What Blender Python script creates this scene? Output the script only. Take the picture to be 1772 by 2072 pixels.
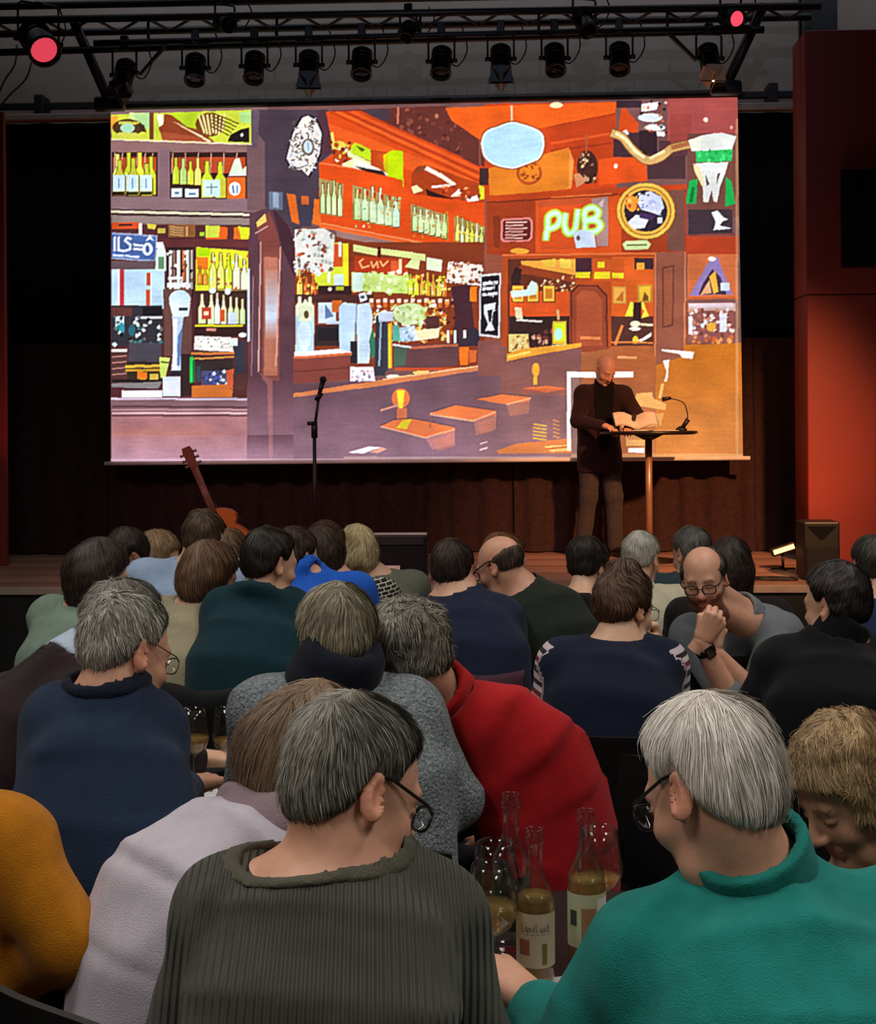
import bpy, bmesh, math, random
import numpy as np
from mathutils import Vector, Matrix

for o in list(bpy.data.objects):
    bpy.data.objects.remove(o, do_unlink=True)
S = bpy.context.scene
COL = S.collection
f32 = np.float32
rad = math.radians

# ------------------------------------------------------------------ camera
FPX, CX, HY = 2800.0, 886.0, 865.0          # focal length and principal row of the photograph, in pixels
CAMZ, YAW, ROLL = 1.65, rad(2.1), rad(0.4)
cam_d = bpy.data.cameras.new('camera'); cam = bpy.data.objects.new('camera', cam_d); COL.objects.link(cam)
cam_d.sensor_fit = 'HORIZONTAL'; cam_d.sensor_width = 36.0
cam_d.lens = 36.0 * FPX / 1772.0
cam_d.shift_y = -(1036.0 - HY) / 1772.0
cam_d.clip_start = 0.05; cam_d.clip_end = 100
CM = Matrix.Rotation(YAW, 4, 'Z') @ Matrix.Rotation(rad(90), 4, 'X') @ Matrix.Rotation(-ROLL, 4, 'Z')
cam.matrix_world = Matrix.Translation((0, 0, CAMZ)) @ CM
S.camera = cam
_c = np.array(CM.to_3x3())
CR, CU, CF = _c[:, 0], _c[:, 1], -_c[:, 2]
C0 = np.array([0, 0, CAMZ])
def P(px, py, d):            # a point of the room seen at (px, py), d metres deep
    return C0 + CR * ((px - CX) / FPX * d) + CU * (-(py - HY) / FPX * d) + CF * d
def PY(px, py, Y):           # ... on the plane y = Y
    r = CR * ((px - CX) / FPX) + CU * (-(py - HY) / FPX) + CF
    return C0 + r * (Y / r[1])
def PZ(px, py, Z):           # ... on the plane z = Z
    r = CR * ((px - CX) / FPX) + CU * (-(py - HY) / FPX) + CF
    return C0 + r * ((Z - CAMZ) / r[2])

# ------------------------------------------------------------------ view, world, lights
vs = S.view_settings
vs.view_transform = 'Standard'; vs.look = 'None'; vs.gamma = 1.0; vs.exposure = 0.0; vs.use_curve_mapping = False
w = bpy.data.worlds.new('hall'); S.world = w; w.use_nodes = True
w.node_tree.nodes['Background'].inputs[0].default_value = (0.75, 0.85, 1.0, 1)
w.node_tree.nodes['Background'].inputs[1].default_value = 0.012

def area(name, loc, size, power, color, aim=None, spread=180, sizey=None):
    l = bpy.data.lights.new(name, 'AREA'); l.energy = power; l.color = color; l.size = size
    if sizey: l.shape = 'RECTANGLE'; l.size_y = sizey
    l.spread = rad(spread)
    o = bpy.data.objects.new(name, l); COL.objects.link(o); o.location = loc
    if aim is not None:
        o.rotation_euler = (Vector(aim) - Vector(loc)).to_track_quat('-Z', 'Y').to_euler()
    return o
def spot(name, loc, aim, power, color, angle=40, blend=0.6, size=0.1):
    l = bpy.data.lights.new(name, 'SPOT'); l.energy = power; l.color = color
    l.spot_size = rad(angle); l.spot_blend = blend; l.shadow_soft_size = size
    o = bpy.data.objects.new(name, l); COL.objects.link(o); o.location = loc
    o.rotation_euler = (Vector(aim) - Vector(loc)).to_track_quat('-Z', 'Y').to_euler()
    return o
# house lights on the hall ceiling
HOUSE = (1.0, 0.95, 0.87)
for x, y, z, pw in ((-2.2, 2.2, 5.2, 52), (2.2, 2.2, 5.2, 52), (-2.2, 5.0, 5.2, 50), (2.2, 5.0, 5.2, 50), (-2.2, -1.0, 5.2, 69), (2.2, -1.0, 5.2, 69)):
    area('house_light', (x, y, z), 0.8, pw, HOUSE, (x, y, 0), 150, 1.6)
# stage lights: warm front light from the right, a rosy one from the left, the projector's stray light on the upper wall
spot('warm_front_light', (3.4, 4.6, 5.0), (1.6, 11.2, 0.9), 4000, (1.0, 0.42, 0.16), 27, 0.9, 0.15)
spot('rose_front_light', (-3.6, 5.6, 5.0), (-0.9, 11.0, 0.7), 420, (1.0, 0.42, 0.45), 44, 0.9, 0.15)
spot('projector_stray_light', (0.0, 1.0, 5.0), (0.0, 11.9, 4.9), 300, (0.62, 0.66, 1.0), 38, 0.5, 0.05)

area('upper_wall_fill', (0.0, 11.2, 5.8), 9.0, 22, (0.85, 0.87, 1.0), (0.0, 12.05, 4.7), 160, 0.12)  # added fill behind the rig, brightens the upper wall and keeps the lamps dark

# ------------------------------------------------------------------ materials
MATS = {}
def nodes_of(name):
    m = bpy.data.materials.new(name); m.use_nodes = True
    nt = m.node_tree; b = nt.nodes['Principled BSDF']
    return m, nt, b
def lin(h):
    h = h.lstrip('#'); c = [int(h[i:i+2], 16) / 255 for i in (0, 2, 4)]
    return tuple(((v + 0.055) / 1.055) ** 2.4 if v > 0.04045 else v / 12.92 for v in c)
def mat(name, hexc, rough=0.6, var=0.12, scale=8.0, bump=0.0, bscale=60.0, metal=0.0, spec=0.5, coat=0.0, stretch=None, sheen=0.0):
    """plain surface: colour with soft noise variation and fine bump"""
    if name in MATS: return MATS[name]
    m, nt, b = nodes_of(name); c = lin(hexc)
    b.inputs['Roughness'].default_value = rough; b.inputs['Metallic'].default_value = metal
    b.inputs['Specular IOR Level'].default_value = spec; b.inputs['Coat Weight'].default_value = coat
    if sheen: b.inputs['Sheen Weight'].default_value = sheen; b.inputs['Sheen Roughness'].default_value = 0.5
    tc = nt.nodes.new('ShaderNodeTexCoord'); src = tc.outputs['Object']
    if stretch:
        mp = nt.nodes.new('ShaderNodeMapping'); mp.inputs['Scale'].default_value = stretch
        nt.links.new(src, mp.inputs[0]); src = mp.outputs[0]
    n = nt.nodes.new('ShaderNodeTexNoise'); n.inputs['Scale'].default_value = scale; n.inputs['Detail'].default_value = 4
    nt.links.new(src, n.inputs['Vector'])
    r = nt.nodes.new('ShaderNodeValToRGB')
    r.color_ramp.elements[0].position = 0.3; r.color_ramp.elements[1].position = 0.7
    r.color_ramp.elements[0].color = (*[v * (1 - var) for v in c], 1)
    r.color_ramp.elements[1].color = (*[min(1, v * (1 + var)) for v in c], 1)
    nt.links.new(n.outputs[0], r.inputs[0]); nt.links.new(r.outputs[0], b.inputs['Base Color'])
    if bump:
        n2 = nt.nodes.new('ShaderNodeTexNoise'); n2.inputs['Scale'].default_value = bscale; n2.inputs['Detail'].default_value = 3
        nt.links.new(src, n2.inputs['Vector'])
        bp = nt.nodes.new('ShaderNodeBump'); bp.inputs['Strength'].default_value = bump; bp.inputs['Distance'].default_value = 0.01
        nt.links.new(n2.outputs[0], bp.inputs['Height']); nt.links.new(bp.outputs[0], b.inputs['Normal'])
    MATS[name] = m; return m
def fabric(name, hexc, var=0.14, bump=0.35, bscale=260, scale=30, rough=0.9, hex2=None):
    if name in MATS: return MATS[name]
    m = mat(name, hexc, rough, var, scale, bump, bscale, spec=0.15, sheen=0.06)
    if hex2:
        r = [n for n in m.node_tree.nodes if n.type == 'VALTORGB'][0]
        r.color_ramp.elements[0].color = (*lin(hexc), 1); r.color_ramp.elements[1].color = (*lin(hex2), 1)
    return m
def ribbed(name, hexc, freq=620.0):
    """rib knit: ribs follow the vertex attribute rib (metres across the ribs)"""
    if name in MATS: return MATS[name]
    m = fabric(name, hexc, 0.1, 0.0); nt = m.node_tree; b = nt.nodes['Principled BSDF']
    a = nt.nodes.new('ShaderNodeAttribute'); a.attribute_name = 'rib'
    mu = nt.nodes.new('ShaderNodeMath'); mu.operation = 'MULTIPLY'; mu.inputs[1].default_value = freq
    si = nt.nodes.new('ShaderNodeMath'); si.operation = 'SINE'
    nt.links.new(a.outputs['Fac'], mu.inputs[0]); nt.links.new(mu.outputs[0], si.inputs[0])
    bp = nt.nodes.new('ShaderNodeBump'); bp.inputs['Strength'].default_value = 0.9; bp.inputs['Distance'].default_value = 0.004
    nt.links.new(si.outputs[0], bp.inputs['Height']); nt.links.new(bp.outputs[0], b.inputs['Normal'])
    return m
def striped(name, cols, attr='stripe'):
    """stripes along the vertex attribute: list of (position, hex), constant"""
    if name in MATS: return MATS[name]
    m = fabric(name, cols[0][1]); nt = m.node_tree; b = nt.nodes['Principled BSDF']
    a = nt.nodes.new('ShaderNodeAttribute'); a.attribute_name = attr
    fr = nt.nodes.new('ShaderNodeMath'); fr.operation = 'FRACT'
    r = nt.nodes.new('ShaderNodeValToRGB'); r.color_ramp.interpolation = 'CONSTANT'
    els = r.color_ramp.elements
    while len(els) < len(cols): els.new(0.5)
    for e, (p, h) in zip(els, cols): e.position = p; e.color = (*lin(h), 1)
    nt.links.new(a.outputs['Fac'], fr.inputs[0]); nt.links.new(fr.outputs[0], r.inputs[0]); nt.links.new(r.outputs[0], b.inputs['Base Color'])
    return m
def hairmat(name, dark, light, rough=0.58):
    if name in MATS: return MATS[name]
    m, nt, b = nodes_of(name); b.inputs['Roughness'].default_value = rough; b.inputs['Specular IOR Level'].default_value = 0.35
    a = nt.nodes.new('ShaderNodeAttribute'); a.attribute_name = 'var'
    r = nt.nodes.new('ShaderNodeValToRGB')
    r.color_ramp.elements[0].color = (*lin(dark), 1); r.color_ramp.elements[1].color = (*lin(light), 1)
    r.color_ramp.elements[0].position = 0.1; r.color_ramp.elements[1].position = 0.9
    nt.links.new(a.outputs['Fac'], r.inputs[0]); nt.links.new(r.outputs[0], b.inputs['Base Color'])
    MATS[name] = m; return m
def skinmat(name, hexc):
    """skin: base tone times the vertex colour (lips, brows, beard)"""
    if name in MATS: return MATS[name]
    m = mat(name, hexc, 0.5, 0.07, 40, 0.06, 300, spec=0.4); nt = m.node_tree; b = nt.nodes['Principled BSDF']
    r = [n for n in nt.nodes if n.type == 'VALTORGB'][0]
    a = nt.nodes.new('ShaderNodeAttribute'); a.attribute_name = 'tint'
    mx = nt.nodes.new('ShaderNodeMix'); mx.data_type = 'RGBA'; mx.blend_type = 'MULTIPLY'; mx.inputs[0].default_value = 1
    nt.links.new(r.outputs[0], mx.inputs[6]); nt.links.new(a.outputs['Color'], mx.inputs[7]); nt.links.new(mx.outputs[2], b.inputs['Base Color'])
    b.inputs['Subsurface Weight'].default_value = 0.08; b.inputs['Subsurface Radius'].default_value = (0.01, 0.004, 0.002)
    return m
def glass(name, hexc='#ffffff', ior=1.45, rough=0.0):
    if name in MATS: return MATS[name]
    m, nt, b = nodes_of(name); b.inputs['Base Color'].default_value = (*lin(hexc), 1)
    b.inputs['Transmission Weight'].default_value = 1; b.inputs['IOR'].default_value = ior; b.inputs['Roughness'].default_value = rough
    MATS[name] = m; return m
def emit(name, hexc, strength, base='#000000'):
    if name in MATS: return MATS[name]
    m, nt, b = nodes_of(name); b.inputs['Base Color'].default_value = (*lin(base), 1)
    b.inputs['Emission Color'].default_value = (*lin(hexc), 1); b.inputs['Emission Strength'].default_value = strength
    MATS[name] = m; return m

# ------------------------------------------------------------------ mesh helpers
LOC = {}          # world location of every empty, for building its parts in place
def mesh(name, v, f, m=None, smooth=True, attrs=None):
    me = bpy.data.meshes.new(name)
    v = np.asarray(v, f32).reshape(-1, 3)
    if isinstance(f, np.ndarray):
        n, k = f.shape
        me.vertices.add(len(v)); me.vertices.foreach_set('co', v.ravel())
        me.loops.add(n * k); me.loops.foreach_set('vertex_index', f.astype(np.int32).ravel())
        me.polygons.add(n); me.polygons.foreach_set('loop_start', np.arange(0, n * k, k, dtype=np.int32))
        me.update(calc_edges=True)
    else:
        me.from_pydata(v.tolist(), [], f)
    if smooth and len(me.polygons): me.polygons.foreach_set('use_smooth', np.ones(len(me.polygons), bool))
    for an, (typ, arr) in (attrs or {}).items():
        a = me.attributes.new(an, typ, 'POINT')
        a.data.foreach_set('color' if typ == 'FLOAT_COLOR' else 'value', np.asarray(arr, f32).ravel())
    if m: me.materials.append(m)
    me.validate(); return me
def obj(name, vf, m, parent=None, smooth=True, attrs=None, label=None, local=False, cat=None, group=None, kind=None):
    v = np.asarray(vf[0], float).reshape(-1, 3)
    f = vf[1]
    base = LOC.get(parent.name, np.zeros(3)) if (parent is not None and not local) else np.zeros(3)
    if parent is None and not local and not kind:
        base = np.array([*(v.min(0)[:2] + v.max(0)[:2]) / 2, v[:, 2].min()])
    o = bpy.data.objects.new(name, mesh(name, v - base, f, m, smooth, attrs)); COL.objects.link(o)
    if parent is not None: o.parent = parent; LOC[o.name] = LOC.get(parent.name, np.zeros(3)) if not local else np.zeros(3)
    elif not local: o.location = base; LOC[o.name] = base
    tag(o, label, cat, group, kind); return o
def tag(o, label=None, cat=None, group=None, kind=None):
    for k, x in (('label', label), ('category', cat), ('group', group), ('kind', kind)):
        if x: o[k] = x
    return o
def empty(name, loc, label=None, cat=None, group=None, rz=0.0, kind=None):
    o = bpy.data.objects.new(name, None); COL.objects.link(o); o.location = loc; o.rotation_euler = (0, 0, rz); o.empty_display_size = 0.1
    LOC[o.name] = np.array(loc, float); return tag(o, label, cat, group, kind)
def copy_tree(o, parent=None):
    c = o.copy(); COL.objects.link(c); c.parent = parent
    for ch in list(o.children): copy_tree(ch, c)
    return c
def merge(*parts):
    V, F, n = [], [], 0
    for v, f in parts:
        v = np.asarray(v, float).reshape(-1, 3); V.append(v)
        F += [tuple(int(i) + n for i in q) for q in f]; n += len(v)
    return np.concatenate(V), F
def xf(vf, M=None, t=(0, 0, 0), s=1.0):
    v = np.asarray(vf[0], float) * s
    if M is not None: v = v @ np.asarray(M, float).T
    return v + np.asarray(t, float), vf[1]
def box(lo, hi, bev=0.0, seg=1):
    bm = bmesh.new(); bmesh.ops.create_cube(bm, size=1)
    lo, hi = np.minimum(lo, hi), np.maximum(lo, hi)
    for v in bm.verts: v.co = Vector([(lo[i] + hi[i]) / 2 + v.co[i] * (hi[i] - lo[i]) for i in range(3)])
    if bev: bmesh.ops.bevel(bm, geom=bm.edges[:], offset=min(bev, 0.45 * float(min(np.array(hi) - lo))), segments=seg, profile=0.5, affect='EDGES')
    bm.verts.ensure_lookup_table()
    r = np.array([v.co[:] for v in bm.verts]), [tuple(v.index for v in f.verts) for f in bm.faces]
    bm.free(); return r
def frame_of(t, ref=(0, 0, 1)):
    t = np.asarray(t, float); t = t / (np.linalg.norm(t) + 1e-12); ref = np.asarray(ref, float)
    if abs(t @ ref) > 0.95: ref = np.array([1.0, 0, 0]) if abs(t[0]) < 0.9 else np.array([0, 1.0, 0])
    a = np.cross(ref, t); a /= np.linalg.norm(a); return a, np.cross(t, a)
def tube(pts, r, n=8, cap=True, sy=1.0, closed=False):
    pts = np.asarray(pts, float); k = len(pts); r = np.broadcast_to(np.asarray(r, float), (k,))
    V, F = [], []
    for i in range(k):
        if closed: t = pts[(i + 1) % k] - pts[i - 1]
        else: t = pts[min(i + 1, k - 1)] - pts[max(i - 1, 0)]
        a, b = frame_of(t)
        if i and np.dot(a, pa) < 0: a, b = -a, -b
        pa = a
        for j in range(n):
            g = 2 * math.pi * j / n; V.append(pts[i] + r[i] * (math.cos(g) * a + sy * math.sin(g) * b))
    for i in range(k if closed else k - 1):
        for j in range(n):
            i2 = (i + 1) % k
            F.append((i * n + j, i * n + (j + 1) % n, i2 * n + (j + 1) % n, i2 * n + j))
    if cap and not closed: F += [tuple(range(n))[::-1], tuple((k - 1) * n + j for j in range(n))]
    return np.array(V), F
def cyl(p, q, r0, r1=None, n=16): return tube([p, q], [r0, r0 if r1 is None else r1], n)
def lathe(prof, c=(0, 0, 0), n=32):
    V, F = [], []
    for r, z in prof:
        for j in range(n):
            g = 2 * math.pi * j / n; V.append((c[0] + r * math.cos(g), c[1] + r * math.sin(g), c[2] + z))
    for i in range(len(prof) - 1):
        for j in range(n): F.append((i * n + j, i * n + (j + 1) % n, (i + 1) * n + (j + 1) % n, (i + 1) * n + j))
    if prof[0][0] > 1e-5: F.append(tuple(range(n))[::-1])
    if prof[-1][0] > 1e-5: F.append(tuple((len(prof) - 1) * n + j for j in range(n)))
    return np.array(V), F
def prism(pts, ax, lo, hi):
    """outline pts extruded along axis ax from lo to hi; pts hold the other two coordinates"""
    n = len(pts); V = []
    for h in (lo, hi):
        for a, b in pts: V.append((h, a, b) if ax == 0 else ((a, h, b) if ax == 1 else (a, b, h)))
    F = [tuple(range(n))[::-1], tuple(range(n, 2 * n))] + [(i, (i + 1) % n, n + (i + 1) % n, n + i) for i in range(n)]
    return np.array(V), F
def bez(pts, n=12):
    pts = np.asarray(pts, float); out = []; k = len(pts)
    for i in range(k - 1):
        p0, p1, p2, p3 = pts[max(i - 1, 0)], pts[i], pts[i + 1], pts[min(i + 2, k - 1)]
        for j in range(n):
            t = j / n; out.append(0.5 * ((2 * p1) + (p2 - p0) * t + (2 * p0 - 5 * p1 + 4 * p2 - p3) * t * t + (3 * p1 - p0 - 3 * p2 + p3) * t ** 3))
    out.append(pts[-1]); return np.array(out)

# ------------------------------------------------------------------ implicit surfaces
def smin(a, b, k):
    h = np.clip(0.5 + 0.5 * (b - a) / k, 0, 1); return b + (a - b) * h - k * h * (1 - h)
def smax(a, b, k): return -smin(-a, -b, k)
def cone(p, a, b, ra, rb):
    a = np.asarray(a, f32); d = np.asarray(b, f32) - a; w_ = p - a
    t = np.clip((w_ @ d) / f32(d @ d + 1e-9), 0, 1)
    return np.sqrt(((w_ - t[:, None] * d) ** 2).sum(1)) - (ra + (rb - ra) * t)
def ell(p, c, r, R=None):
    q = p - np.asarray(c, f32)
    if R is not None: q = q @ np.asarray(R, f32)
    r = np.asarray(r, f32); return (np.sqrt(((q / r) ** 2).sum(1)) - 1) * f32(r.min())
def torus(p, c, axis, R, r, flat=1.0):
    q = p - np.asarray(c, f32); axis = np.asarray(axis, f32); h = q @ axis
    rr = np.sqrt(np.maximum((q * q).sum(1) - h * h, 0)); return np.sqrt((rr - R) ** 2 + (h / flat) ** 2) - r
def loft(p, pts, ra, rb, rights):
    best = None
    for i in range(len(pts) - 1):
        a, b = np.asarray(pts[i], f32), np.asarray(pts[i + 1], f32); d = b - a; L = f32(np.linalg.norm(d)); ax = d / L
        w_ = p - a; h = w_ @ ax; t = np.clip(h / L, 0, 1)
        R = rights[i] * 0.5 + rights[i + 1] * 0.5; R = R - ax * (R @ ax); R = (R / np.linalg.norm(R)).astype(f32); F = np.cross(ax, R).astype(f32)
        q = w_ - t[:, None] * d
        A = ra[i] + (ra[i + 1] - ra[i]) * t; B = rb[i] + (rb[i + 1] - rb[i]) * t
        hh = q @ ax
        dd = (np.sqrt((q @ R / A) ** 2 + (q @ F / B) ** 2 + (hh / 0.07) ** 2) - 1) * np.minimum(A, B)
        best = dd if best is None else np.minimum(best, dd)
    return best
def wob(p, s, seed):
    r = np.random.RandomState(seed); out = 0
    for i in range(5):
        k = r.normal(size=3); k = (k / np.linalg.norm(k) * s * r.uniform(0.6, 1.5)).astype(f32); out = out + np.sin(p @ k + f32(r.uniform(0, 6.28)))
    return out / 5
def nets(fn, lo, hi, h):
    """dual surface of fn = 0, refined only near it"""
    lo = np.asarray(lo, float); hi = np.asarray(hi, float); B = 4
    nb = np.maximum(1, np.ceil((hi - lo) / (h * B)).astype(int)); n = nb * B
    cb = [(np.arange(nb[i]) * B + (B - 1) / 2) * h + lo[i] for i in range(3)]
    G = np.stack(np.meshgrid(*cb, indexing='ij'), -1).reshape(-1, 3).astype(f32)
    cv = fn(G).reshape(nb)
    near = np.abs(cv) < B * h * 1.75
    V = np.repeat(np.repeat(np.repeat(cv, B, 0), B, 1), B, 2)
    nf = np.repeat(np.repeat(np.repeat(near, B, 0), B, 1), B, 2)
    idx = np.argwhere(nf)
    if not len(idx): return np.zeros((0, 3)), np.zeros((0, 4), int)
    V[nf] = fn((idx * h + lo).astype(f32))
    I = V < 0
    corners = [(i, j, k) for i in (0, 1) for j in (0, 1) for k in (0, 1)]
    sl = lambda A, c: A[c[0]:A.shape[0] - 1 + c[0], c[1]:A.shape[1] - 1 + c[1], c[2]:A.shape[2] - 1 + c[2]]
    cnt = sum(sl(I, c).astype(np.int8) for c in corners); act = (cnt > 0) & (cnt < 8)
    ai = np.argwhere(act); num = np.full(act.shape, -1, int); num[act] = np.arange(len(ai))
    cvals = {c: sl(V, c)[act] for c in corners}
    acc = np.zeros((len(ai), 3)); m = np.zeros(len(ai))
    for c in corners:
        for ax in range(3):
            if c[ax]: continue
            d = list(c); d[ax] = 1; a, b = cvals[c], cvals[tuple(d)]
            x = (a < 0) != (b < 0); t = np.where(x, a / np.where(x, a - b, 1), 0)
            pos = np.tile(np.array(c, float), (len(ai), 1)); pos[:, ax] = t
            acc += pos * x[:, None]; m += x
    verts = (ai + acc / m[:, None]) * h + lo
    quads = []
    for ax in range(3):
        A = np.swapaxes(I, 0, ax); N = np.swapaxes(num, 0, ax)
        e = A[:-1] != A[1:]
        e = e[:, 1:-1, 1:-1]; ii = np.argwhere(e)
        if not len(ii): continue
        i, j, k = ii[:, 0], ii[:, 1] + 1, ii[:, 2] + 1
        q = np.stack([N[i, j - 1, k - 1], N[i, j, k - 1], N[i, j, k], N[i, j - 1, k]], 1)
        flip = A[i, j, k] if ax in (0, 2) else ~A[i, j, k]
        if ax == 2: flip = A[i, j, k]
        sgn = {0: 1, 1: -1, 2: -1}[ax]
        fl = A[i, j, k] if sgn == 1 else ~A[i, j, k]
        q = np.where(fl[:, None], q, q[:, ::-1]); quads.append(q)
    Q = np.concatenate(quads) if quads else np.zeros((0, 4), int)
    return verts, Q[(Q >= 0).all(1)]
def grad(fn, p, e=0.002):
    p = p.astype(f32); d0 = fn(p); g = np.stack([fn(p + np.array(v, f32) * e) - d0 for v in ((1, 0, 0), (0, 1, 0), (0, 0, 1))], 1)
    return d0, g / (np.linalg.norm(g, axis=1, keepdims=True) + 1e-9)
# ------------------------------------------------------------------ the hall and the stage
STZ, YF, YR, YC, YS, YB = 0.57, 9.4, 10.9, 11.95, 11.6, 12.3     # stage top, stage front, red wall, curtain, screen, back wall
def struct(name, vf, m, parent=None, smooth=False): return obj(name, vf, m, parent, smooth, kind=None if parent else 'structure')
floor_m = mat('floor_dark', '#2a2522', 0.5, 0.25, 3, 0.1, 40)
struct('floor', box((-8, -3, -0.1), (8, YB + 0.3, 0)), floor_m)
wall_m = mat('wall_grey', '#7d756a', 0.85, 0.06, 2.5, 0.1, 80)
struct('wall_back', box((-8, YB, 0), (8, YB + 0.2, 6.0)), wall_m)
struct('wall_left', box((-6.2, -3, 0), (-6.0, YB, 6.0)), wall_m)
struct('wall_right', box((6.0, -3, 0), (6.2, YB, 6.0)), wall_m)
struct('wall_rear', box((-6.2, -3.2, 0), (6.2, -3.0, 6.0)), wall_m)
struct('ceiling', box((-6.2, -3, 5.9), (6.2, YB, 6.1)), mat('ceiling_dark', '#2b2a2a', 0.9))
# upper wall over the stage opening, set forward of the drapes
zb = PY(110, 247, YC)[2]
struct('wall_upper', box((-6, YC + 0.1, zb), (6, YB, 5.9)), wall_m)
# the stage: boards on top, black front
stage = empty('floor_stage', (0, YF, 0), kind='structure')
board_m = [mat('stage_board_%d' % i, h, 0.45, 0.2, 6, 0.12, 30, stretch=(0.3, 4, 1)) for i, h in enumerate(('#94705f', '#886455', '#9c7666'))]
struct('stage_base', box((-6, YF + 0.03, 0), (6, YB, STZ - 0.02)), mat('stage_black', '#0d0c0d', 0.8), stage)
yy = YF; i = 0
while yy < YC + 0.2:
    struct('plank', box((-6, yy + 0.003, STZ - 0.02), (6, yy + 0.177, STZ), 0.003), board_m[i % 3], stage); yy += 0.18; i += 1
struct('stage_edge', box((-6, YF - 0.02, STZ - 0.05), (6, YF + 0.0, STZ + 0.004), 0.004), mat('edge_trim', '#a08f80', 0.5), stage)
struct('stage_front', box((-6, YF + 0.002, 0.0), (6, YF + 0.028, STZ - 0.05)), mat('stage_black', '#0d0c0d', 0.8), stage)

# red side walls of the stage opening
red_m = mat('red_wall', '#741c14', 0.6, 0.1, 1.4, 0.12, 120)
xr0 = PY(1632, 600, YR)[0]; ztop = PY(1700, 60, YR)[2]
wr = empty('wall_stage_right', (xr0, YR, 0), kind='structure')
zs = PY(1700, 595, YR)[2]
struct('panel', box((xr0, YR, STZ), (5.95, YR + 0.45, zs - 0.006), 0.006), red_m, wr)
struct('panel', box((xr0, YR, zs + 0.006), (5.95, YR + 0.45, ztop), 0.006), red_m, wr)
struct('panel_core', box((xr0 + 0.01, YR + 0.01, STZ), (5.94, YR + 0.44, ztop - 0.02)), mat('red_dark', '#3a0d08', 0.8), wr)
a, b = PY(1700, 345, YR), PY(1830, 540, YR)
struct('trim_1', box((a[0], YR - 0.03, b[2]), (b[0], YR + 0.002, a[2]), 0.006), mat('panel_black', '#15161c', 0.95, spec=0.1))
xl0 = PY(10, 700, YR)[0]
struct('wall_stage_left', box((-5.95, YR, STZ), (xl0, YR + 0.06, PY(5, 225, YR)[2]), 0.006), red_m)
# dark steel column rising behind the red wall
a, b = PY(1622, 30, YR + 0.6), PY(1690, 30, YR + 0.6)
struct('trim_2', merge(box((a[0], YR + 0.55, STZ), (b[0], YR + 0.75, 5.9), 0.01), box((a[0] - 0.0, YR + 0.62, STZ), (b[0] + 0.02, YR + 0.68, 5.9))), mat('column_dark', '#23292b', 0.5))
# rail that carries the drapes, and the light beam below the upper wall
rail = empty('curtain_rail', (0, YC, 0), 'long grey curtain rail below the upper stage wall', 'curtain rail')
obj('track', box((-5.9, YC - 0.12, zb - 0.01), (5.9, YC - 0.02, zb + 0.05), 0.01), mat('rail_grey', '#8c867c', 0.4, metal=0.3), rail, False)
obj('top_bar', box((-5.9, YC - 0.06, zb + 0.1), (5.9, YC - 0.01, zb + 0.16), 0.01), mat('steel_black', '#0b0b0c', 0.5), rail, False)
for px in (85, 1560):
    x = PY(px, 215, YC)[0]; obj('bracket', box((x - 0.04, YC - 0.1, zb + 0.04), (x + 0.04, YC + 0.1, zb + 0.22), 0.006), mat('steel_black', '#0b0b0c', 0.5), rail, False)

# drapes: black upper ones, brown lower curtain in panels, all pleated
def drape(x0, x1, y, z0, z1, amp, pitch, seed):
    r = random.Random(seed); n = int((x1 - x0) / 0.02); ph = 0; V = []
    xs = np.linspace(x0, x1, n); prof = []
    for x in xs:
        ph += (x1 - x0) / n / pitch * 6.283 * r.uniform(0.6, 1.4); s = math.sin(ph)
        prof.append(amp * (abs(s) ** 0.6 * (1 if s > 0 else -1)))
    zs_ = np.linspace(z0, z1, 7)
    for k, z in enumerate(zs_):
        t = 1 - k / 6
        for x, p_ in zip(xs, prof): V.append((x + 0.01 * math.sin(9 * x + z), y + p_ * (0.6 + 0.4 * t), z))
    m_ = len(V)
    V += [(v[0], v[1] + 0.006, v[2]) for v in V]
    F = [(k * n + i, k * n + i + 1, (k + 1) * n + i + 1, (k + 1) * n + i) for k in range(6) for i in range(n - 1)]
    F += [(m_ + q[0], m_ + q[3], m_ + q[2], m_ + q[1]) for q in F]
    for e in ([k * n for k in range(7)], [k * n + n - 1 for k in range(7)]):
        F += [(e[k], e[k + 1], m_ + e[k + 1], m_ + e[k]) for k in range(6)]
    return np.array(V), F
blk = fabric('drape_black', '#08070a', 0.2); brn = fabric('drape_brown', '#34211f', 0.25, 0.3, 200)
xsl, xsr = PY(215, 600, YC)[0], PY(1520, 600, YC)[0]
zl = PY(900, 690, YC)[2]
obj('black_curtain', drape(-5.9, 5.9, YC + 0.06, zl - 0.1, zb, 0.02, 0.3, 1), blk, label='black pleated drape hanging behind the projection screen', cat='curtain')
lower = [(-5.9, xsl - 0.9, 'dark lower curtain at far left behind the red post'), (xsl - 0.88, xsl, 'dark lower curtain panel left of the projection screen'),
         (xsl + 0.01, 0.2, 'dark lower curtain panel below the left of the screen, behind the guitar'),
         (0.21, xsr, 'brown lower curtain panel below the right of the screen, behind the speaker'),
         (xsr + 0.01, 5.9, 'dark lower curtain panel right of the projection screen')]
for i, (x0, x1, lb) in enumerate(lower):
    obj('stage_curtain', drape(x0, x1, YC - 0.05, STZ + 0.01, zl, 0.03, 0.26, 10 + i), brn, label=lb, cat='curtain', group='lower stage curtains')

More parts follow.
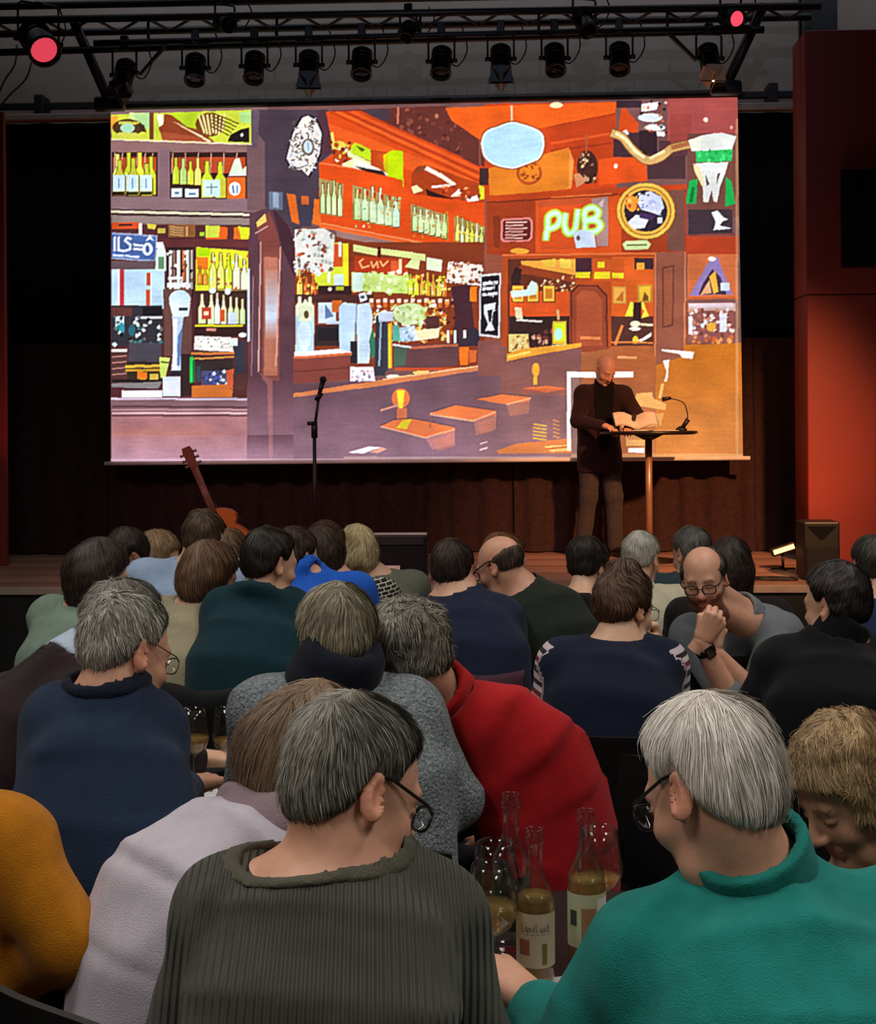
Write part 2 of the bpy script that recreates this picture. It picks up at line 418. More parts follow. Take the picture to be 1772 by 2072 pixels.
# ------------------------------------------------------------------ projection screen: the projected pub picture
X0, Y0, CW, CH = 222, 186, 1284, 754
canvas = np.zeros((CH, CW, 3), f32)
def hx(h): h = h.lstrip('#'); return np.array([int(h[i:i+2], 16) / 255 for i in (0, 2, 4)], f32)
def poly(c, pts, al=1.0):
    pts = np.array(pts, float).reshape(-1, 2) - (X0, Y0)
    x0, y0 = np.maximum(np.floor(pts.min(0)).astype(int), 0); x1, y1 = np.minimum(np.ceil(pts.max(0)).astype(int) + 1, (CW, CH))
    if x1 <= x0 or y1 <= y0: return
    yy_, xx_ = np.mgrid[y0:y1, x0:x1] + 0.5; ins = np.zeros(yy_.shape, bool); n = len(pts)
    for i in range(n):
        ax_, ay_ = pts[i]; bx_, by_ = pts[(i + 1) % n]
        if ay_ == by_: continue
        ins ^= ((ay_ > yy_) != (by_ > yy_)) & (xx_ < (bx_ - ax_) * (yy_ - ay_) / (by_ - ay_) + ax_)
    s = canvas[y0:y1, x0:x1]; s[ins] = s[ins] * (1 - al) + hx(c) * al
def rc(c, x0, y0, x1, y1, al=1.0): poly(c, [x0, y0, x1, y0, x1, y1, x0, y1], al)
def el(c, cx, cy, rx, ry, al=1.0, n=28): poly(c, [v for k in range(n) for v in (cx + rx * math.cos(k * 6.2832 / n), cy + ry * math.sin(k * 6.2832 / n))], al)
def ln(c, pts, wd=3, al=1.0):
    pts = np.array(pts, float).reshape(-1, 2)
    for a_, b_ in zip(pts[:-1], pts[1:]):
        d = b_ - a_; L = np.hypot(*d) + 1e-6; nrm = np.array([-d[1], d[0]]) / L * wd / 2; e = d / L * wd * 0.3
        poly(c, np.array([a_ - e + nrm, b_ + e + nrm, b_ + e - nrm, a_ - e - nrm]).ravel(), al)
def grad_(c, x0, y0, x1, y1, a0, a1, vert=True, poly_=None):
    xa, ya, xb, yb = int(x0 - X0), int(y0 - Y0), int(x1 - X0), int(y1 - Y0); xa, ya = max(xa, 0), max(ya, 0); xb, yb = min(xb, CW), min(yb, CH)
    s = canvas[ya:yb, xa:xb]; t = np.linspace(a0, a1, s.shape[0] if vert else s.shape[1], dtype=f32)
    t = t[:, None, None] if vert else t[None, :, None]; s[:] = s * (1 - t) + hx(c) * t
rnd = random.Random(5)
def bottle(x, yb, wd, ht, c, out='#5a3a10', lab=None, al=1.0):
    def shp(g): return [x - wd/2 - g, yb + g, x - wd/2 - g, yb - ht*0.52, x - wd*0.2 - g, yb - ht*0.68, x - wd*0.17 - g, yb - ht - g, x + wd*0.17 + g, yb - ht - g, x + wd*0.2 + g, yb - ht*0.68, x + wd/2 + g, yb - ht*0.52, x + wd/2 + g, yb + g]
    poly(out, shp(1.2)); poly(c, shp(0), al)
    ln('#f4f8d0', [x - wd*0.25, yb - ht*0.1, x - wd*0.25, yb - ht*0.5], max(1.2, wd*0.14), 0.7)
    if lab: rc(lab, x - wd*0.42, yb - ht*0.42, x + wd*0.42, yb - ht*0.08)
def shelfrow(x0, x1, yb0, yb1, n, ht, cols, labs=(None,)):
    for k in range(n):
        t = (k + 0.5) / n
        bottle(x0 + (x1 - x0) * t, yb0 + (yb1 - yb0) * t, (x1 - x0) / n * 0.82, ht * rnd.uniform(0.86, 1.08), rnd.choice(cols), lab=rnd.choice(labs))
def speck(x0, y0, x1, y1, n, cols, s=4):
    for _ in range(n):
        x, y = rnd.uniform(x0, x1), rnd.uniform(y0, y1); poly(rnd.choice(cols), [v for k in range(5) for v in (x + s * rnd.uniform(0.3, 1.1) * math.cos(k * 1.257), y + s * rnd.uniform(0.3, 1.1) * math.sin(k * 1.257))])
LM = ['#d8e23a', '#c4dc28', '#e0e66a', '#b8cc20', '#e8d44a']; PG = ['#c8e8a0', '#d4eab0', '#b4dc78', '#e2f0b8']
# --- base
rc('#6e4c48', 215, 186, 1506, 940)
# left unit
rc('#7c605f', 222, 210, 545, 440); poly('#86655f', [226, 284, 512, 294, 512, 318, 226, 308]); rc('#7d6168', 320, 300, 347, 410)
rc('#80676c', 226, 400, 505, 428); rc('#6a5052', 503, 225, 540, 425)
poly('#c8d838', [224, 232, 512, 222, 512, 292, 226, 281]); rc('#e8a030', 224, 234, 238, 262); rc('#d4e890', 262, 228, 302, 250)
poly('#a8d890', [270, 232, 305, 228, 302, 262, 285, 258]); el('#4a3018', 259, 258, 32, 17); rc('#c8c040', 240, 246, 282, 252); el('#a8dcb8', 258, 259, 15, 10)
poly('#d2d450', [240, 268, 275, 268, 292, 279, 234, 277]); poly('#3a2814', [276, 250, 292, 252, 297, 268, 286, 266, 284, 258])
rc('#6e3a20', 303, 228, 312, 282); poly('#f0f4e8', [318, 232, 330, 230, 332, 250, 324, 258]); poly('#8a3a1c', [334, 230, 346, 232, 420, 272, 440, 290, 325, 268, 322, 258, 332, 252])
poly('#f4eca8', [350, 245, 362, 250, 432, 286, 424, 287]); poly('#a04a28', [325, 266, 400, 276, 424, 288, 330, 284])
poly('#b8dc20', [345, 230, 405, 226, 402, 262, 380, 256]); el('#6e4010', 428, 252, 30, 24)
for k in range(7): ln('#f0e08a', [404 + k * 9, 234 - k * 0.6, 416 + k * 6, 268 + (k % 3) * 2], 4)
for k in range(5): ln('#4a2a10', [432, 228 + k * 7, 486 - k * 5, 250 + k * 6], 2.5)
poly('#a8dc80', [486, 226, 511, 225, 511, 250, 492, 248]); poly('#141210', [464, 286, 470, 272, 490, 262, 508, 258, 508, 288]); el('#cdeedd', 493, 273, 3, 4); ln('#e8f0c0', [470, 290, 508, 292], 3)
ln('#f0e8b0', [226, 282, 512, 292], 3)
for x0, x1, yb in ((226, 320, 397), (345, 503, 402)):
    rc('#2a1612', x0, 308, x1, yb); rc('#b0441c', x0 + 3, 318, x1 - 3, 350)
    for k in range(6): ln('#d8a888', [x0 + 6 + k * (x1 - x0) / 6, 310, x0 + 4 + k * (x1 - x0) / 6, 350], 2)
shelfrow(226, 318, 392, 394, 4, 80, LM); shelfrow(228, 312, 394, 396, 3, 72, ['#c8c838', '#b8c030'])
for k in range(3): rc('#c8e8fc', 228 + k * 28, 354, 252 + k * 28, 387); ln('#5878a8', [240 + k * 28, 362, 240 + k * 28, 380], 3); rc('#14120c', 228 + k * 28, 388, 252 + k * 28, 394)
shelfrow(350, 410, 372, 374, 4, 52, LM + PG); rc('#2a1a14', 346, 376, 404, 402); rc('#d8f4fc', 348, 381, 370, 399); rc('#d8f4fc', 376, 382, 404, 399); rc('#4878a0', 355, 388, 364, 393); rc('#4878a0', 384, 390, 398, 394)
shelfrow(408, 462, 400, 400, 2, 80, LM); rc('#c8ecfc', 413, 364, 448, 398); ln('#4a7878', [430, 372, 430, 392], 3); ln('#4a7878', [420, 379, 442, 379], 2)
poly('#d8f0d0', [465, 356, 478, 322, 488, 320, 494, 344, 502, 336, 502, 356]); rc('#d8641c', 462, 358, 500, 402); el('#f4f8f4', 478, 382, 12, 14); ln('#3060a0', [474, 376, 476, 390], 3); ln('#3060a0', [483, 376, 483, 390], 2); rc('#c8c838', 450, 360, 460, 400)
ln('#382828', [226, 424, 540, 432], 3); ln('#e8dcb0', [226, 428, 540, 435], 5); ln('#2c1c1c', [226, 433, 540, 440], 4); poly('#8a7a74', [226, 437, 510, 441, 510, 458, 226, 450])
rc('#4a2424', 224, 455, 512, 810)
# second shelf items
rc('#c84a1c', 226, 450, 282, 463); rc('#30201c', 240, 453, 268, 457); rc('#e0e8e8', 281, 452, 288, 475)
poly('#c8c040', [298, 452, 318, 454, 314, 464, 300, 462]); rc('#b8b040', 320, 462, 336, 472); rc('#8a5a2c', 342, 454, 397, 480); 
for k in range(4): ln('#d8b070', [346, 459 + k * 5, 372, 461 + k * 5], 2)
rc('#d8a060', 378, 458, 382, 478); rc('#c8d840', 418, 456, 447, 480); poly('#e05a18', [447, 458, 463, 460, 463, 490, 420, 486, 420, 480, 446, 480]); rc('#a8cc30', 406, 470, 416, 478)
rc('#e06a18', 476, 460, 510, 492); poly('#d8e820', [484, 458, 510, 460, 506, 484, 492, 484]); rc('#5a2a28', 320, 484, 512, 500)
# blue sign with white letters
poly('#8a9ab8', [226, 470, 320, 476, 318, 530, 226, 524]); poly('#3c5f9c', [226, 474, 317, 479, 315, 526, 226, 521])
for pts in ([233, 480, 232, 507], [241, 480, 240, 506, 250, 508], [266, 484, 258, 481, 254, 487, 265, 496, 264, 505, 252, 508], [272, 495, 290, 497], [272, 503, 290, 505]): ln('#dcecff', pts, 5)
el('#dcecff', 300, 504, 11, 13); el('#3c5f9c', 300, 504, 4, 8); poly('#dcecff', [296, 488, 304, 474, 314, 488, 306, 484]); ln('#c0d8f8', [230, 516, 250, 518], 5); ln('#c0d8f8', [255, 517, 282, 520], 5); ln('#3c5f9c', [234, 514, 278, 517], 1)
rc('#58484c', 226, 528, 318, 546)
rc('#b8dcf8', 226, 545, 335, 625); rc('#b83038', 243, 545, 252, 622); rc('#e8f4fc', 239, 545, 243, 620); rc('#b8442c', 298, 552, 306, 578); rc('#c84a24', 297, 586, 305, 620); rc('#e8f4fc', 306, 552, 309, 620)
# gin bottle, mirror posts
poly('#d8f4e8', [318, 512, 322, 494, 333, 494, 338, 512, 338, 548, 316, 548]); rc('#5a9068', 322, 520, 334, 544); rc('#f4fcfc', 318, 490, 332, 502)
rc('#2a1a18', 340, 500, 394, 600); 
for x, c_, w_ in ((344, '#e0e4e0', 6), (352, '#8a6a58', 5), (360, '#f0f4f0', 7), (371, '#c86a34', 6), (379, '#f4f0e0', 6), (388, '#b0a8a0', 5)): rc(c_, x, 506, x + w_, 585)
speck(342, 510, 392, 590, 26, ['#2a1a18', '#f4f4f0', '#705040', '#c8e0e8'], 5); rc('#e8f0f4', 340, 572, 388, 582); rc('#e0e8f0', 342, 560, 372, 566)
poly('#5a4038', [332, 585, 345, 585, 345, 690, 335, 690]); ln('#d8b8a8', [337, 585, 336, 692], 2)
# bright bottle cabinet
poly('#d8e828', [400, 500, 432, 502, 506, 508, 506, 600, 398, 600]); rc('#a8d800', 402, 502, 428, 518); rc('#e87818', 401, 520, 424, 545)
shelfrow(402, 424, 575, 576, 2, 36, ['#e8a020', '#d88820']); shelfrow(426, 506, 584, 586, 5, 70, LM + ['#d8ecc0']); speck(430, 515, 506, 590, 26, ['#c8541c', '#e8f0a0', '#8a5a18', '#d8e040', '#c0e0c8'], 5)
rc('#33201c', 398, 588, 506, 600); rc('#3a2420', 398, 596, 506, 660); shelfrow(402, 440, 655, 656, 2, 60, PG); rc('#b03c24', 411, 622, 430, 646); rc('#f0c8a0', 415, 630, 425, 638)
shelfrow(436, 462, 655, 656, 2, 62, PG + ['#d8f0d8']); shelfrow(464, 500, 655, 656, 3, 56, PG + ['#d8e8f8']); rc('#c8dcfc', 464, 632, 482, 656); el('#d8f4e8', 433, 588, 7, 6); el('#d8f4e8', 464, 589, 6, 7); rc('#c8501c', 448, 626, 458, 650)
ln('#d8e020', [398, 659, 494, 659], 4); rc('#2a1814', 395, 662, 500, 680); rc('#c07868', 420, 664, 440, 670)
# tap mirror and tap handle
rc('#604038', 334, 585, 390, 720); el('#c8e4f0', 366, 605, 22, 18); el('#7aa0b8', 372, 622, 13, 6); poly('#d4e8f4', [344, 612, 388, 612, 384, 640, 352, 642]); rc('#203038', 364, 622, 382, 628)
poly('#b8d0f0', [350, 640, 374, 640, 366, 700, 370, 752, 348, 752, 354, 690]); poly('#f0f6ff', [352, 645, 362, 645, 358, 690, 362, 748, 352, 748]); poly('#5878a8', [362, 680, 372, 660, 366, 740, 360, 740]); rc('#20242c', 346, 750, 368, 760)
# coffee machine and bottles lower left
rc('#2a2a30', 226, 618, 330, 700); rc('#58302c', 226, 622, 268, 640); rc('#c8e4f4', 234, 640, 252, 662); el('#2898a8', 247, 665, 6, 12); el('#206070', 268, 668, 7, 12); rc('#e8f4f8', 286, 640, 330, 645); speck(232, 640, 330, 700, 40, ['#0e1416', '#2a8080', '#c8e8e8', '#5a6a60', '#e0f0e0', '#18303a'], 6)
rc('#141418', 290, 622, 330, 640); rc('#40404a', 262, 694, 328, 732); rc('#e8f0e8', 226, 706, 258, 712); rc('#4a2e2c', 226, 714, 262, 765)
for k in range(4): ln('#c08878', [228, 722 + k * 12, 256, 720 + k * 12], 2)
rc('#2c2418', 258, 732, 330, 772); ln('#d8b038', [256, 742, 326, 740], 6); ln('#c89828', [256, 750, 326, 748], 5); rc('#f07818', 279, 752, 299, 766); rc('#e8841c', 284, 764, 296, 774); rc('#c8b040', 304, 756, 322, 772)
poly('#c8e468', [324, 722, 346, 724, 336, 766, 326, 764]); ln('#3a4818', [328, 732, 343, 734], 3); rc('#1a1614', 228, 768, 330, 774); poly('#7a7878', [226, 776, 330, 772, 322, 786, 226, 784])
rc('#f0f6ff', 247, 790, 330, 804); rc('#d8e8fc', 331, 762, 367, 802); rc('#e8f4ff', 336, 770, 362, 796)
rc('#2a1e1c', 368, 716, 396, 800); rc('#18c850', 386, 722, 394, 774); rc('#0c6a30', 392, 730, 397, 774)
poly('#f0f0e8', [396, 680, 470, 682, 476, 712, 395, 708]); speck(402, 684, 470, 704, 22, ['#a8a8a0', '#707878'], 2.5); ln('#c87838', [390, 716, 476, 714], 5); ln('#e0a040', [396, 726, 476, 722], 3); rc('#2a2422', 398, 728, 474, 752)
rc('#3c4468', 410, 750, 468, 780); speck(414, 752, 466, 778, 26, ['#c8e0fc', '#4858b0', '#e8f4ff', '#28305a'], 5); rc('#28404a', 400, 740, 408, 772); poly('#c85a34', [460, 750, 476, 746, 474, 790, 462, 780]); poly('#c86a28', [390, 780, 462, 778, 474, 792, 472, 804, 390, 804])
rc('#28303c', 478, 690, 498, 756); rc('#d0e8e0', 470, 684, 484, 700); el('#e8f4ff', 494, 678, 8, 5); rc('#4a2c28', 476, 756, 504, 790)
# counter lower left
rc('#7a5a60', 224, 804, 506, 834); ln('#c8b8cc', [226, 807, 504, 808], 4); ln('#54383e', [228, 822, 506, 824], 4); ln('#c89aa0', [228, 829, 506, 829], 3); ln('#d8a8b0', [228, 836, 508, 836], 4); ln('#5a3c42', [228, 841, 508, 841], 3)
rc('#a47072', 226, 843, 503, 938); grad_('#c07a68', 226, 850, 430, 885, 0.0, 0.5)
# pillar
poly('#52363e', [508, 432, 548, 420, 570, 440, 600, 470, 600, 940, 503, 940]); poly('#3a222a', [555, 424, 580, 436, 600, 490, 600, 560, 575, 500]); poly('#7a3e36', [522, 450, 548, 428, 568, 480, 572, 520, 530, 500])
poly('#e8c860', [522, 450, 540, 432, 543, 448, 524, 460]); ln('#b89088', [520, 472, 545, 458], 3); rc('#7c4238', 534, 492, 570, 770); rc('#a86850', 538, 520, 566, 760); grad_('#c8e0f8', 541, 545, 567, 640, 0.1, 0.95); grad_('#c8e0f8', 541, 640, 567, 690, 0.95, 0.0)
ln('#c89080', [532, 490, 526, 752], 3); ln('#d09888', [572, 500, 562, 740], 3); poly('#8a5450', [528, 752, 548, 765, 556, 770, 556, 940, 548, 940, 545, 780]); ln('#c8e8ff', [507, 545, 506, 690], 5); ln('#906c74', [516, 560, 512, 760], 2)
# dark hanging panel with silver ornament
poly('#403640', [512, 222, 668, 222, 676, 310, 650, 330, 650, 432, 620, 455, 600, 470, 560, 425, 540, 420, 540, 288, 526, 270, 530, 224]); poly('#584c58', [513, 224, 530, 224, 524, 300, 513, 300]); poly('#4a2c38', [648, 224, 668, 224, 676, 310, 655, 314])
orn = [616, 238, 628, 234, 644, 244, 655, 270, 652, 310, 638, 340, 628, 356, 612, 340, 592, 334, 584, 320, 598, 268]
poly('#18161c', [v + (3 if (v - 620 > 0 if i % 2 == 0 else v > 290) else -3) for i, v in enumerate(orn)]); poly('#e8e4da', orn)
for _ in range(150):
    t = rnd.uniform(0, 1); y = 240 + t * 105; hw = 24 + 12 * math.sin(t * 3.1); x = 622 - t * 6 + rnd.uniform(-hw, hw) * 0.86
    g = rnd.uniform(0, 6.28); ln(rnd.choice(['#2a2420', '#f6f4ee', '#6a5a48', '#b8c8e8', '#40342c']), [x, y, x + 7 * math.cos(g), y + 7 * math.sin(g)], 2)
el('#6a6050', 628, 298, 13, 17); el('#c8e0f0', 628, 297, 9, 13); ln('#8098b8', [628, 290, 629, 304], 2)
rc('#5a6a80', 548, 388, 576, 424); rc('#8aa0b8', 556, 390, 568, 420); poly('#e0681c', [584, 391, 602, 394, 610, 455, 594, 448]); rc('#c86028', 614, 397, 629, 414); poly('#e8701c', [640, 402, 654, 404, 656, 458, 636, 452]); rc('#3a3848', 612, 420, 634, 458)
# centre: orange bar back
OR = '#d9480f'
poly('#5c2a22', [664, 224, 905, 214, 990, 270, 990, 350, 720, 230]); poly('#40343c', [740, 222, 790, 220, 796, 240, 770, 244]); speck(800, 222, 960, 330, 90, ['#7a3a2a', '#4a201c', '#6a3226', '#8a4a34'], 6); ln('#c87050', [811, 218, 810, 250], 4); ln('#c87050', [974, 284, 974, 336], 4); el('#a86848', 889, 235, 4, 5)
poly(OR, [664, 226, 735, 224, 985, 342, 1000, 380, 1010, 528, 655, 458, 650, 402, 652, 330, 680, 310]); poly('#e85a18', [668, 250, 740, 275, 985, 372, 985, 400, 800, 330, 680, 300])
for k, c_ in enumerate(('#b8380c', '#e8621e', '#a83410', '#e0581c', '#c03c10')): ln(c_, [672 + k * 15, 226, 985, 372 - k * 8], 4)
poly('#c84410', [985, 345, 1000, 350, 1000, 400, 985, 398])
poly('#b03c10', [676, 292, 820, 312, 820, 380, 680, 330]); poly('#b8dc00', [780, 314, 800, 303, 820, 306, 822, 378, 800, 376, 782, 340]); grad_('#e87818', 762, 310, 790, 350, 0.0, 0.4, False)
poly('#b8dc18', [715, 296, 722, 288, 754, 302, 756, 326, 712, 308]); poly('#4a6a10', [724, 294, 744, 302, 736, 308]); poly('#d8f0a0', [708, 306, 756, 328, 754, 336, 708, 316]); el('#e8d048', 690, 294, 14, 9); ln('#f0e060', [676, 270, 680, 300], 6); speck(670, 285, 715, 345, 26, ['#e8d890', '#6a2a10', '#d8c040', '#b84818', '#f0f0c0'], 6)
poly('#f0f0d8', [700, 330, 722, 320, 770, 340, 790, 352, 786, 362, 740, 350]); poly('#2a1a12', [722, 336, 780, 346, 788, 358, 760, 356]); poly('#e0e8a0', [704, 328, 722, 324, 718, 342, 702, 340])
poly(OR, [650, 328, 676, 330, 820, 364, 820, 384, 650, 345]); ln('#f08a50', [652, 330, 720, 340], 2)
poly('#a83a10', [838, 352, 850, 336, 868, 334, 978, 372, 984, 410, 838, 392]); poly('#8a3a18', [842, 345, 852, 336, 866, 338, 862, 352]); ln('#f4f4d0', [868, 340, 898, 356], 8); ln('#f4f4d0', [896, 354, 924, 374], 8); ln('#f0f0f0', [880, 378, 915, 375], 5); poly('#f0f0e0', [916, 398, 934, 382, 942, 388, 932, 398]); poly('#f4fcff', [948, 402, 972, 394, 974, 406, 952, 408])
poly('#2a1410', [866, 382, 936, 408, 940, 420, 870, 396]); poly('#e8e8a8', [837, 378, 848, 374, 862, 386, 842, 392]); poly('#d8e020', [974, 374, 986, 380, 988, 402, 976, 404]); el('#f0d860', 946, 420, 7, 5); speck(900, 376, 975, 406, 16, ['#d8501c', '#7a2a10', '#e8a060'], 5)
poly(OR, [838, 392, 985, 412, 985, 440, 838, 408])
# bottle niches of the orange back
def niche(pts, n, ht, cols):
    poly('#7a2c10', pts); poly('#c4dc80', pts, 0.55); (xa, ya, xb, yb, xc, yc, xd, yd) = pts
    shelfrow(xa + 2, xb - 2, yd - 2, yc - 2, n, ht, cols)
niche([650, 360, 700, 372, 698, 440, 652, 432], 4, 66, PG); niche([718, 374, 816, 402, 814, 463, 718, 444], 6, 68, PG + ['#c8ecd0']); niche([836, 412, 912, 436, 912, 486, 836, 468], 6, 50, PG); niche([924, 438, 986, 458, 984, 504, 924, 488], 6, 48, LM + PG)
poly('#c8ecc8', [722, 400, 812, 424, 812, 458, 724, 440], 0.55); poly('#c8e8a8', [840, 430, 908, 450, 908, 476, 840, 462], 0.5); ln('#e8e060', [930, 468, 982, 480], 3)
for k in range(6): rc('#b03a14', 730 + k * 15, 382 + k * 3.6, 736 + k * 15, 392 + k * 3.6)
speck(722, 400, 815, 460, 26, ['#88b070', '#e8f8e0', '#a0c880', '#d8a850'], 4); speck(842, 425, 910, 480, 22, ['#a0c070', '#e8f0b0', '#c88830', '#d8ecc0'], 4); speck(928, 455, 984, 500, 16, ['#a8b820', '#e8f080', '#c89020'], 3)
ln('#e88048', [655, 452, 1010, 520], 4); ln('#e86a28', [652, 458, 1010, 527], 5)
poly('#94706a', [682, 466, 985, 524, 985, 540, 800, 510, 690, 486]); poly('#3c2420', [800, 500, 985, 528, 985, 545, 800, 518])
# back bar below
rc('#7a3216', 600, 490, 985, 745); poly('#7a3216', [600, 470, 690, 480, 990, 536, 990, 600, 600, 600])
poly('#c8d830', [640, 490, 710, 492, 708, 585, 640, 585]); rc('#e8e020', 700, 494, 710, 580); rc('#c84c14', 678, 494, 698, 540); rc('#d8eef8', 690, 490, 696, 520); rc('#c8e0e8', 680, 555, 700, 580); ln('#d8e8f0', [672, 510, 670, 570], 6)
poly('#d8e890', [720, 494, 770, 504, 768, 518, 720, 508]); poly('#d8e890', [776, 502, 866, 514, 866, 528, 776, 514]); rc('#3a1c10', 770, 498, 775, 522)
poly('#b03410', [722, 518, 830, 524, 830, 558, 722, 548]); 
for pts in ([740, 524, 732, 530, 738, 542, 752, 538], [756, 530, 760, 542, 768, 530, 770, 542], [774, 528, 780, 538, 790, 528]): ln('#e8a868', pts, 3.5)
rc('#d85c28', 796, 528, 812, 560); rc('#e8e0a0', 812, 524, 818, 552); poly('#dcecc8', [868, 520, 900, 526, 898, 550, 868, 545]); poly('#d8e8a0', [840, 522, 856, 522, 852, 546, 824, 540])
poly('#c0e078', [716, 550, 830, 558, 850, 560, 830, 594, 716, 588]); speck(720, 552, 830, 592, 30, ['#d8f0a8', '#a8d050', '#e8f8d0', '#c8e890'], 8); poly('#c8e8d8', [718, 552, 740, 552, 738, 588, 718, 586])
shelfrow(830, 910, 596, 600, 7, 44, LM + ['#e8a030', '#d86a18']); speck(825, 550, 915, 600, 40, LM + ['#7a3212', '#d8641c', '#e8f0b0'], 5); poly('#e8e0d0', [912, 530, 980, 536, 978, 578, 908, 572]); speck(910, 530, 980, 576, 60, ['#8a4a2c', '#f8f4ec', '#b88860', '#d8e0d8', '#5a3020'], 5)
# hanging glasses on the pillar side
poly('#d8dcd4', [600, 464, 660, 462, 682, 476, 680, 530, 650, 560, 625, 545, 604, 560]); speck(602, 466, 680, 552, 90, ['#6a5a50', '#f4f8f4', '#a8b0a8', '#c85a28', '#e8f0e0', '#8a3c1c', '#d0e0e0'], 6)
shelfrow(604, 645, 600, 600, 3, 46, ['#d8c040', '#c86020', '#e0e8a0']); speck(604, 545, 645, 600, 20, ['#e89028', '#7a2c14', '#d8e050', '#c04818'], 5)
rc('#2a1818', 648, 578, 716, 606); rc('#a8b020', 684, 580, 700, 588); el('#d8e0c0', 672, 585, 4, 4)
rc('#40241e', 600, 596, 760, 612); shelfrow(600, 642, 640, 640, 2, 44, ['#e8e8c8', '#f0f4d0']); rc('#38201c', 645, 604, 690, 620)
rc('#b0d8f0', 602, 640, 640, 712); el('#d0ecff', 620, 678, 14, 32); poly('#e0f0c8', [608, 650, 614, 618, 622, 604, 634, 620, 636, 650]); el('#5a4828', 624, 636, 5, 8)
rc('#c8dcf0', 648, 612, 684, 654); poly('#5878a8', [662, 615, 680, 640, 662, 645]); rc('#2c2220', 642, 658, 692, 700); rc('#18181c', 648, 664, 690, 690); rc('#c8601c', 676, 608, 696, 632); rc('#b8d4f0', 664, 650, 692, 656)
# glasses on the back shelf
for k in range(13): rc('#f0e8c0', 752 + k * 14, 604 + (k % 2) * 2, 760 + k * 14, 616); rc('#c06020', 752 + k * 14, 612, 760 + k * 14, 622)
speck(750, 618, 905, 690, 150, ['#d8e8b0', '#e8f4d8', '#c87020', '#8a3c14', '#c8e090', '#f4f8e8', '#e0a040', '#a8c860'], 6); el('#c8e0a0', 835, 635, 34, 22); speck(805, 615, 866, 656, 44, ['#d8ecc0', '#a0c060', '#e8f4d8', '#b8d890'], 6)
speck(865, 610, 935, 690, 40, ['#c86018', '#3a1c14', '#e89030', '#6a2c14', '#e8c060'], 6); rc('#4a2a24', 868, 640, 894, 680); poly('#3a2026', [918, 580, 956, 576, 962, 640, 968, 690, 920, 690, 926, 640]); rc('#e07818', 956, 580, 970, 610)
poly('#e8e0b0', [845, 668, 895, 664, 892, 684, 842, 690]); poly('#a8ccdc', [815, 662, 845, 658, 845, 690, 800, 690]); speck(815, 660, 850, 690, 14, ['#e8f4ff', '#7a98b8', '#c8d8e8'], 6)
rc('#30242c', 920, 670, 972, 700); rc('#e8f0e8', 909, 668, 914, 694); rc('#e8f0e8', 923, 668, 928, 694); rc('#e8e8e0', 942, 668, 948, 684); el('#282430', 962, 680, 14, 17)
# white taps
poly('#b4d4f2', [690, 622, 700, 612, 726, 614, 722, 715, 692, 715]); poly('#c4e0fa', [727, 616, 752, 612, 760, 640, 752, 735, 728, 735]); ln('#6888b0', [726, 616, 726, 735], 3); poly('#d8e4f0', [730, 595, 744, 590, 748, 606, 734, 612]); rc('#405058', 734, 598, 742, 604)
rc('#1c2024', 714, 690, 728, 735); poly('#287858', [752, 690, 760, 660, 766, 720, 756, 726]); poly('#283038', [766, 640, 784, 632, 790, 690, 784, 760, 762, 760]); poly('#b8c8e0', [770, 632, 800, 630, 802, 650, 772, 652]); rc('#f0a818', 790, 655, 798, 745); rc('#e8c838', 792, 660, 795, 745); rc('#2c3440', 784, 655, 790, 750); ln('#8098b0', [776, 650, 772, 740], 4)
poly('#50a890', [800, 660, 812, 656, 815, 690, 800, 690])
# counter tops
poly('#e8f0fc', [600, 712, 690, 706, 716, 712, 716, 720, 600, 724]); poly('#7c3c32', [598, 724, 714, 716, 712, 768, 598, 776]); ln('#c86838', [600, 724, 716, 716], 5); ln('#5a2a24', [600, 752, 712, 744], 2)
poly('#e8eaf4', [713, 742, 760, 742, 764, 772, 713, 776]); speck(716, 750, 760, 772, 16, ['#a8a0c0', '#705878', '#ffffff', '#d8a8b0'], 4)
poly('#5a3a3c', [804, 700, 932, 694, 932, 740, 804, 748]); ln('#b86038', [835, 704, 930, 698], 5); poly('#3c5a48', [802, 702, 830, 702, 824, 740, 802, 742]); ln('#c8e0f0', [800, 698, 836, 702], 4); poly('#f07018', [934, 702, 954, 702, 952, 738, 936, 738]); poly('#c86028', [954, 708, 970, 708, 968, 732, 954, 734])
poly('#5c4048', [598, 776, 780, 770, 985, 738, 1000, 745, 600, 800]); el('#e8f0d8', 800, 762, 14, 4); poly('#f0c868', [840, 752, 878, 746, 870, 756, 846, 758]); rc('#b84a24', 804, 744, 930, 750)
# front of the bar
poly('#654a54', [598, 795, 1160, 720, 1160, 940, 598, 940])
poly('#cc7a48', [598, 796, 780, 768, 996, 738, 996, 746, 780, 780, 598, 804]); ln('#f0b880', [780, 768, 990, 738], 3)
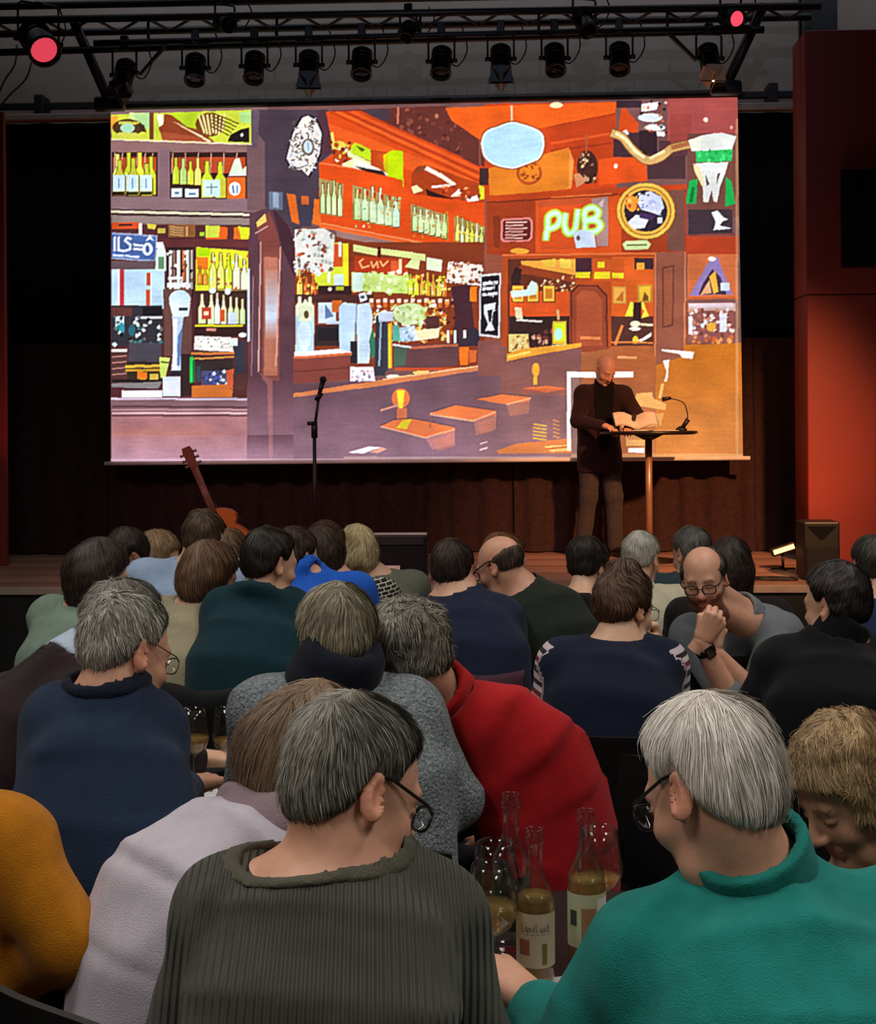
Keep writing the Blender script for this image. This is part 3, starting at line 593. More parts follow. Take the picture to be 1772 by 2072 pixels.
# right side
poly('#8a4a34', [985, 395, 1020, 395, 1022, 760, 985, 745]); rc('#7a4a42', 972, 690, 1022, 760)
poly('#c23e12', [985, 210, 1250, 206, 1250, 380, 985, 400])
poly('#ec5c14', [905, 218, 1248, 206, 1248, 228, 1180, 246, 1106, 258, 1080, 262, 1000, 290, 975, 282, 920, 245]); poly('#5a2a22', [940, 262, 975, 282, 975, 338, 940, 320]); ln('#a83410', [1110, 258, 1248, 230], 3)
poly('#b83a10', [1105, 262, 1248, 232, 1248, 330, 1150, 340]); ln('#d8501c', [1120, 290, 1240, 270], 5); ln('#9a3010', [1120, 305, 1240, 290], 4)
el('#f4e8b0', 1130, 213, 13, 6); ln('#d8c8a0', [1040, 214, 1040, 248], 5)
poly('#d8781c', [993, 340, 1040, 330, 1155, 298, 1164, 330, 1158, 382, 996, 398]); poly('#e8903c', [1156, 300, 1165, 325, 1160, 382, 1154, 382]); el('#a84818', 1075, 350, 26, 24); el('#d8781c', 1075, 350, 20, 18); speck(1058, 335, 1092, 366, 26, ['#7a3010', '#d8781c', '#a04414'], 4); rc('#3a2420', 975, 340, 993, 375)
lamp = bez([(978, 290), (986, 268), (1012, 255), (1040, 247), (1072, 254), (1099, 268), (1106, 292), (1096, 320), (1066, 334), (1038, 341), (1004, 333), (984, 316), (978, 290)], 5)[:-1].ravel().tolist()
poly('#8a4a20', [x_ + (2 if x_ > 1040 else -2) if i % 2 == 0 else x_ + (2 if x_ > 294 else -2) for i, x_ in enumerate(lamp)]); poly('#e8f8ff', lamp); poly('#b0dff8', [1040 + (x_ - 1040) * 0.94 if i % 2 == 0 else 294 + (x_ - 294) * 0.92 for i, x_ in enumerate(lamp)])
el('#3a2018', 1192, 338, 21, 34); ln('#a85030', [1190, 272, 1190, 310], 4); speck(1176, 312, 1208, 370, 30, ['#c89868', '#2a1410', '#8a5a3c', '#e0b888'], 5); poly('#c8865a', [1164, 352, 1176, 350, 1190, 366, 1170, 380])
poly('#dc4c12', [1215, 322, 1310, 312, 1312, 366, 1215, 374]); el('#e8e0d0', 1249, 336, 4, 5); poly('#c84410', [1248, 300, 1262, 212, 1295, 250, 1290, 300])
rc('#38262a', 1244, 268, 1332, 318); rc('#2a1a20', 1296, 264, 1330, 312); poly('#f0f4f8', [1258, 268, 1270, 262, 1276, 272, 1260, 276]); rc('#402a2c', 1312, 310, 1388, 362); rc('#503034', 1335, 285, 1395, 315)
rc('#30222a', 1250, 203, 1300, 218); poly('#f0f4fc', [1300, 210, 1336, 206, 1330, 222, 1300, 226]); el('#dce8f4', 1318, 238, 24, 9); el('#e8f0f8', 1328, 258, 20, 7); poly('#f4f8fc', [1330, 266, 1350, 266, 1346, 276, 1332, 276]); speck(1296, 204, 1356, 270, 20, ['#8a3a20', '#2c1c20', '#e8c8a8', '#c86840'], 5)
rc('#a24842', 1352, 196, 1495, 285); rc('#9a4038', 1358, 230, 1400, 290); el('#f0d8c8', 1428, 242, 5, 5); el('#d8a098', 1479, 258, 3, 4); rc('#6a4034', 1392, 270, 1495, 440)
ln('#7a4a20', bez([(1244, 270), (1262, 278), (1280, 300), (1310, 324), (1338, 318), (1362, 300), (1398, 292)], 8).ravel(), 19); ln('#d0a862', bez([(1244, 270), (1262, 278), (1280, 300), (1310, 324), (1338, 318), (1362, 300), (1398, 292)], 8).ravel(), 15); ln('#f4ecb0', bez([(1250, 270), (1270, 284), (1288, 306), (1306, 318)], 6).ravel(), 6); ln('#f0dca0', [1318, 320, 1345, 306], 6); ln('#b06838', [1362, 298, 1396, 290], 9)
poly('#dce4dc', [1394, 284, 1420, 274, 1460, 268, 1490, 276, 1480, 304, 1400, 306]); poly('#e8ecd8', [1396, 286, 1420, 276, 1418, 304, 1402, 306]); poly('#24b858', [1408, 306, 1482, 302, 1480, 326, 1410, 328]); speck(1412, 306, 1480, 326, 14, ['#38d870', '#18a048'], 6)
poly('#d8e0dc', [1408, 330, 1474, 328, 1468, 350, 1456, 380, 1452, 410, 1445, 408, 1440, 385, 1434, 410, 1424, 408, 1422, 376, 1410, 345]); poly('#5a4030', [1428, 352, 1436, 372, 1430, 376]); poly('#5a4030', [1452, 352, 1458, 350, 1450, 374]); poly('#e8d8a0', [1404, 330, 1418, 340, 1426, 378, 1420, 376, 1406, 345]); poly('#12a444', [1396, 366, 1412, 362, 1410, 412, 1388, 412]); poly('#12a444', [1468, 358, 1480, 368, 1488, 412, 1468, 418]); poly('#0a7030', [1400, 380, 1406, 378, 1404, 408, 1396, 410])
rc('#342a30', 1394, 424, 1482, 474); poly('#e8f0f8', [1440, 430, 1452, 426, 1464, 440, 1474, 444, 1462, 448, 1456, 456, 1482, 462, 1444, 466, 1448, 448]); rc('#b03a1a', 1390, 478, 1494, 515); ln('#7a3a2c', [1390, 476, 1490, 474], 4)
# cornice with the pub sign
poly('#9a3614', [990, 400, 1390, 374, 1390, 512, 1020, 516, 990, 514]); poly('#d04c14', [1088, 404, 1260, 392, 1260, 512, 1088, 512]); poly('#b23c12', [990, 396, 1390, 372, 1390, 382, 990, 408]); ln('#e06a2c', [1120, 400, 1240, 392], 3); ln('#5c2212', [990, 410, 1388, 386], 2); poly('#6a4438', [1352, 386, 1386, 384, 1386, 508, 1352, 506]); poly('#7a2e14', [1002, 438, 1016, 436, 1016, 502, 1004, 500])
poly('#d88078', [1018, 448, 1024, 442, 1076, 440, 1082, 448, 1082, 482, 1076, 488, 1024, 490, 1018, 484]); poly('#5c1c18', [1022, 449, 1026, 446, 1074, 444, 1078, 450, 1078, 480, 1073, 485, 1027, 486, 1022, 482])
for k in range(6): ln('#e8a898', [1028, 450 + k * 6.4, 1070 - (k % 2) * 8, 449 + k * 6.4], 3)
el('#e8a030', 1056, 508, 19, 6)
poly('#b84820', [1094, 406, 1236, 396, 1236, 500, 1098, 504]); poly('#cc4a16', [1098, 420, 1180, 412, 1180, 500, 1100, 500]); poly('#a08078', [1200, 402, 1234, 398, 1234, 498, 1212, 498]); poly('#c8b8b0', [1214, 412, 1226, 402, 1222, 420])
PUBL = [[(1109, 484), (1112, 458), (1114, 438), (1128, 431), (1137, 441), (1131, 456), (1116, 463)], [(1148, 434), (1146, 458), (1154, 472), (1166, 467), (1170, 448), (1173, 426)], [(1187, 470), (1187, 450), (1187, 428), (1202, 420), (1214, 428), (1208, 441), (1190, 446), (1208, 446), (1218, 456), (1208, 468), (1187, 470)]]
for c_, w_, a_ in (('#a8dc30', 16, 0.5), ('#b8ec70', 11, 0.6), ('#c8f6e0', 7, 1.0)):
    for L_ in PUBL: ln(c_, bez(L_, 5).ravel(), w_, a_)
poly('#c8dcf4', [1164, 474, 1178, 464, 1206, 472, 1210, 500, 1170, 502]); el('#705868', 1174, 482, 4, 5)
el('#7a4a10', 1310, 428, 60, 59); el('#e8b848', 1309, 427, 58, 57); el('#8a5414', 1309, 427, 51, 50); el('#e0ac40', 1309, 427, 49, 48); el('#241c28', 1309, 427, 43, 42)
poly('#c8d4f4', [1296, 396, 1318, 386, 1340, 398, 1346, 420, 1336, 436, 1320, 430, 1300, 424, 1292, 410]); poly('#e0e8fc', [1272, 450, 1290, 434, 1316, 440, 1306, 462, 1284, 464]); poly('#3a2850', [1298, 430, 1330, 436, 1320, 446, 1296, 440]); el('#e09030', 1281, 412, 12, 16); speck(1270, 396, 1294, 430, 14, ['#e8c050', '#b84020', '#f0a030'], 5); el('#a8b8e0', 1322, 410, 8, 5); rc('#c8d0e8', 1332, 440, 1342, 452); speck(1296, 390, 1345, 440, 14, ['#8090c8', '#f0f4ff', '#402c50'], 4)
poly('#c8dc98', [1262, 494, 1270, 487, 1312, 486, 1320, 494, 1314, 504, 1268, 506]); ln('#507040', [1272, 496, 1310, 495], 3)
# under the cornice
poly('#a84418', [1020, 515, 1390, 510, 1390, 730, 1020, 730]); ln('#d86830', [1022, 516, 1386, 512], 4)
rc('#582818', 1032, 524, 1168, 740); poly('#e8a038', [1058, 528, 1168, 524, 1168, 558, 1130, 550, 1060, 536]); poly('#e0b838', [1102, 526, 1128, 524, 1128, 540, 1104, 540]); poly('#e8c848', [1136, 524, 1158, 524, 1160, 544, 1138, 542]); poly('#8a3818', [1060, 536, 1168, 560, 1168, 572, 1100, 560, 1044, 552]); poly('#2a1a18', [1038, 560, 1048, 540, 1060, 545, 1056, 580, 1040, 590])
speck(1100, 560, 1166, 592, 40, ['#e8b880', '#7a3c20', '#f4d8b0', '#c87840'], 4); rc('#d8501a', 1036, 590, 1160, 640)
for x in (1040, 1070, 1102): rc('#6a3010', x, 576, x + 26, 612); rc('#e8b840', x + 2, 578, x + 24, 610); rc('#c87820', x + 6, 584, x + 20, 604)
poly('#c8e8e0', [1038, 588, 1070, 586, 1080, 568, 1092, 574, 1090, 596, 1060, 600, 1040, 602]); rc('#2c1c18', 1036, 640, 1160, 700); ln('#e8e8d8', [1050, 648, 1100, 650], 4); poly('#e8d8a8', [1046, 622, 1060, 622, 1062, 646, 1048, 644]); poly('#e0c878', [1034, 676, 1074, 676, 1076, 710, 1034, 712]); speck(1036, 678, 1076, 710, 24, ['#8a5a20', '#f0e0a0', '#c89840'], 4); speck(1080, 665, 1125, 705, 20, ['#8a4a30', '#5a3028', '#c89878', '#38201c'], 7)
rc('#d8b030', 1122, 648, 1150, 696); rc('#c8e820', 1126, 654, 1146, 690); el('#a8f0d8', 1134, 676, 8, 12); rc('#3c2a10', 1120, 644, 1152, 650); ln('#e0a870', [1132, 628, 1134, 646], 5); poly('#e0f0a0', [1120, 698, 1152, 696, 1154, 706, 1122, 710])
# arched door
poly('#8a3c22', [1156, 760, 1156, 590, 1172, 576, 1214, 576, 1232, 596, 1236, 760]); poly('#a24a2a', [1170, 700, 1170, 600, 1182, 588, 1206, 588, 1222, 606, 1222, 700]); ln('#4a2014', [1160, 700, 1160, 592, 1174, 578, 1212, 578, 1230, 598, 1232, 700], 3); ln('#e08048', [1180, 684, 1216, 684], 6); ln('#d07038', [1178, 714, 1206, 714], 3); ln('#d07038', [1178, 724, 1206, 724], 3)
rc('#d0581a', 1240, 520, 1325, 660); rc('#3c2028', 1168, 522, 1200, 560); rc('#c05018', 1202, 524, 1265, 570)
for x0, y0, x1, y1 in ((1168, 550, 1198, 562), (1206, 550, 1238, 564), (1242, 552, 1265, 563), (1212, 530, 1226, 542)): rc('#e0d020', x0, y0, x1, y1)
rc('#30222a', 1286, 522, 1324, 545); rc('#e8a030', 1290, 532, 1306, 546); rc('#c89838', 1243, 580, 1270, 614); rc('#e8a848', 1246, 583, 1267, 611); poly('#b86820', [1248, 608, 1264, 588, 1264, 610]); rc('#b88828', 1292, 576, 1322, 612); rc('#e8b830', 1296, 580, 1318, 608); poly('#7a4818', [1302, 608, 1306, 590, 1314, 600, 1314, 608])
rc('#4a2a20', 1240, 640, 1324, 720); poly('#d8e838', [1268, 640, 1278, 610, 1288, 614, 1288, 640]); poly('#e8e040', [1294, 612, 1304, 612, 1316, 640, 1300, 644, 1306, 630]); rc('#2a1814', 1284, 612, 1300, 650); el('#f0e8c0', 1288, 655, 10, 6); el('#f8f4d8', 1287, 665, 12, 4); poly('#f0e8d8', [1292, 690, 1320, 672, 1320, 680, 1300, 692]); el('#f0c038', 1288, 688, 6, 8); ln('#e07830', [1262, 660, 1248, 696], 6); ln('#f0d0a0', [1300, 656, 1322, 658], 5); ln('#e88038', [1240, 692, 1322, 694], 3)
rc('#9a5228', 1238, 700, 1330, 940)
# right post, pictures
poly('#8a4e38', [1326, 512, 1386, 508, 1386, 940, 1326, 940]); poly('#6a3428', [1342, 540, 1366, 536, 1364, 660, 1342, 664]); poly('#904e34', [1345, 544, 1363, 540, 1361, 656, 1345, 660]); ln('#d88050', [1328, 514, 1328, 730], 3); ln('#c07850', [1388, 510, 1386, 720], 3)
rc('#c86838', 1392, 514, 1492, 604); poly('#8a78b0', [1440, 520, 1452, 520, 1482, 596, 1396, 598]); poly('#3a2838', [1424, 572, 1442, 545, 1458, 560, 1470, 596, 1414, 596]); poly('#e8a838', [1436, 560, 1448, 548, 1454, 590, 1444, 596]); rc('#c8d8f0', 1458, 572, 1476, 588); poly('#d8a070', [1418, 596, 1436, 566, 1440, 594]); el('#f0e0d8', 1441, 524, 8, 5); ln('#b85828', [1390, 604, 1494, 602], 5)
rc('#7a4a3c', 1390, 610, 1490, 698); rc('#c8a8a0', 1394, 613, 1488, 630); rc('#d8c8d0', 1396, 614, 1484, 622); rc('#8a5048', 1396, 628, 1484, 692); speck(1396, 626, 1484, 680, 60, ['#c88868', '#6a3830', '#e8d0c8', '#a86050', '#d8e0f0'], 6); el('#e0a838', 1439, 662, 9, 9); rc('#d8dcf0', 1456, 634, 1470, 672); rc('#e8e4f0', 1394, 640, 1402, 676); speck(1404, 680, 1482, 694, 16, ['#d87838', '#c86028', '#e89850'], 6)
poly('#c06c18', [1386, 698, 1500, 694, 1506, 940, 1330, 940, 1328, 740, 1386, 720]); grad_('#d88a3c', 1300, 800, 1506, 940, 0.0, 0.6)
poly('#f4f4f0', [1340, 706, 1406, 712, 1402, 726, 1382, 724, 1376, 716, 1342, 710]); poly('#f4f0ec', [1343, 730, 1356, 728, 1354, 750, 1352, 772, 1346, 772, 1350, 752]); poly('#f0c868', [1340, 776, 1346, 776, 1342, 800, 1340, 806, 1334, 806]); poly('#f0b860', [1290, 796, 1322, 794, 1324, 806, 1350, 818, 1348, 830, 1288, 820]); poly('#e8a850', [1258, 840, 1345, 836, 1340, 862, 1262, 868])
poly('#a4562a', [1240, 700, 1330, 720, 1330, 780, 1240, 760]); ln('#e09858', [1254, 722, 1290, 724], 5); poly('#a05a30', [1150, 720, 1240, 705, 1240, 800, 1150, 800])
# counter front of the right, chalkboard
poly('#7a4e48', [1022, 735, 1160, 700, 1180, 708, 1180, 800, 1022, 800]); poly('#e8a030', [1030, 716, 1060, 706, 1180, 694, 1180, 702, 1060, 724, 1030, 732]); ln('#f4d858', [1034, 722, 1076, 712], 5)
poly('#d8dce0', [976, 556, 1018, 552, 1016, 684, 974, 680]); poly('#141216', [979, 560, 1015, 557, 1012, 679, 977, 676])
for k in range(3): ln('#f0f4f8', [983, 574 + k * 11, 1010 - (k % 2) * 6, 572 + k * 11], 6)
speck(984, 568, 1010, 605, 16, ['#f0f4f8', '#a8b0b8', '#141216'], 3); poly('#d8e4ec', [984, 616, 1008, 612, 1006, 628, 1012, 626, 1002, 632, 1000, 655, 1006, 668, 986, 670, 992, 655, 984, 634]); poly('#16141a', [991, 628, 1001, 626, 999, 650, 994, 652])
poly('#7a4c44', [1018, 700, 1030, 700, 1030, 800, 1018, 800])
# stools
for pts in ([776, 862, 802, 850, 838, 848, 925, 864, 926, 872, 866, 886], [874, 836, 926, 820, 1008, 832, 1008, 840, 962, 852], [968, 808, 1020, 798, 1078, 804, 1076, 812, 1030, 818], [1062, 786, 1110, 780, 1150, 786, 1110, 794]): poly('#e07034', pts)
poly('#dcd820', [806, 866, 820, 850, 838, 848, 828, 868]); poly('#c0706a', [866, 886, 924, 872, 924, 900, 880, 910]); poly('#a8685c', [964, 852, 1008, 838, 1006, 870, 968, 880]); poly('#98604e', [1030, 818, 1076, 812, 1074, 836, 1036, 842]); ln('#f4b090', [876, 834, 960, 850, 1006, 834], 3)
el('#d87038', 816, 806, 18, 20); poly('#e8e428', [808, 790, 824, 790, 820, 828, 812, 828]); poly('#dc7038', [808, 826, 828, 826, 828, 852, 808, 852]); ln('#d09078', [776, 830, 810, 820], 4); el('#e89838', 1088, 748, 8, 14); poly('#e8b030', [1084, 736, 1093, 736, 1092, 778, 1084, 778])
poly('#b0443c', [1060, 786, 1150, 786, 1150, 790, 1060, 796], 0.4)
# haze of the dark floor, lower left and middle
grad_('#a07f92', 598, 800, 1160, 940, 0.0, 0.62); grad_('#b892a8', 226, 880, 598, 938, 0.15, 0.85); grad_('#a07c8c', 503, 760, 598, 880, 0.0, 0.6)
for pts in ([776, 862, 802, 850, 838, 848, 925, 864, 926, 872, 866, 886], [874, 836, 926, 820, 1008, 832, 1008, 840, 962, 852], [968, 808, 1020, 798, 1078, 804, 1076, 812, 1030, 818]): poly('#e2733a', pts, 0.75)
poly('#dcd820', [806, 866, 820, 850, 838, 848, 828, 868], 0.8)
poly('#e88038', [1010, 912, 1050, 898, 1160, 886, 1160, 916, 1016, 918], 0.9); poly('#f4d878', [1104, 902, 1156, 900, 1150, 912, 1120, 914]); ln('#d8501c', [1112, 908, 1150, 904], 3)
for k in range(5): ln('#e8b840', [1084, 858 + k * 7, 1110, 862 + k * 7], 3); ln('#d89060', [1124, 850 + k * 8, 1136, 854 + k * 8], 3)
poly('#f4f4f8', [708, 916, 750, 904, 776, 904, 740, 918]); poly('#e09a88', [752, 916, 776, 904, 788, 908, 770, 916]); ln('#f0d8d0', [976, 898, 990, 894], 2); ln('#f0d8d0', [976, 910, 990, 906], 3)
for pts in ([776, 862, 802, 850, 838, 848, 925, 864], [874, 836, 926, 820, 1008, 832], [968, 808, 1020, 798, 1078, 804]): ln('#5a3a34', [v - (2 if k % 2 else 0) for k, v in enumerate(pts)], 2, 0.8)
for pts in ([866, 886, 925, 868], [962, 852, 1008, 834], [1030, 818, 1078, 806], [874, 838, 962, 852], [776, 863, 866, 886]): ln('#f4b48c', pts, 2.5, 0.9)
poly('#d07c60', [880, 892, 922, 878, 922, 905, 890, 912], 0.5); poly('#c87858', [972, 856, 1004, 844, 1002, 872, 976, 880], 0.5)
ln('#8a5a50', [874, 838, 876, 866], 2); ln('#c08068', [924, 870, 924, 902], 2); ln('#c08068', [1008, 838, 1006, 868], 2)
grad_('#c07048', 985, 740, 1160, 930, 0.0, 0.0)
wy_, wx_ = np.mgrid[0:CH, 0:CW]; warm_light_wash = (np.clip((wx_ + X0 - 900) / 350, 0, 1) * np.clip((wy_ + Y0 - 720) / 120, 0, 1) * 0.38)[..., None].astype(f32); canvas[:] = canvas * (1 - warm_light_wash) + hx('#c87a48') * warm_light_wash  # warm stage light painted into the picture, stronger towards the lower right
# bright door frame behind the speaker
rc('#f4f6fa', 1151, 753, 1159, 912); rc('#f4f6fa', 1151, 752, 1284, 764); rc('#8a6a60', 1160, 764, 1176, 930); rc('#f4f6f0', 1274, 906, 1306, 916); rc('#e0a860', 1270, 870, 1312, 902); rc('#c88848', 1272, 880, 1308, 890)
# pale border at the lower edge and right edge of the cloth
grad_('#d8b4c4', 222, 928, 700, 940, 0.6, 0.6); grad_('#d8b8b0', 700, 924, 1160, 940, 0.5, 0.5); grad_('#e8b070', 1160, 918, 1506, 940, 0.5, 0.5); grad_('#d8a878', 1488, 240, 1494, 930, 0.45, 0.45, False)
# the projector's own softness: small blur and a sharpening halo
def blur(a, r):
    for ax in (0, 1):
        acc = a.copy()
        for k in range(1, r + 1): acc = acc + np.roll(a, k, ax) + np.roll(a, -k, ax)
        a = acc / (2 * r + 1)
    return a
rg = np.random.RandomState(3)
def streak(ny, nx):
    a = rg.normal(size=(ny, nx)).astype(f32); yi = np.linspace(0, ny - 1.001, CH); xi = np.linspace(0, nx - 1.001, CW); y0 = yi.astype(int); x0 = xi.astype(int); fy = (yi - y0)[:, None]; fx = (xi - x0)[None]
    return (a[y0][:, x0] * (1 - fy) * (1 - fx) + a[y0 + 1][:, x0] * fy * (1 - fx) + a[y0][:, x0 + 1] * (1 - fy) * fx + a[y0 + 1][:, x0 + 1] * fy * fx)[..., None].astype(f32)
canvas = canvas * (1 + 0.018 * streak(190, 60) + 0.05 * streak(30, 40) + 0.025 * streak(370, 640))
cb = blur(canvas, 1); canvas = np.clip((cb + 0.75 * (cb - blur(cb, 4))) * 0.97 + np.array([0.055, 0.035, 0.045], f32), 0, 1)  # plus a faint haze of projected light painted over the blacks
crn = [(224.0, 222.0), (1492.0, 197.0), (1503.0, 929.0), (224.0, 936.0)]
wc = [PY(x, y, YS) for x, y in crn]
NX, NYg = 637, 361
u, vv = np.meshgrid(np.linspace(0, 1, NX), np.linspace(0, 1, NYg))
def bil(q): q = [np.array(t, float) for t in q]; return ((1 - u) * (1 - vv))[..., None] * q[0] + (u * (1 - vv))[..., None] * q[1] + (u * vv)[..., None] * q[2] + ((1 - u) * vv)[..., None] * q[3]
Wp = bil(wc); Tp = bil(crn) - (X0, Y0)
ix = np.clip(Tp[..., 0].astype(int), 0, CW - 1); iy = np.clip(Tp[..., 1].astype(int), 0, CH - 1)
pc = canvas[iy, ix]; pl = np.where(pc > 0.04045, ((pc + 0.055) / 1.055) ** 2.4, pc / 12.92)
nid = np.arange(NX * NYg).reshape(NYg, NX)
qf = np.stack([nid[1:, :-1], nid[1:, 1:], nid[:-1, 1:], nid[:-1, :-1]], -1).reshape(-1, 4)
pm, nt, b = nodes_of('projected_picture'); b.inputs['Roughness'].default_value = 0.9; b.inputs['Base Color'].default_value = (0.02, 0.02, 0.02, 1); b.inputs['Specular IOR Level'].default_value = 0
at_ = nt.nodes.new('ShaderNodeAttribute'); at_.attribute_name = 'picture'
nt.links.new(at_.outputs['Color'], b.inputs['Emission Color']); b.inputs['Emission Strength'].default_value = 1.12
scr = empty('projection_screen', (0, YS, STZ), 'wide projection screen showing a warm orange pub interior with a PUB sign', 'projection screen')
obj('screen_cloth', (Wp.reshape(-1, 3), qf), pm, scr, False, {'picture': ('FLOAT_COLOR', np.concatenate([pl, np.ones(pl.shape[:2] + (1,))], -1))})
off = np.array([0, 0.012, 0])
obj('cloth_back', ([p_ + off for p_ in wc], [(0, 1, 2, 3)]), mat('cloth_black', '#101010', 0.9), scr, False)
a, b_ = PY(212, 938, YS), PY(1517, 927, YS)
obj('bottom_bar', tube([a, b_], 0.018, 10), mat('bar_white', '#e6dcd8', 0.5), scr)
a, b_ = PY(218, 218, YS - 0.02), PY(1498, 191, YS - 0.02)
obj('roller_case', tube([a + (0, 0, 0.01), b_ + (0, 0, 0.01)], 0.032, 10), mat('steel_black', '#0b0b0c', 0.5), scr)
# ------------------------------------------------------------------ people
def rot(yaw, pitch, roll):
    """columns right, forward, up of a head facing the stage (yaw 0), turned right by yaw, bowed by pitch, tilted right by roll"""
    return np.array((Matrix.Rotation(-rad(yaw), 3, 'Z') @ Matrix.Rotation(-rad(pitch), 3, 'X') @ Matrix.Rotation(rad(roll), 3, 'Y')))
def unit(v): v = np.asarray(v, float); return v / (np.linalg.norm(v) + 1e-9)
def head_sdf(q, jaw=1.0, ear=1.0):
    """q in head coordinates: x right, y forward, z up, origin mid skull"""
    d = ell(q, (0, -0.012, 0.03), (0.077, 0.097, 0.088))
    d = smin(d, ell(q, (0, 0.028, -0.035), (0.062 * jaw, 0.066, 0.085)), 0.03)
    d = smin(d, cone(q, (-0.03 * jaw, 0.045, -0.098), (0.03 * jaw, 0.045, -0.098), 0.022, 0.022), 0.03)
    d = smin(d, ell(q, (0, 0.079, -0.108), (0.02, 0.018, 0.016)), 0.02)
    d = smin(d, cone(q, (-0.036, 0.076, 0.02), (0.036, 0.076, 0.02), 0.013, 0.013), 0.015)
    for s in (-1, 1):
        d = smin(d, ell(q, (s * 0.04, 0.062, -0.036), (0.024, 0.024, 0.022)), 0.02)
        d = smax(d, -ell(q, (s * 0.033, 0.1, -0.001), (0.02, 0.017, 0.012)), 0.012)
        d = smin(d, ell(q, (s * 0.032, 0.077, -0.002), (0.0155, 0.0135, 0.0115)), 0.004)
    d = smin(d, cone(q, (0, 0.09, 0.008), (0, 0.112, -0.032), 0.008, 0.0125), 0.012)
    for s in (-1, 1): d = smin(d, ell(q, (s * 0.012, 0.1, -0.037), (0.009, 0.012, 0.008)), 0.008)
    d = smin(d, cone(q, (-0.02, 0.086, -0.0655), (0.02, 0.086, -0.0655), 0.0065, 0.0065), 0.006)
    d = smin(d, cone(q, (-0.017, 0.086, -0.077), (0.017, 0.086, -0.077), 0.007, 0.007), 0.006)
    d = smax(d, -cone(q, (-0.024, 0.099, -0.0712), (0.024, 0.099, -0.0712), 0.004, 0.004), 0.005)
    for s in (-1, 1):
        A = np.array(Matrix.Rotation(s * -0.6, 3, 'Z') @ Matrix.Rotation(0.2, 3, 'X'))
        e = ell(q, (s * 0.083 * ear, -0.014, -0.008), (0.0085, 0.021, 0.035), A)
        e = smax(e, -ell(q, (s * (0.083 * ear + 0.008), -0.008, -0.003), (0.007, 0.013, 0.023), A), 0.004)
        e = smin(e, ell(q, (s * 0.078, -0.002, -0.034), (0.007, 0.009, 0.011)), 0.006)
        d = smin(d, e, 0.006)
    return d
def tint_of(q, beard=0, lips=1.0):
    t = np.ones((len(q), 4), f32)
    def mixc(m, c):
        m = np.clip(m, 0, 1)[:, None]; t[:, :3] = t[:, :3] * (1 - m) + np.array(c, f32) * m
    x, y, z = np.abs(q[:, 0]), q[:, 1], q[:, 2]
    mixc(np.exp(-((x - 0.045) / 0.02) ** 2 - ((z + 0.035) / 0.02) ** 2) * (y > 0.04) * 0.35, (1.0, 0.72, 0.66))
    mixc(np.exp(-(x / 0.02) ** 2 - ((z + 0.034) / 0.014) ** 2) * (y > 0.09) * 0.4, (1.0, 0.7, 0.64))
    mixc(((x < 0.026) & (np.abs(z + 0.0715) < 0.0125) & (y > 0.07)) * 0.75 * lips, (0.8, 0.42, 0.4))
    mixc(((x > 0.012) & (x < 0.05) & (np.abs(z - 0.0225 + (x - 0.03) ** 2 * 6) < 0.0045) & (y > 0.06)) * 0.75, (0.3, 0.24, 0.2))
    mixc(((x > 0.017) & (x < 0.048) & (np.abs(z + 0.006) < 0.0032) & (y > 0.06)) * 0.8, (0.18, 0.13, 0.11))
    mixc((x > 0.074) * (np.abs(z) < 0.05) * 0.4, (1.0, 0.62, 0.54))
    if beard:
        m = ((z < -0.028 + 0.0 * y) & (y > 0.0)) * np.clip((-(z + 0.028)) / 0.015, 0, 1)
        m *= ~((x < 0.018) & (np.abs(z + 0.0715) < 0.009) & (y > 0.08)); m *= ~((z > -0.052) & (x < 0.052) & (y > 0.055))
        mixc(m * beard, (0.3, 0.22, 0.18))
    return t
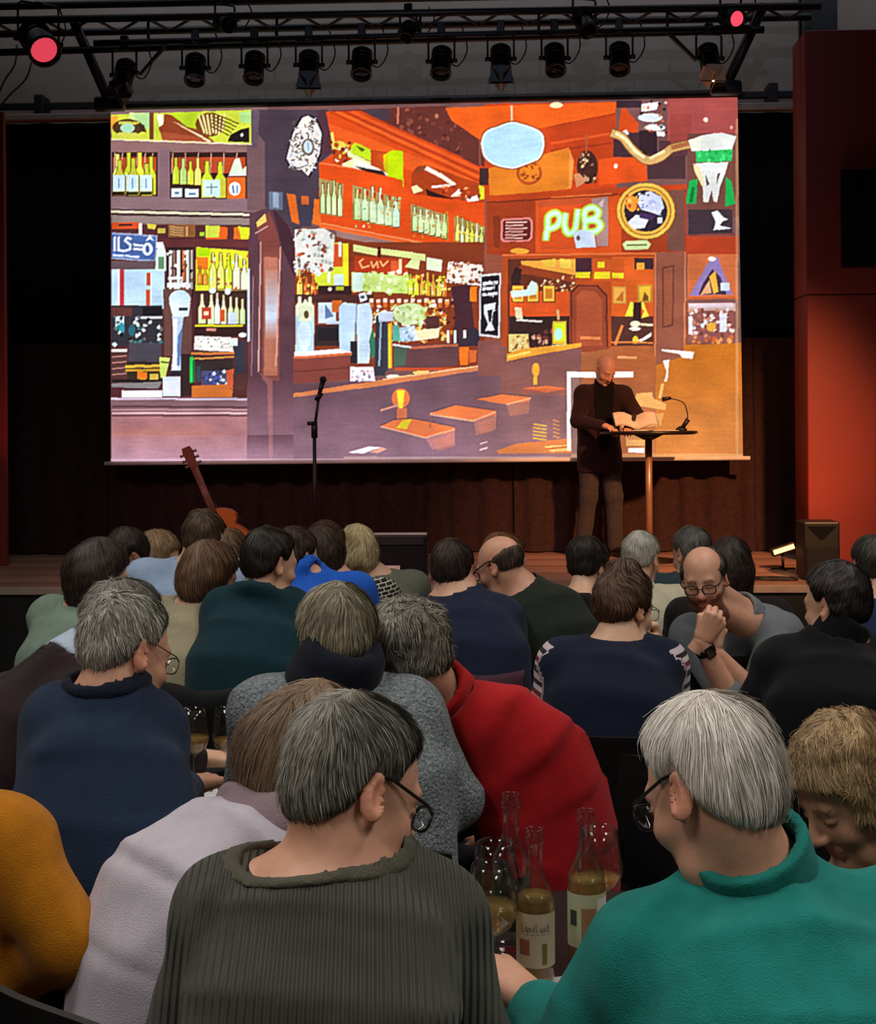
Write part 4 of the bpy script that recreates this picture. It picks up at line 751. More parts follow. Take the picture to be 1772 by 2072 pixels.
# hair line, height z over depth y, for cropped hair
ZL = {'short': ([-0.12, -0.075, -0.035, -0.022, 0.022, 0.03, 0.05, 0.1], [-0.088, -0.084, -0.05, 0.012, 0.01, 0.035, 0.058, 0.072]),
      'long': ([-0.12, -0.075, -0.035, -0.022, 0.022, 0.03, 0.05, 0.1], [-0.098, -0.095, -0.07, -0.03, -0.03, 0.03, 0.052, 0.066])}
def hair_sdf(q, st, seed):
    style = st['style']; t = st.get('t', 0.01)
    c = ell(q, (0, -0.014, 0.032), (0.078 + t * 0.8, 0.098 + t * 0.8, 0.088 + t))
    x, y, z = q[:, 0], q[:, 1], q[:, 2]
    if style in ('short', 'crop', 'wave', 'bun', 'pony'):
        c = smin(c, ell(q, (0, -0.05, -0.03), (0.056 + t * 0.4, 0.036 + t * 0.5, 0.055)), 0.03)
        if style == 'wave': c = smin(c, ell(q, (0, -0.05, 0.06), (0.07 + t, 0.06 + t, 0.05 + t)), 0.03)
        k = ZL['long' if style in ('wave', 'bun', 'pony') else 'short']
        zl_ = np.interp(y, k[0], k[1]).astype(f32) + st.get('line', 0.0) * np.clip((-y - 0.03) / 0.03, 0, 1); cut = (zl_ - z) * 0.75
        c = c + (t + 0.004) * (1 - np.clip((z - zl_) / st.get('taper', 0.05), 0, 1)) ** 1.5
        d = smax(c, cut, 0.008)
        if style == 'bun':
            d = smin(d, ell(q, (st.get('bx', 0.0), -0.04, 0.115), (0.052, 0.05, 0.042)), 0.02)
        if style == 'pony':
            d = smin(d, cone(q, (0.01, -0.1, 0.03), (0.03, -0.13, -0.12), 0.03, 0.02), 0.02)
    elif style == 'fringe':      # bald crown, hair at the sides and back
        cut = (np.interp(y, ZL['short'][0], ZL['short'][1]).astype(f32) - z) * 0.75
        d = smax(smax(c, cut, 0.008), (z - (st.get('top', 0.035) - 0.35 * y)) * 0.8, 0.015); d = smax(d, y - 0.055, 0.01)
    elif style in ('bob', 'mane'):
        L = st.get('len', 0.1)
        c = smin(c, ell(q, (0, -0.035, -0.035), (0.092 + t * 0.4, 0.085, 0.1)), 0.035)
        if style == 'mane':
            G = st['down']       # direction of gravity in head coordinates
            a_ = np.array((0, -0.06, -0.02)); b2 = a_ + G * (L + 0.06)
            c = smin(c, cone(q, a_, b2, 0.085, 0.055), 0.05)
            for s in (-1, 1): c = smin(c, cone(q, (s * 0.065, -0.02, -0.02), np.array((s * 0.07, -0.03, -0.02)) + G * L * 0.9, 0.035, 0.026), 0.03)
        face = smax(-(y - np.interp(z, [-0.3, -0.06, 0.0, 0.05, 0.075], [0.03, 0.028, 0.036, 0.06, 0.105]).astype(f32)), (z - 0.085), 0.01)
        face = smax(face, np.abs(x) - (0.074 if st.get('open', 1) else 0.05), 0.012)
        d = smax(c, -face, 0.012)
        if style == 'bob': d = smax(d, -(z + L + 0.02 * np.sin(x * 40)), 0.012)
    a = st.get('lump', 0.004)
    return d - a * wob(q, st.get('freq', 70), seed) - 0.5 * a * wob(q, st.get('freq', 70) * 2.6, seed + 1)
def strands(fn, v, n, st, seed, width, down, npt=5):
    """ribbons of hair lying along the surface fn, away from the whorl"""
    r = np.random.RandomState(seed); p0 = v[r.randint(0, len(v), n)].astype(f32) + r.normal(0, 0.001, (n, 3)).astype(f32)
    W = np.array(unit(st.get('whorl', (0.1, -0.55, 0.85))), f32); comb = np.array(st.get('comb', (0, 0, 0)), f32); curl = st.get('curl', 0.15)
    L = (st.get('slen', 0.045) * r.uniform(0.6, 1.3, n)).astype(f32); lift = (r.gamma(1.6, 1.0, n) * st.get('lift', 0.0013)).astype(f32)
    ph = r.uniform(0, 6.28, n); pts, nor, tan = [], [], []
    p = p0
    for k in range(npt):
        d0, g = grad(fn, p); p = p - g * (d0 - lift * (0.3 + 1.0 * k / (npt - 1)))[:, None]
        rd = np.stack([wob(p, 60, seed + 5), wob(p, 60, seed + 6), wob(p, 60, seed + 7)], 1) * curl * 2.2 + r.normal(0, curl * 0.35, (n, 3))
        t = -W + down * 0.35 + comb + rd; t = t - g * (t * g).sum(1, keepdims=True); t = t / (np.linalg.norm(t, axis=1, keepdims=True) + 1e-6)
        pts.append(p); nor.append(g); tan.append(t); p = (p + t * (L / (npt - 1))[:, None]).astype(f32)
    if st['style'] in ('short', 'wave', 'fringe', 'bun'):
        k_ = ZL['long' if st['style'] in ('wave', 'bun') else 'short']; e = pts[-1]
        ok = e[:, 2] > np.interp(e[:, 1], k_[0], k_[1]) + st.get('line', 0.0) * np.clip((-e[:, 1] - 0.03) / 0.03, 0, 1) - st.get('over', 0.006)
        pts = [a_[ok] for a_ in pts]; nor = [a_[ok] for a_ in nor]; tan = [a_[ok] for a_ in tan]; p0 = p0[ok]; n = int(ok.sum())
    V = np.zeros((n, npt, 2, 3)); wd = width * r.uniform(0.6, 1.4, n)
    for k in range(npt):
        s = np.cross(tan[k], nor[k]); ww = wd * (1.0 if k < npt - 2 else (0.75 if k == npt - 2 else 0.15))
        V[:, k, 0] = pts[k] - s * ww[:, None] * 0.5 - nor[k] * 0.0004; V[:, k, 1] = pts[k] + s * ww[:, None] * 0.5
    idx = np.arange(n * npt * 2).reshape(n, npt, 2)
    Q = np.stack([idx[:, :-1, 0], idx[:, 1:, 0], idx[:, 1:, 1], idx[:, :-1, 1]], -1).reshape(-1, 4)
    low = 0.5 + 0.3 * wob(p0, 38, seed + 9)
    var = np.repeat(np.clip(low + r.normal(0, 0.2, n), 0, 1), npt * 2)
    return V.reshape(-1, 3), Q, var
# hands, wrist at origin, fingers along +y, back of the hand +z, thumb on +x
def hand_mesh(c1, c2, spread=1.0, thumb=(0.05, 0.062, -0.014), thumb2=(0.052, 0.092, -0.024), h=0.0036):
    def fn(q):
        d = cone(q, (0, -0.05, 0), (0, 0.0, 0), 0.029, 0.026)
        ks = [(-0.031, 0.078, -0.002, 0.056, 0.0078), (-0.0115, 0.088, 0.002, 0.072, 0.0088), (0.0095, 0.09, 0.003, 0.078, 0.0092), (0.03, 0.085, 0.0, 0.07, 0.009)]
        for x, y, z, L, r_ in ks: d = smin(d, cone(q, (x * 0.55, 0.012, 0), (x, y, z), 0.02, 0.0125), 0.012)
        for i, (x, y, z, L, r_) in enumerate(ks):
            a1, a2, a3 = rad(c1 * 0.7), rad(c1 * 0.7 + c2), rad(c1 * 0.7 + c2 * 1.6); sp = x * 0.25 * spread
            b0 = np.array((x, y, z)); b1 = b0 + L * 0.46 * np.array((sp, math.cos(a1), -math.sin(a1)))
            b2 = b1 + L * 0.31 * np.array((sp, math.cos(a2), -math.sin(a2))); b3 = b2 + L * 0.23 * np.array((sp * 0.5, math.cos(a3), -math.sin(a3)))
            fd = smin(smin(cone(q, b0, b1, r_ * 1.12, r_), cone(q, b1, b2, r_ * 1.02, r_ * 0.9), 0.003), cone(q, b2, b3, r_ * 0.9, r_ * 0.72), 0.003)
            d = smin(d, fd, 0.004)
        d = smin(d, cone(q, (0.014, 0.02, -0.006), thumb, 0.018, 0.0115), 0.012); d = smin(d, cone(q, thumb, thumb2, 0.0108, 0.0085), 0.004)
        return d
    return nets(fn, (-0.065, -0.05, -0.075), (0.085, 0.185, 0.045), h)
HANDS = {'relax': hand_mesh(22, 26), 'fist': hand_mesh(88, 92, 0.3, (0.042, 0.06, -0.022), (0.012, 0.078, -0.042)), 'hold': hand_mesh(45, 40, 0.6, (0.046, 0.066, -0.026), (0.034, 0.1, -0.04)), 'flat': hand_mesh(8, 8)}
def place_hand(kind, w_, d_, up, side, s=1.0):
    v, f = HANDS[kind]; Y = unit(d_); Z = unit(np.asarray(up) - Y * (np.asarray(up) @ Y)); X = np.cross(Y, Z)
    v = v.copy()
    if side > 0: v[:, 0] *= -1; f = f[:, ::-1]      # right hand: thumb to the left
    return (v * s) @ np.stack([X, Y, Z]) + np.asarray(w_), f
def cat_mesh(parts):
    V, Q, n = [], [], 0
    for v, f in parts: V.append(v); Q.append(f + n); n += len(v)
    return np.concatenate(V), np.concatenate(Q)
SK = {'fair': skinmat('skin_fair', '#d6a88c'), 'rosy': skinmat('skin_rosy', '#d29c82'), 'tan': skinmat('skin_tan', '#b98a70'), 'dark': skinmat('skin_dark', '#7a5444')}
trouser_m = fabric('trousers_dark', '#1b1d26', 0.2); shoe_m = mat('shoe_leather', '#120f0e', 0.4)
def smooth_mesh(v, f, it=2, lam=0.5):
    e = np.concatenate([f[:, [0, 1]], f[:, [1, 2]], f[:, [2, 3]], f[:, [3, 0]]]); e = np.concatenate([e, e[:, ::-1]])
    cnt = np.bincount(e[:, 0], minlength=len(v))[:, None] + 1e-9
    for _ in range(it):
        a_ = np.stack([np.bincount(e[:, 0], v[e[:, 1], k], len(v)) for k in range(3)], 1) / cnt; v = v + (a_ - v) * lam * (cnt > 0.5)
    return v
PEOPLE = []
lens_m, nt, b = nodes_of('lens_clear'); tr = nt.nodes.new('ShaderNodeBsdfTransparent'); gs = nt.nodes.new('ShaderNodeBsdfGlossy'); gs.inputs['Roughness'].default_value = 0.02; ms = nt.nodes.new('ShaderNodeMixShader'); ms.inputs[0].default_value = 0.06
nt.links.new(tr.outputs[0], ms.inputs[1]); nt.links.new(gs.outputs[0], ms.inputs[2]); nt.links.new(ms.outputs[0], nt.nodes['Material Output'].inputs[0])
def person(label, head, hy=0, hp=20, hr=0, by=0, neck=None, sh=None, pelvis=None, lean=0.5, el=None, wr=None, hands=('relax', 'relax'), hdir=(None, None), hup=(None, None), hs=0.9,
           skin='fair', hair=None, top=None, top_name='sweater', collar=None, neckr=0.075, neckdrop=0.0, g=1.0, fold=0.004, res=None, glasses=None, beard=0, jaw=1.0, ear=1.0, sleeve=0.93, seed=1,
           ribs=False, group='people seated in the audience', stand=None, yoke=None, legs=True, shw=0.172, stripes=None, hem=None, armr=1.0, sleeve_m=None, trousers=None, up0=0.28, throat=True, front=None):
    c = np.array(head, float) if stand else P(*head); dcam = np.linalg.norm(c - C0)
    M = rot(hy, hp, hr); toH = lambda p: ((p - c.astype(f32)) @ M.astype(f32) / f32(hs)).astype(f32); toW = lambda q: (q * hs) @ M.T + c
    Fb = np.array((math.sin(rad(by)), math.cos(rad(by)), 0)); Rb = np.array((math.cos(rad(by)), -math.sin(rad(by)), 0)); Zv = np.array((0, 0, 1.0))
    N = P(*neck) if neck else c + M @ np.array((0, -0.035, -0.1)) * hs - Fb * 0.035 - Zv * 0.055
    SH = [P(*sh[0]), P(*sh[1])] if sh else [N - Rb * shw * g - Zv * 0.055 + Fb * 0.015, N + Rb * shw * g - Zv * 0.055 + Fb * 0.015]
    if pelvis is not None: PE = np.array([*P(*pelvis)[:2], 0.56])
    else: PE = np.array([*(N - Fb * lean * 0.42)[:2], 0.56])
    if stand: PE = np.array(stand, float)
    EL = list(el or (None, None)); WR = list(wr or (None, None))
    for i, s in enumerate((-1, 1)):
        EL[i] = P(*EL[i]) if EL[i] is not None else SH[i] + Rb * s * 0.07 + Fb * 0.13 - Zv * 0.22
        if WR[i] is not None: WR[i] = P(*WR[i])
        else:
            WR[i] = EL[i] + Fb * 0.2 - Rb * s * 0.13; WR[i][2] = max(0.775, min(WR[i][2], 0.82))
    res = res or (0.004 if dcam < 2.7 else 0.0048 if dcam < 3.6 else 0.0058 if dcam < 4.9 else 0.0068); cres = res * 2.3
    who = empty('person', (*PE[:2], 0.0 if not stand else STZ), label, 'person', group)
    ax = unit(SH[1] - SH[0])
    # torso sections
    P1 = PE + Zv * up0 - Fb * 0.05; tt = np.linspace(0, 1, 6); sp = [(1 - t) ** 2 * PE + 2 * t * (1 - t) * P1 + t * t * (N - Zv * 0.02) for t in tt]
    wa = np.array([0.178, 0.168, 0.17, 0.18, 0.15, 0.062]) * g; wb = np.array([0.135, 0.13, 0.128, 0.128, 0.1, 0.06]) * g; rights = [unit(Rb * (1 - t) + ax * t) for t in tt]
    if stand: sp = [PE - Zv * 0.26 - Rb * 0.01] + sp; wa = np.array([0.2, *wa]); wb = np.array([0.15, *wb]); rights = [Rb] + rights
    nax = unit(c + M @ np.array((0, -0.03, -0.06)) * hs - N)
    def torso(p, e=0.0):
        d = loft(p, sp, wa + e, wb + e, rights)
        for i in (0, 1):
            d = smin(d, cone(p, N - Zv * 0.015, SH[i], 0.055 * g + e, 0.058 * g + e), 0.05); d = smin(d, cone(p, SH[i], sp[-3] * 0.55 + SH[i] * 0.45 - Zv * 0.05, 0.06 * g + e, 0.08 * g + e), 0.05)
        return d
    def arm(p, i, e=0.0, end=1.0):
        r_ = armr * g; d = cone(p, SH[i], EL[i], 0.062 * r_ + e, 0.05 * r_ + e)
        if end > 0: d = smin(d, cone(p, EL[i], EL[i] + (WR[i] - EL[i]) * end, 0.049 * r_ + e, 0.036 * r_ + e), 0.02)
        return d
    # body: head, neck and what the neckline shows, then forearms and hands
    nk0 = c + M @ np.array((0, -0.022, -0.05)) * hs
    def body(p):
        d = head_sdf(toH(p), jaw, ear) * f32(hs)
        nk = cone(p, nk0, N, 0.055 * hs, 0.062 * hs); d = smin(d, nk, 0.025)
        thr = c + M @ np.array((0, 0.035, -0.09)) * hs
        if throat: d = smin(d, cone(p, thr, N + Fb * 0.06 - Zv * 0.02, 0.035 * hs, 0.05), 0.02)
        return smin(d, torso(p, -0.012), 0.03)
    hb = np.array([c + M @ np.array(q) * hs for q in ((0.1, 0.13, 0.13), (-0.1, -0.13, -0.13), (0.1, -0.13, 0.13), (-0.1, 0.13, -0.13))]); allp = np.concatenate([hb, [N + Rb * 0.13, N - Rb * 0.13, N - Zv * 0.13 - Fb * 0.17, c + 0.12, c - 0.12]])
    hv, hf = nets(body, allp.min(0), allp.max(0), res)
    parts = [(hv, hf)]; tints = [tint_of(toH(hv.astype(f32)), beard)]
    for i, s in enumerate((-1, 1)):
        fd = unit(WR[i] - EL[i]); dirv = np.asarray(hdir[i], float) if hdir[i] is not None else unit(fd * 0.6 + Fb * 0.4 - Zv * 0.1)
        upv = hup[i] if hup[i] is not None else Zv
        st_ = EL[i] if sleeve < 0.6 else EL[i] + (WR[i] - EL[i]) * 0.5
        if sleeve < 0.6:
            fn = lambda p: smin(cone(p, EL[i] + (SH[i] - EL[i]) * 0.9, EL[i], 0.036, 0.042), cone(p, EL[i], WR[i], 0.045, 0.029), 0.02)
            pp = np.array([EL[i], WR[i], EL[i] + (SH[i] - EL[i]) * 0.9]); parts.append(nets(fn, pp.min(0) - 0.06, pp.max(0) + 0.06, 0.009))
        else:
            fn = lambda p: np.minimum(np.minimum(cone(p, N - Zv * 0.06, SH[i], 0.03, 0.034), cone(p, SH[i], EL[i], 0.034, 0.03)), cone(p, EL[i], WR[i], 0.03, 0.027)); pp = np.array([N - Zv * 0.06, SH[i], EL[i], WR[i]]); parts.append(nets(fn, pp.min(0) - 0.05, pp.max(0) + 0.05, 0.011))
        parts.append(place_hand(hands[i], WR[i] + dirv * 0.01, dirv, upv, s))
        for pr in parts[-2:]: tints.append(np.ones((len(pr[0]), 4)))
    bv, bf = cat_mesh(parts)
    obj('body', (bv, bf), SK[skin], who, True, {'tint': ('FLOAT_COLOR', np.concatenate(tints))})
    # clothes of the upper body
    kind = collar[0] if collar else 'crew'
    def cloth(p):
        d = torso(p, 0.004)
        for i in (0, 1): d = smin(d, arm(p, i, 0.006, sleeve), 0.035)
        d = d - f32(fold) * wob(p, 22, seed) - f32(fold * 0.6) * wob(p, 48, seed + 3)
        if dcam < 4: d = d - f32(fold * 1.5) * np.clip(1 - 3.2 * np.abs(wob(p * np.array([1.3, 1.0, 0.55], f32), 17, seed + 7)), 0, 1) ** 1.5
        if kind == 'hood': d = smin(d, torus(p, N + nax * 0.005 - Fb * 0.02, unit(nax + Fb * 0.6), 0.068, 0.024, 1.3), 0.02)
        cutc = N + nax * (0.012 - neckdrop)
        d = smax(d, -cone(p, cutc, N + nax * 0.3, neckr, neckr * 1.5), 0.012)
        if hem is not None: d = smax(d, hem - p[:, 2], 0.01)
        return d
    pts = np.array([PE - Zv * (0.1 if hem is None else 0.3), N, *SH, *EL, *WR, PE + Rb * 0.12, PE - Rb * 0.12]); lo, hi = pts.min(0) - 0.16, pts.max(0) + 0.15
    if hem is None: lo[2] = max(lo[2], 0.47)
    cv, cf = nets(cloth, lo, hi, cres); cv = smooth_mesh(cv, cf, 1)
    attrs = {}
    if ribs or stripes:
        u_ = ((cv - N) @ ax); da = [arm(cv.astype(f32), i) for i in (0, 1)]; dt = torso(cv.astype(f32))
        attrs['rib'] = ('FLOAT', u_ + 0.10 * np.sin(((cv - N) @ Zv) * 6) * u_)
        if stripes:
            st = np.zeros(len(cv))
            for i in (0, 1):
                a_ = unit(EL[i] - SH[i]); m_ = (da[i] < dt + 0.012); st[m_] = np.clip(((cv[m_] - SH[i]) @ a_ + 0.06) / stripes, 0.02, 50)
            attrs['stripe'] = ('FLOAT', st)
    o = obj(top_name, (cv, cf), top, who, True, attrs)
    if collar and kind != 'hood':
        if kind == 'crew': fn = lambda p: np.maximum(np.abs(torso(p, 0.005)) - 0.004, np.abs(cone(p, N + nax * (0.012 - neckdrop), N + nax * 0.3, neckr + 0.006, (neckr + 0.006) * 1.5)) - 0.0075) - 0.002; rr = 0.17
        elif kind == 'stand': fn = lambda p: np.maximum(np.abs(cone(p, N - nax * 0.02, N + nax * 0.3, neckr + 0.006, neckr + 0.004)) - 0.006, np.abs((p - N.astype(f32)) @ nax.astype(f32) - 0.035) - 0.035) - 0.003; rr = 0.17
        elif kind == 'turtle': fn = lambda p: np.maximum(np.abs(cone(p, N - nax * 0.02, N + nax * 0.3, neckr * 0.9, neckr * 0.85)) - 0.006, np.abs((p - N.astype(f32)) @ nax.astype(f32) - 0.03) - 0.04) - 0.003; rr = 0.17
        elif kind == 'shirt': fn = lambda p: np.maximum(np.abs(cone(p, N - nax * 0.02, N + nax * 0.3, neckr * 0.92, neckr * 0.9)) - 0.005, np.abs((p - N.astype(f32)) @ nax.astype(f32) - 0.02) - 0.032) - 0.002; rr = 0.16
        else:                # scarf or shawl: two loose rolls of cloth
            R_ = collar[2] if len(collar) > 2 else 0.085
            up_ = collar[3] if len(collar) > 3 else 0.03
            fn = lambda p: smin(torus(p, N + nax * up_, unit(nax - Fb * 0.15), R_, 0.034, 1.5), torus(p, N + nax * 0.0 - Fb * 0.01, unit(nax + Fb * 0.1), R_ * 1.15, 0.03, 1.3), 0.012) - 0.006 * wob(p, 70, seed + 2); rr = 0.2
        kv, kf = nets(fn, N + nax * 0.02 - rr, N + nax * 0.03 + rr, res * 1.5); obj('scarf' if kind == 'scarf' else 'collar', (kv, kf), collar[1], who)
    if front is not None:        # what shows in the open jacket
        fn = lambda p: np.maximum(np.maximum(np.abs(torso(p, 0.008)) - 0.006, np.abs((p - N.astype(f32)) @ ax.astype(f32) - 0.0) - (0.035 + 0.12 * np.clip(p[:, 2] - PE[2], 0, 0.4))), -((p - PE.astype(f32)) @ Fb.astype(f32)) + 0.02)
        kv, kf = nets(fn, np.minimum(PE, N) - (0.2, 0.2, 0.0), np.maximum(PE, N) + (0.2, 0.2, 0.02), 0.009); obj('pullover', (kv, kf), front, who)
    # legs
    if legs:
        if stand:
            hipz = PE[2]; KN, AN = [], []
            for i, s in enumerate((-1, 1)):
                K = PE + Rb * s * 0.1 + Fb * (0.06 if s < 0 else 0.0); K[2] = STZ + 0.5; A_ = PE + Rb * s * 0.13 + Fb * (0.02 if s < 0 else -0.06); A_[2] = STZ + 0.09; KN.append(K); AN.append(A_)
        else:
            KN = [PE + Rb * s * 0.13 + Fb * 0.4 - Zv * 0.02 for s in (-1, 1)]; AN = [k_ + Fb * 0.03 for k_ in KN]
            for a_ in AN: a_[2] = 0.09
        def leg(p):
            d = ell(p, PE - Zv * 0.01, (0.165, 0.14, 0.11))
            for i, s in enumerate((-1, 1)): d = smin(d, smin(cone(p, PE + Rb * s * 0.09, KN[i], 0.098 if stand else 0.088, 0.074 if stand else 0.064), cone(p, KN[i], AN[i], 0.072 if stand else 0.062, 0.062 if stand else 0.05), 0.03), 0.03)
            return d - 0.003 * wob(p, 30, seed)
        pts = np.array([PE, *KN, *AN]); obj('trousers', nets(leg, pts.min(0) - 0.19, pts.max(0) + 0.19, 0.014 if stand else 0.024), trousers or trouser_m, who)
        for i in (0, 1):
            sv = nets(lambda p: smin(cone(p, AN[i] - Zv * 0.045, AN[i] + Fb * 0.15 - Zv * 0.055, 0.043, 0.034), cone(p, AN[i], AN[i] - Zv * 0.04, 0.04, 0.042), 0.02), AN[i] - 0.21, AN[i] + 0.21, 0.014)
            v_ = sv[0]; z0 = 0.003 + (STZ if stand else 0); v_[:, 2] = np.maximum(v_[:, 2], z0); obj('shoe', (v_, sv[1]), shoe_m, who)
    # hair
    if hair:
        st = dict(hair); G = M.T @ np.array((0, 0, -1.0)); st['down'] = G
        fnl = lambda q: hair_sdf(q, st, seed)
        L = st.get('len', 0.1); ext = 0.02 + (0.1 if st['style'] == 'bun' else 0) ; lo = np.array((-0.13, -0.145, -0.14)); hi = np.array((0.13, 0.125, 0.145 + ext))
        if st['style'] in ('mane', 'bob'): lo = lo - (0.02, 0.05, 0.02); hi = hi + 0.02
        if st['style'] == 'mane': e2 = G * (L + 0.12) + np.array((0, -0.06, 0)); lo = np.minimum(lo, e2 - 0.09); hi = np.maximum(hi, e2 + 0.09)
        if st['style'] == 'pony': lo[2] = -0.2; lo[1] = -0.2
        q, f = nets(fnl, lo, hi, res * 1.15); var = np.clip(0.42 + 0.3 * wob(q.astype(f32), 38, seed + 9) + 0.15 * wob(q.astype(f32), 160, seed + 4), 0, 1)
        n = st.get('n', 14000 if dcam < 2.7 else 8000 if dcam < 3.6 else 3600 if dcam < 4.9 else 2000)
        sv, sf, svar = strands(fnl, q, n, st, seed, st.get('w', 0.0013 if dcam < 2.7 else 0.0018 if dcam < 3.6 else 0.0028), G)
        hv_, hf_ = cat_mesh([(q, f), (sv, sf)])
        obj('hair', (toW(hv_), hf_), hair['m'], who, True, {'var': ('FLOAT', np.concatenate([var, svar]))})
    if glasses:
        gm = mat('frame_' + glasses, '#141214' if glasses == 'black' else '#6a5648' if glasses == 'brown' else '#9a9690', 0.3, 0.05)
        gl = []
        for s in (-1, 1):
            rim = [np.array((s * 0.034 + 0.025 * math.copysign(abs(math.cos(a_)) ** 0.7, math.cos(a_)), 0.108 - 0.25 * abs(s * 0.034 + 0.025 * math.cos(a_)) ** 1.5, -0.004 + 0.018 * math.copysign(abs(math.sin(a_)) ** 0.7, math.sin(a_)))) for a_ in np.linspace(0, 6.283, 21)[:-1]]
            gl.append(tube(rim, 0.0018 if glasses != 'black' else 0.0024, 6, closed=True))
            gl.append(tube([(s * 0.06, 0.102, 0.006), (s * 0.076, 0.08, 0.012), (s * 0.082, 0.01, 0.024), (s * 0.08, -0.015, 0.024), (s * 0.074, -0.04, 0.005)], 0.0016 if glasses != 'black' else 0.0026, 6))
        gl.append(tube([(-0.01, 0.112, 0.0), (0, 0.114, 0.004), (0.01, 0.112, 0.0)], 0.002, 6))
        v_, f_ = merge(*gl); ob = obj('glasses', (toW(v_), f_), gm, who)
        lens = [lathe([(0.0, 0.0), (0.024, 0.0)], n=16) for _ in (0, 1)]
        lv = []
        for s, (v2, f2) in zip((-1, 1), lens):
            v2 = np.stack([v2[:, 0] + s * 0.034, 0.106 - 0.25 * np.abs(v2[:, 0] + s * 0.034) ** 1.5, -0.004 + v2[:, 1] * 0.72], 1); lv.append((v2, f2))
        v_, f_ = merge(*lv); obj('lens', (toW(v_), f_), lens_m, ob)
    PEOPLE.append((PE, by, who)); return who, dict(N=N, SH=SH, EL=EL, WR=WR, Fb=Fb, Rb=Rb, PE=PE, M=M, c=c)
H_ = lambda style, dark, light, **k: dict(style=style, m=hairmat('hair_%s_%s' % (dark[1:], light[1:]), dark, light), **k)
# ---- nearest row
A, Ai = person('grey-haired person in an olive-grey ribbed sweater seen from behind, front centre', (716, 1594, 2.0), hs=1.0, hy=58, hp=28, hr=-6, ear=1.06, by=8, neck=(690, 1692, 1.98), sh=((462, 1846, 1.98), (872, 1852, 2.0)), pelvis=(640, 2350, 1.86),
       skin='rosy', hair=H_('short', '#3c3a34', '#9a958a', t=0.013, lump=0.003, slen=0.035, line=-0.02), top=ribbed('knit_olive_rib', '#4e4d46'), collar=('crew', fabric('knit_olive_trim', '#524f44')), neckr=0.104, neckdrop=0.0, glasses='black', seed=11, ribs=True, g=1.02,
       el=((370, 2120, 1.98), (960, 2130, 2.02)), wr=((560, 2160, 2.2), (960, 2080, 2.2)))
D, Di = person('white-haired person in a teal fleece with a stand collar, front right', (1438, 1596, 1.95), hs=0.98, hy=-44, hp=30, hr=6, ear=1.06, by=-14, neck=(1538, 1782, 1.94), sh=((1302, 1935, 1.92), (1790, 1880, 1.95)), pelvis=(1600, 2400, 1.8),
       skin='rosy', hair=H_('short', '#b8aea2', '#f6f1ea', t=0.016, lump=0.003, slen=0.06, comb=(0.3, -0.2, 0), line=-0.03), top=fabric('fleece_teal', '#1c7c74', 0.1, 0.4, 420), top_name='fleece', collar=('stand', fabric('fleece_teal_collar', '#1c7a72', 0.1, 0.4, 420)), neckr=0.07, glasses='black', seed=23, fold=0.008, g=1.08,
       el=((1150, 2190, 1.95), None), wr=((1085, 2035, 2.1), None), hands=('hold', 'relax'), hdir=(unit(P(1000, 1960, 2.16) - P(1085, 2035, 2.1)), None))
B, Bi = person('brown-haired person in a pale lilac sweater with a mauve scarf, leaning behind the ribbed sweater', (632, 1528, 2.42), hs=0.95, hy=35, hp=38, hr=12, by=38, neck=(575, 1668, 2.37), sh=((420, 1742, 2.44), (635, 1766, 2.3)), pelvis=(365, 2300, 2.24),
       hair=H_('mane', '#3a2a20', '#a08468', t=0.014, len=0.14, lump=0.004, slen=0.08), top=fabric('sweater_lilac', '#b6aeba', 0.05, 0.3, 380), collar=('scarf', fabric('scarf_mauve', '#87727a', 0.1, 0.3)), seed=31, g=1.18, el=((300, 2010, 2.37), (640, 2050, 2.37)), up0=0.34)
E, Ei = person('person with curly blond hair facing left at the right edge', (1722, 1600, 2.3), hy=-112, hp=30, hr=4, by=-75, neck=(1800, 1775, 2.32), el=((1700, 1900, 2.5), (1760, 1960, 2.25)), wr=((1480, 1885, 2.45), (1500, 1892, 2.35)),
       skin='tan', hair=H_('bob', '#6a5138', '#c0a074', t=0.026, lump=0.009, freq=80, curl=0.8, slen=0.03, lift=0.0014, len=0.045), top=fabric('top_black', '#0c0c10'), seed=41)
Cm, Ci = person('person in a mustard sweater at the lower left edge', (-150, 1560, 2.35), hy=10, hp=25, by=5, neck=(-215, 1665, 2.3), sh=((-430, 1780, 2.3), (8, 1712, 2.28)), el=((-500, 2060, 2.3), (140, 1905, 2.24)), wr=(None, (10, 1990, 2.4)), pelvis=(-110, 2300, 2.36),
       hair=H_('short', '#2a1c14', '#6a4c34'), top=fabric('sweater_mustard', '#a8680e', 0.1, 0.35, 380), seed=47, g=1.0, fold=0.006, armr=1.05)
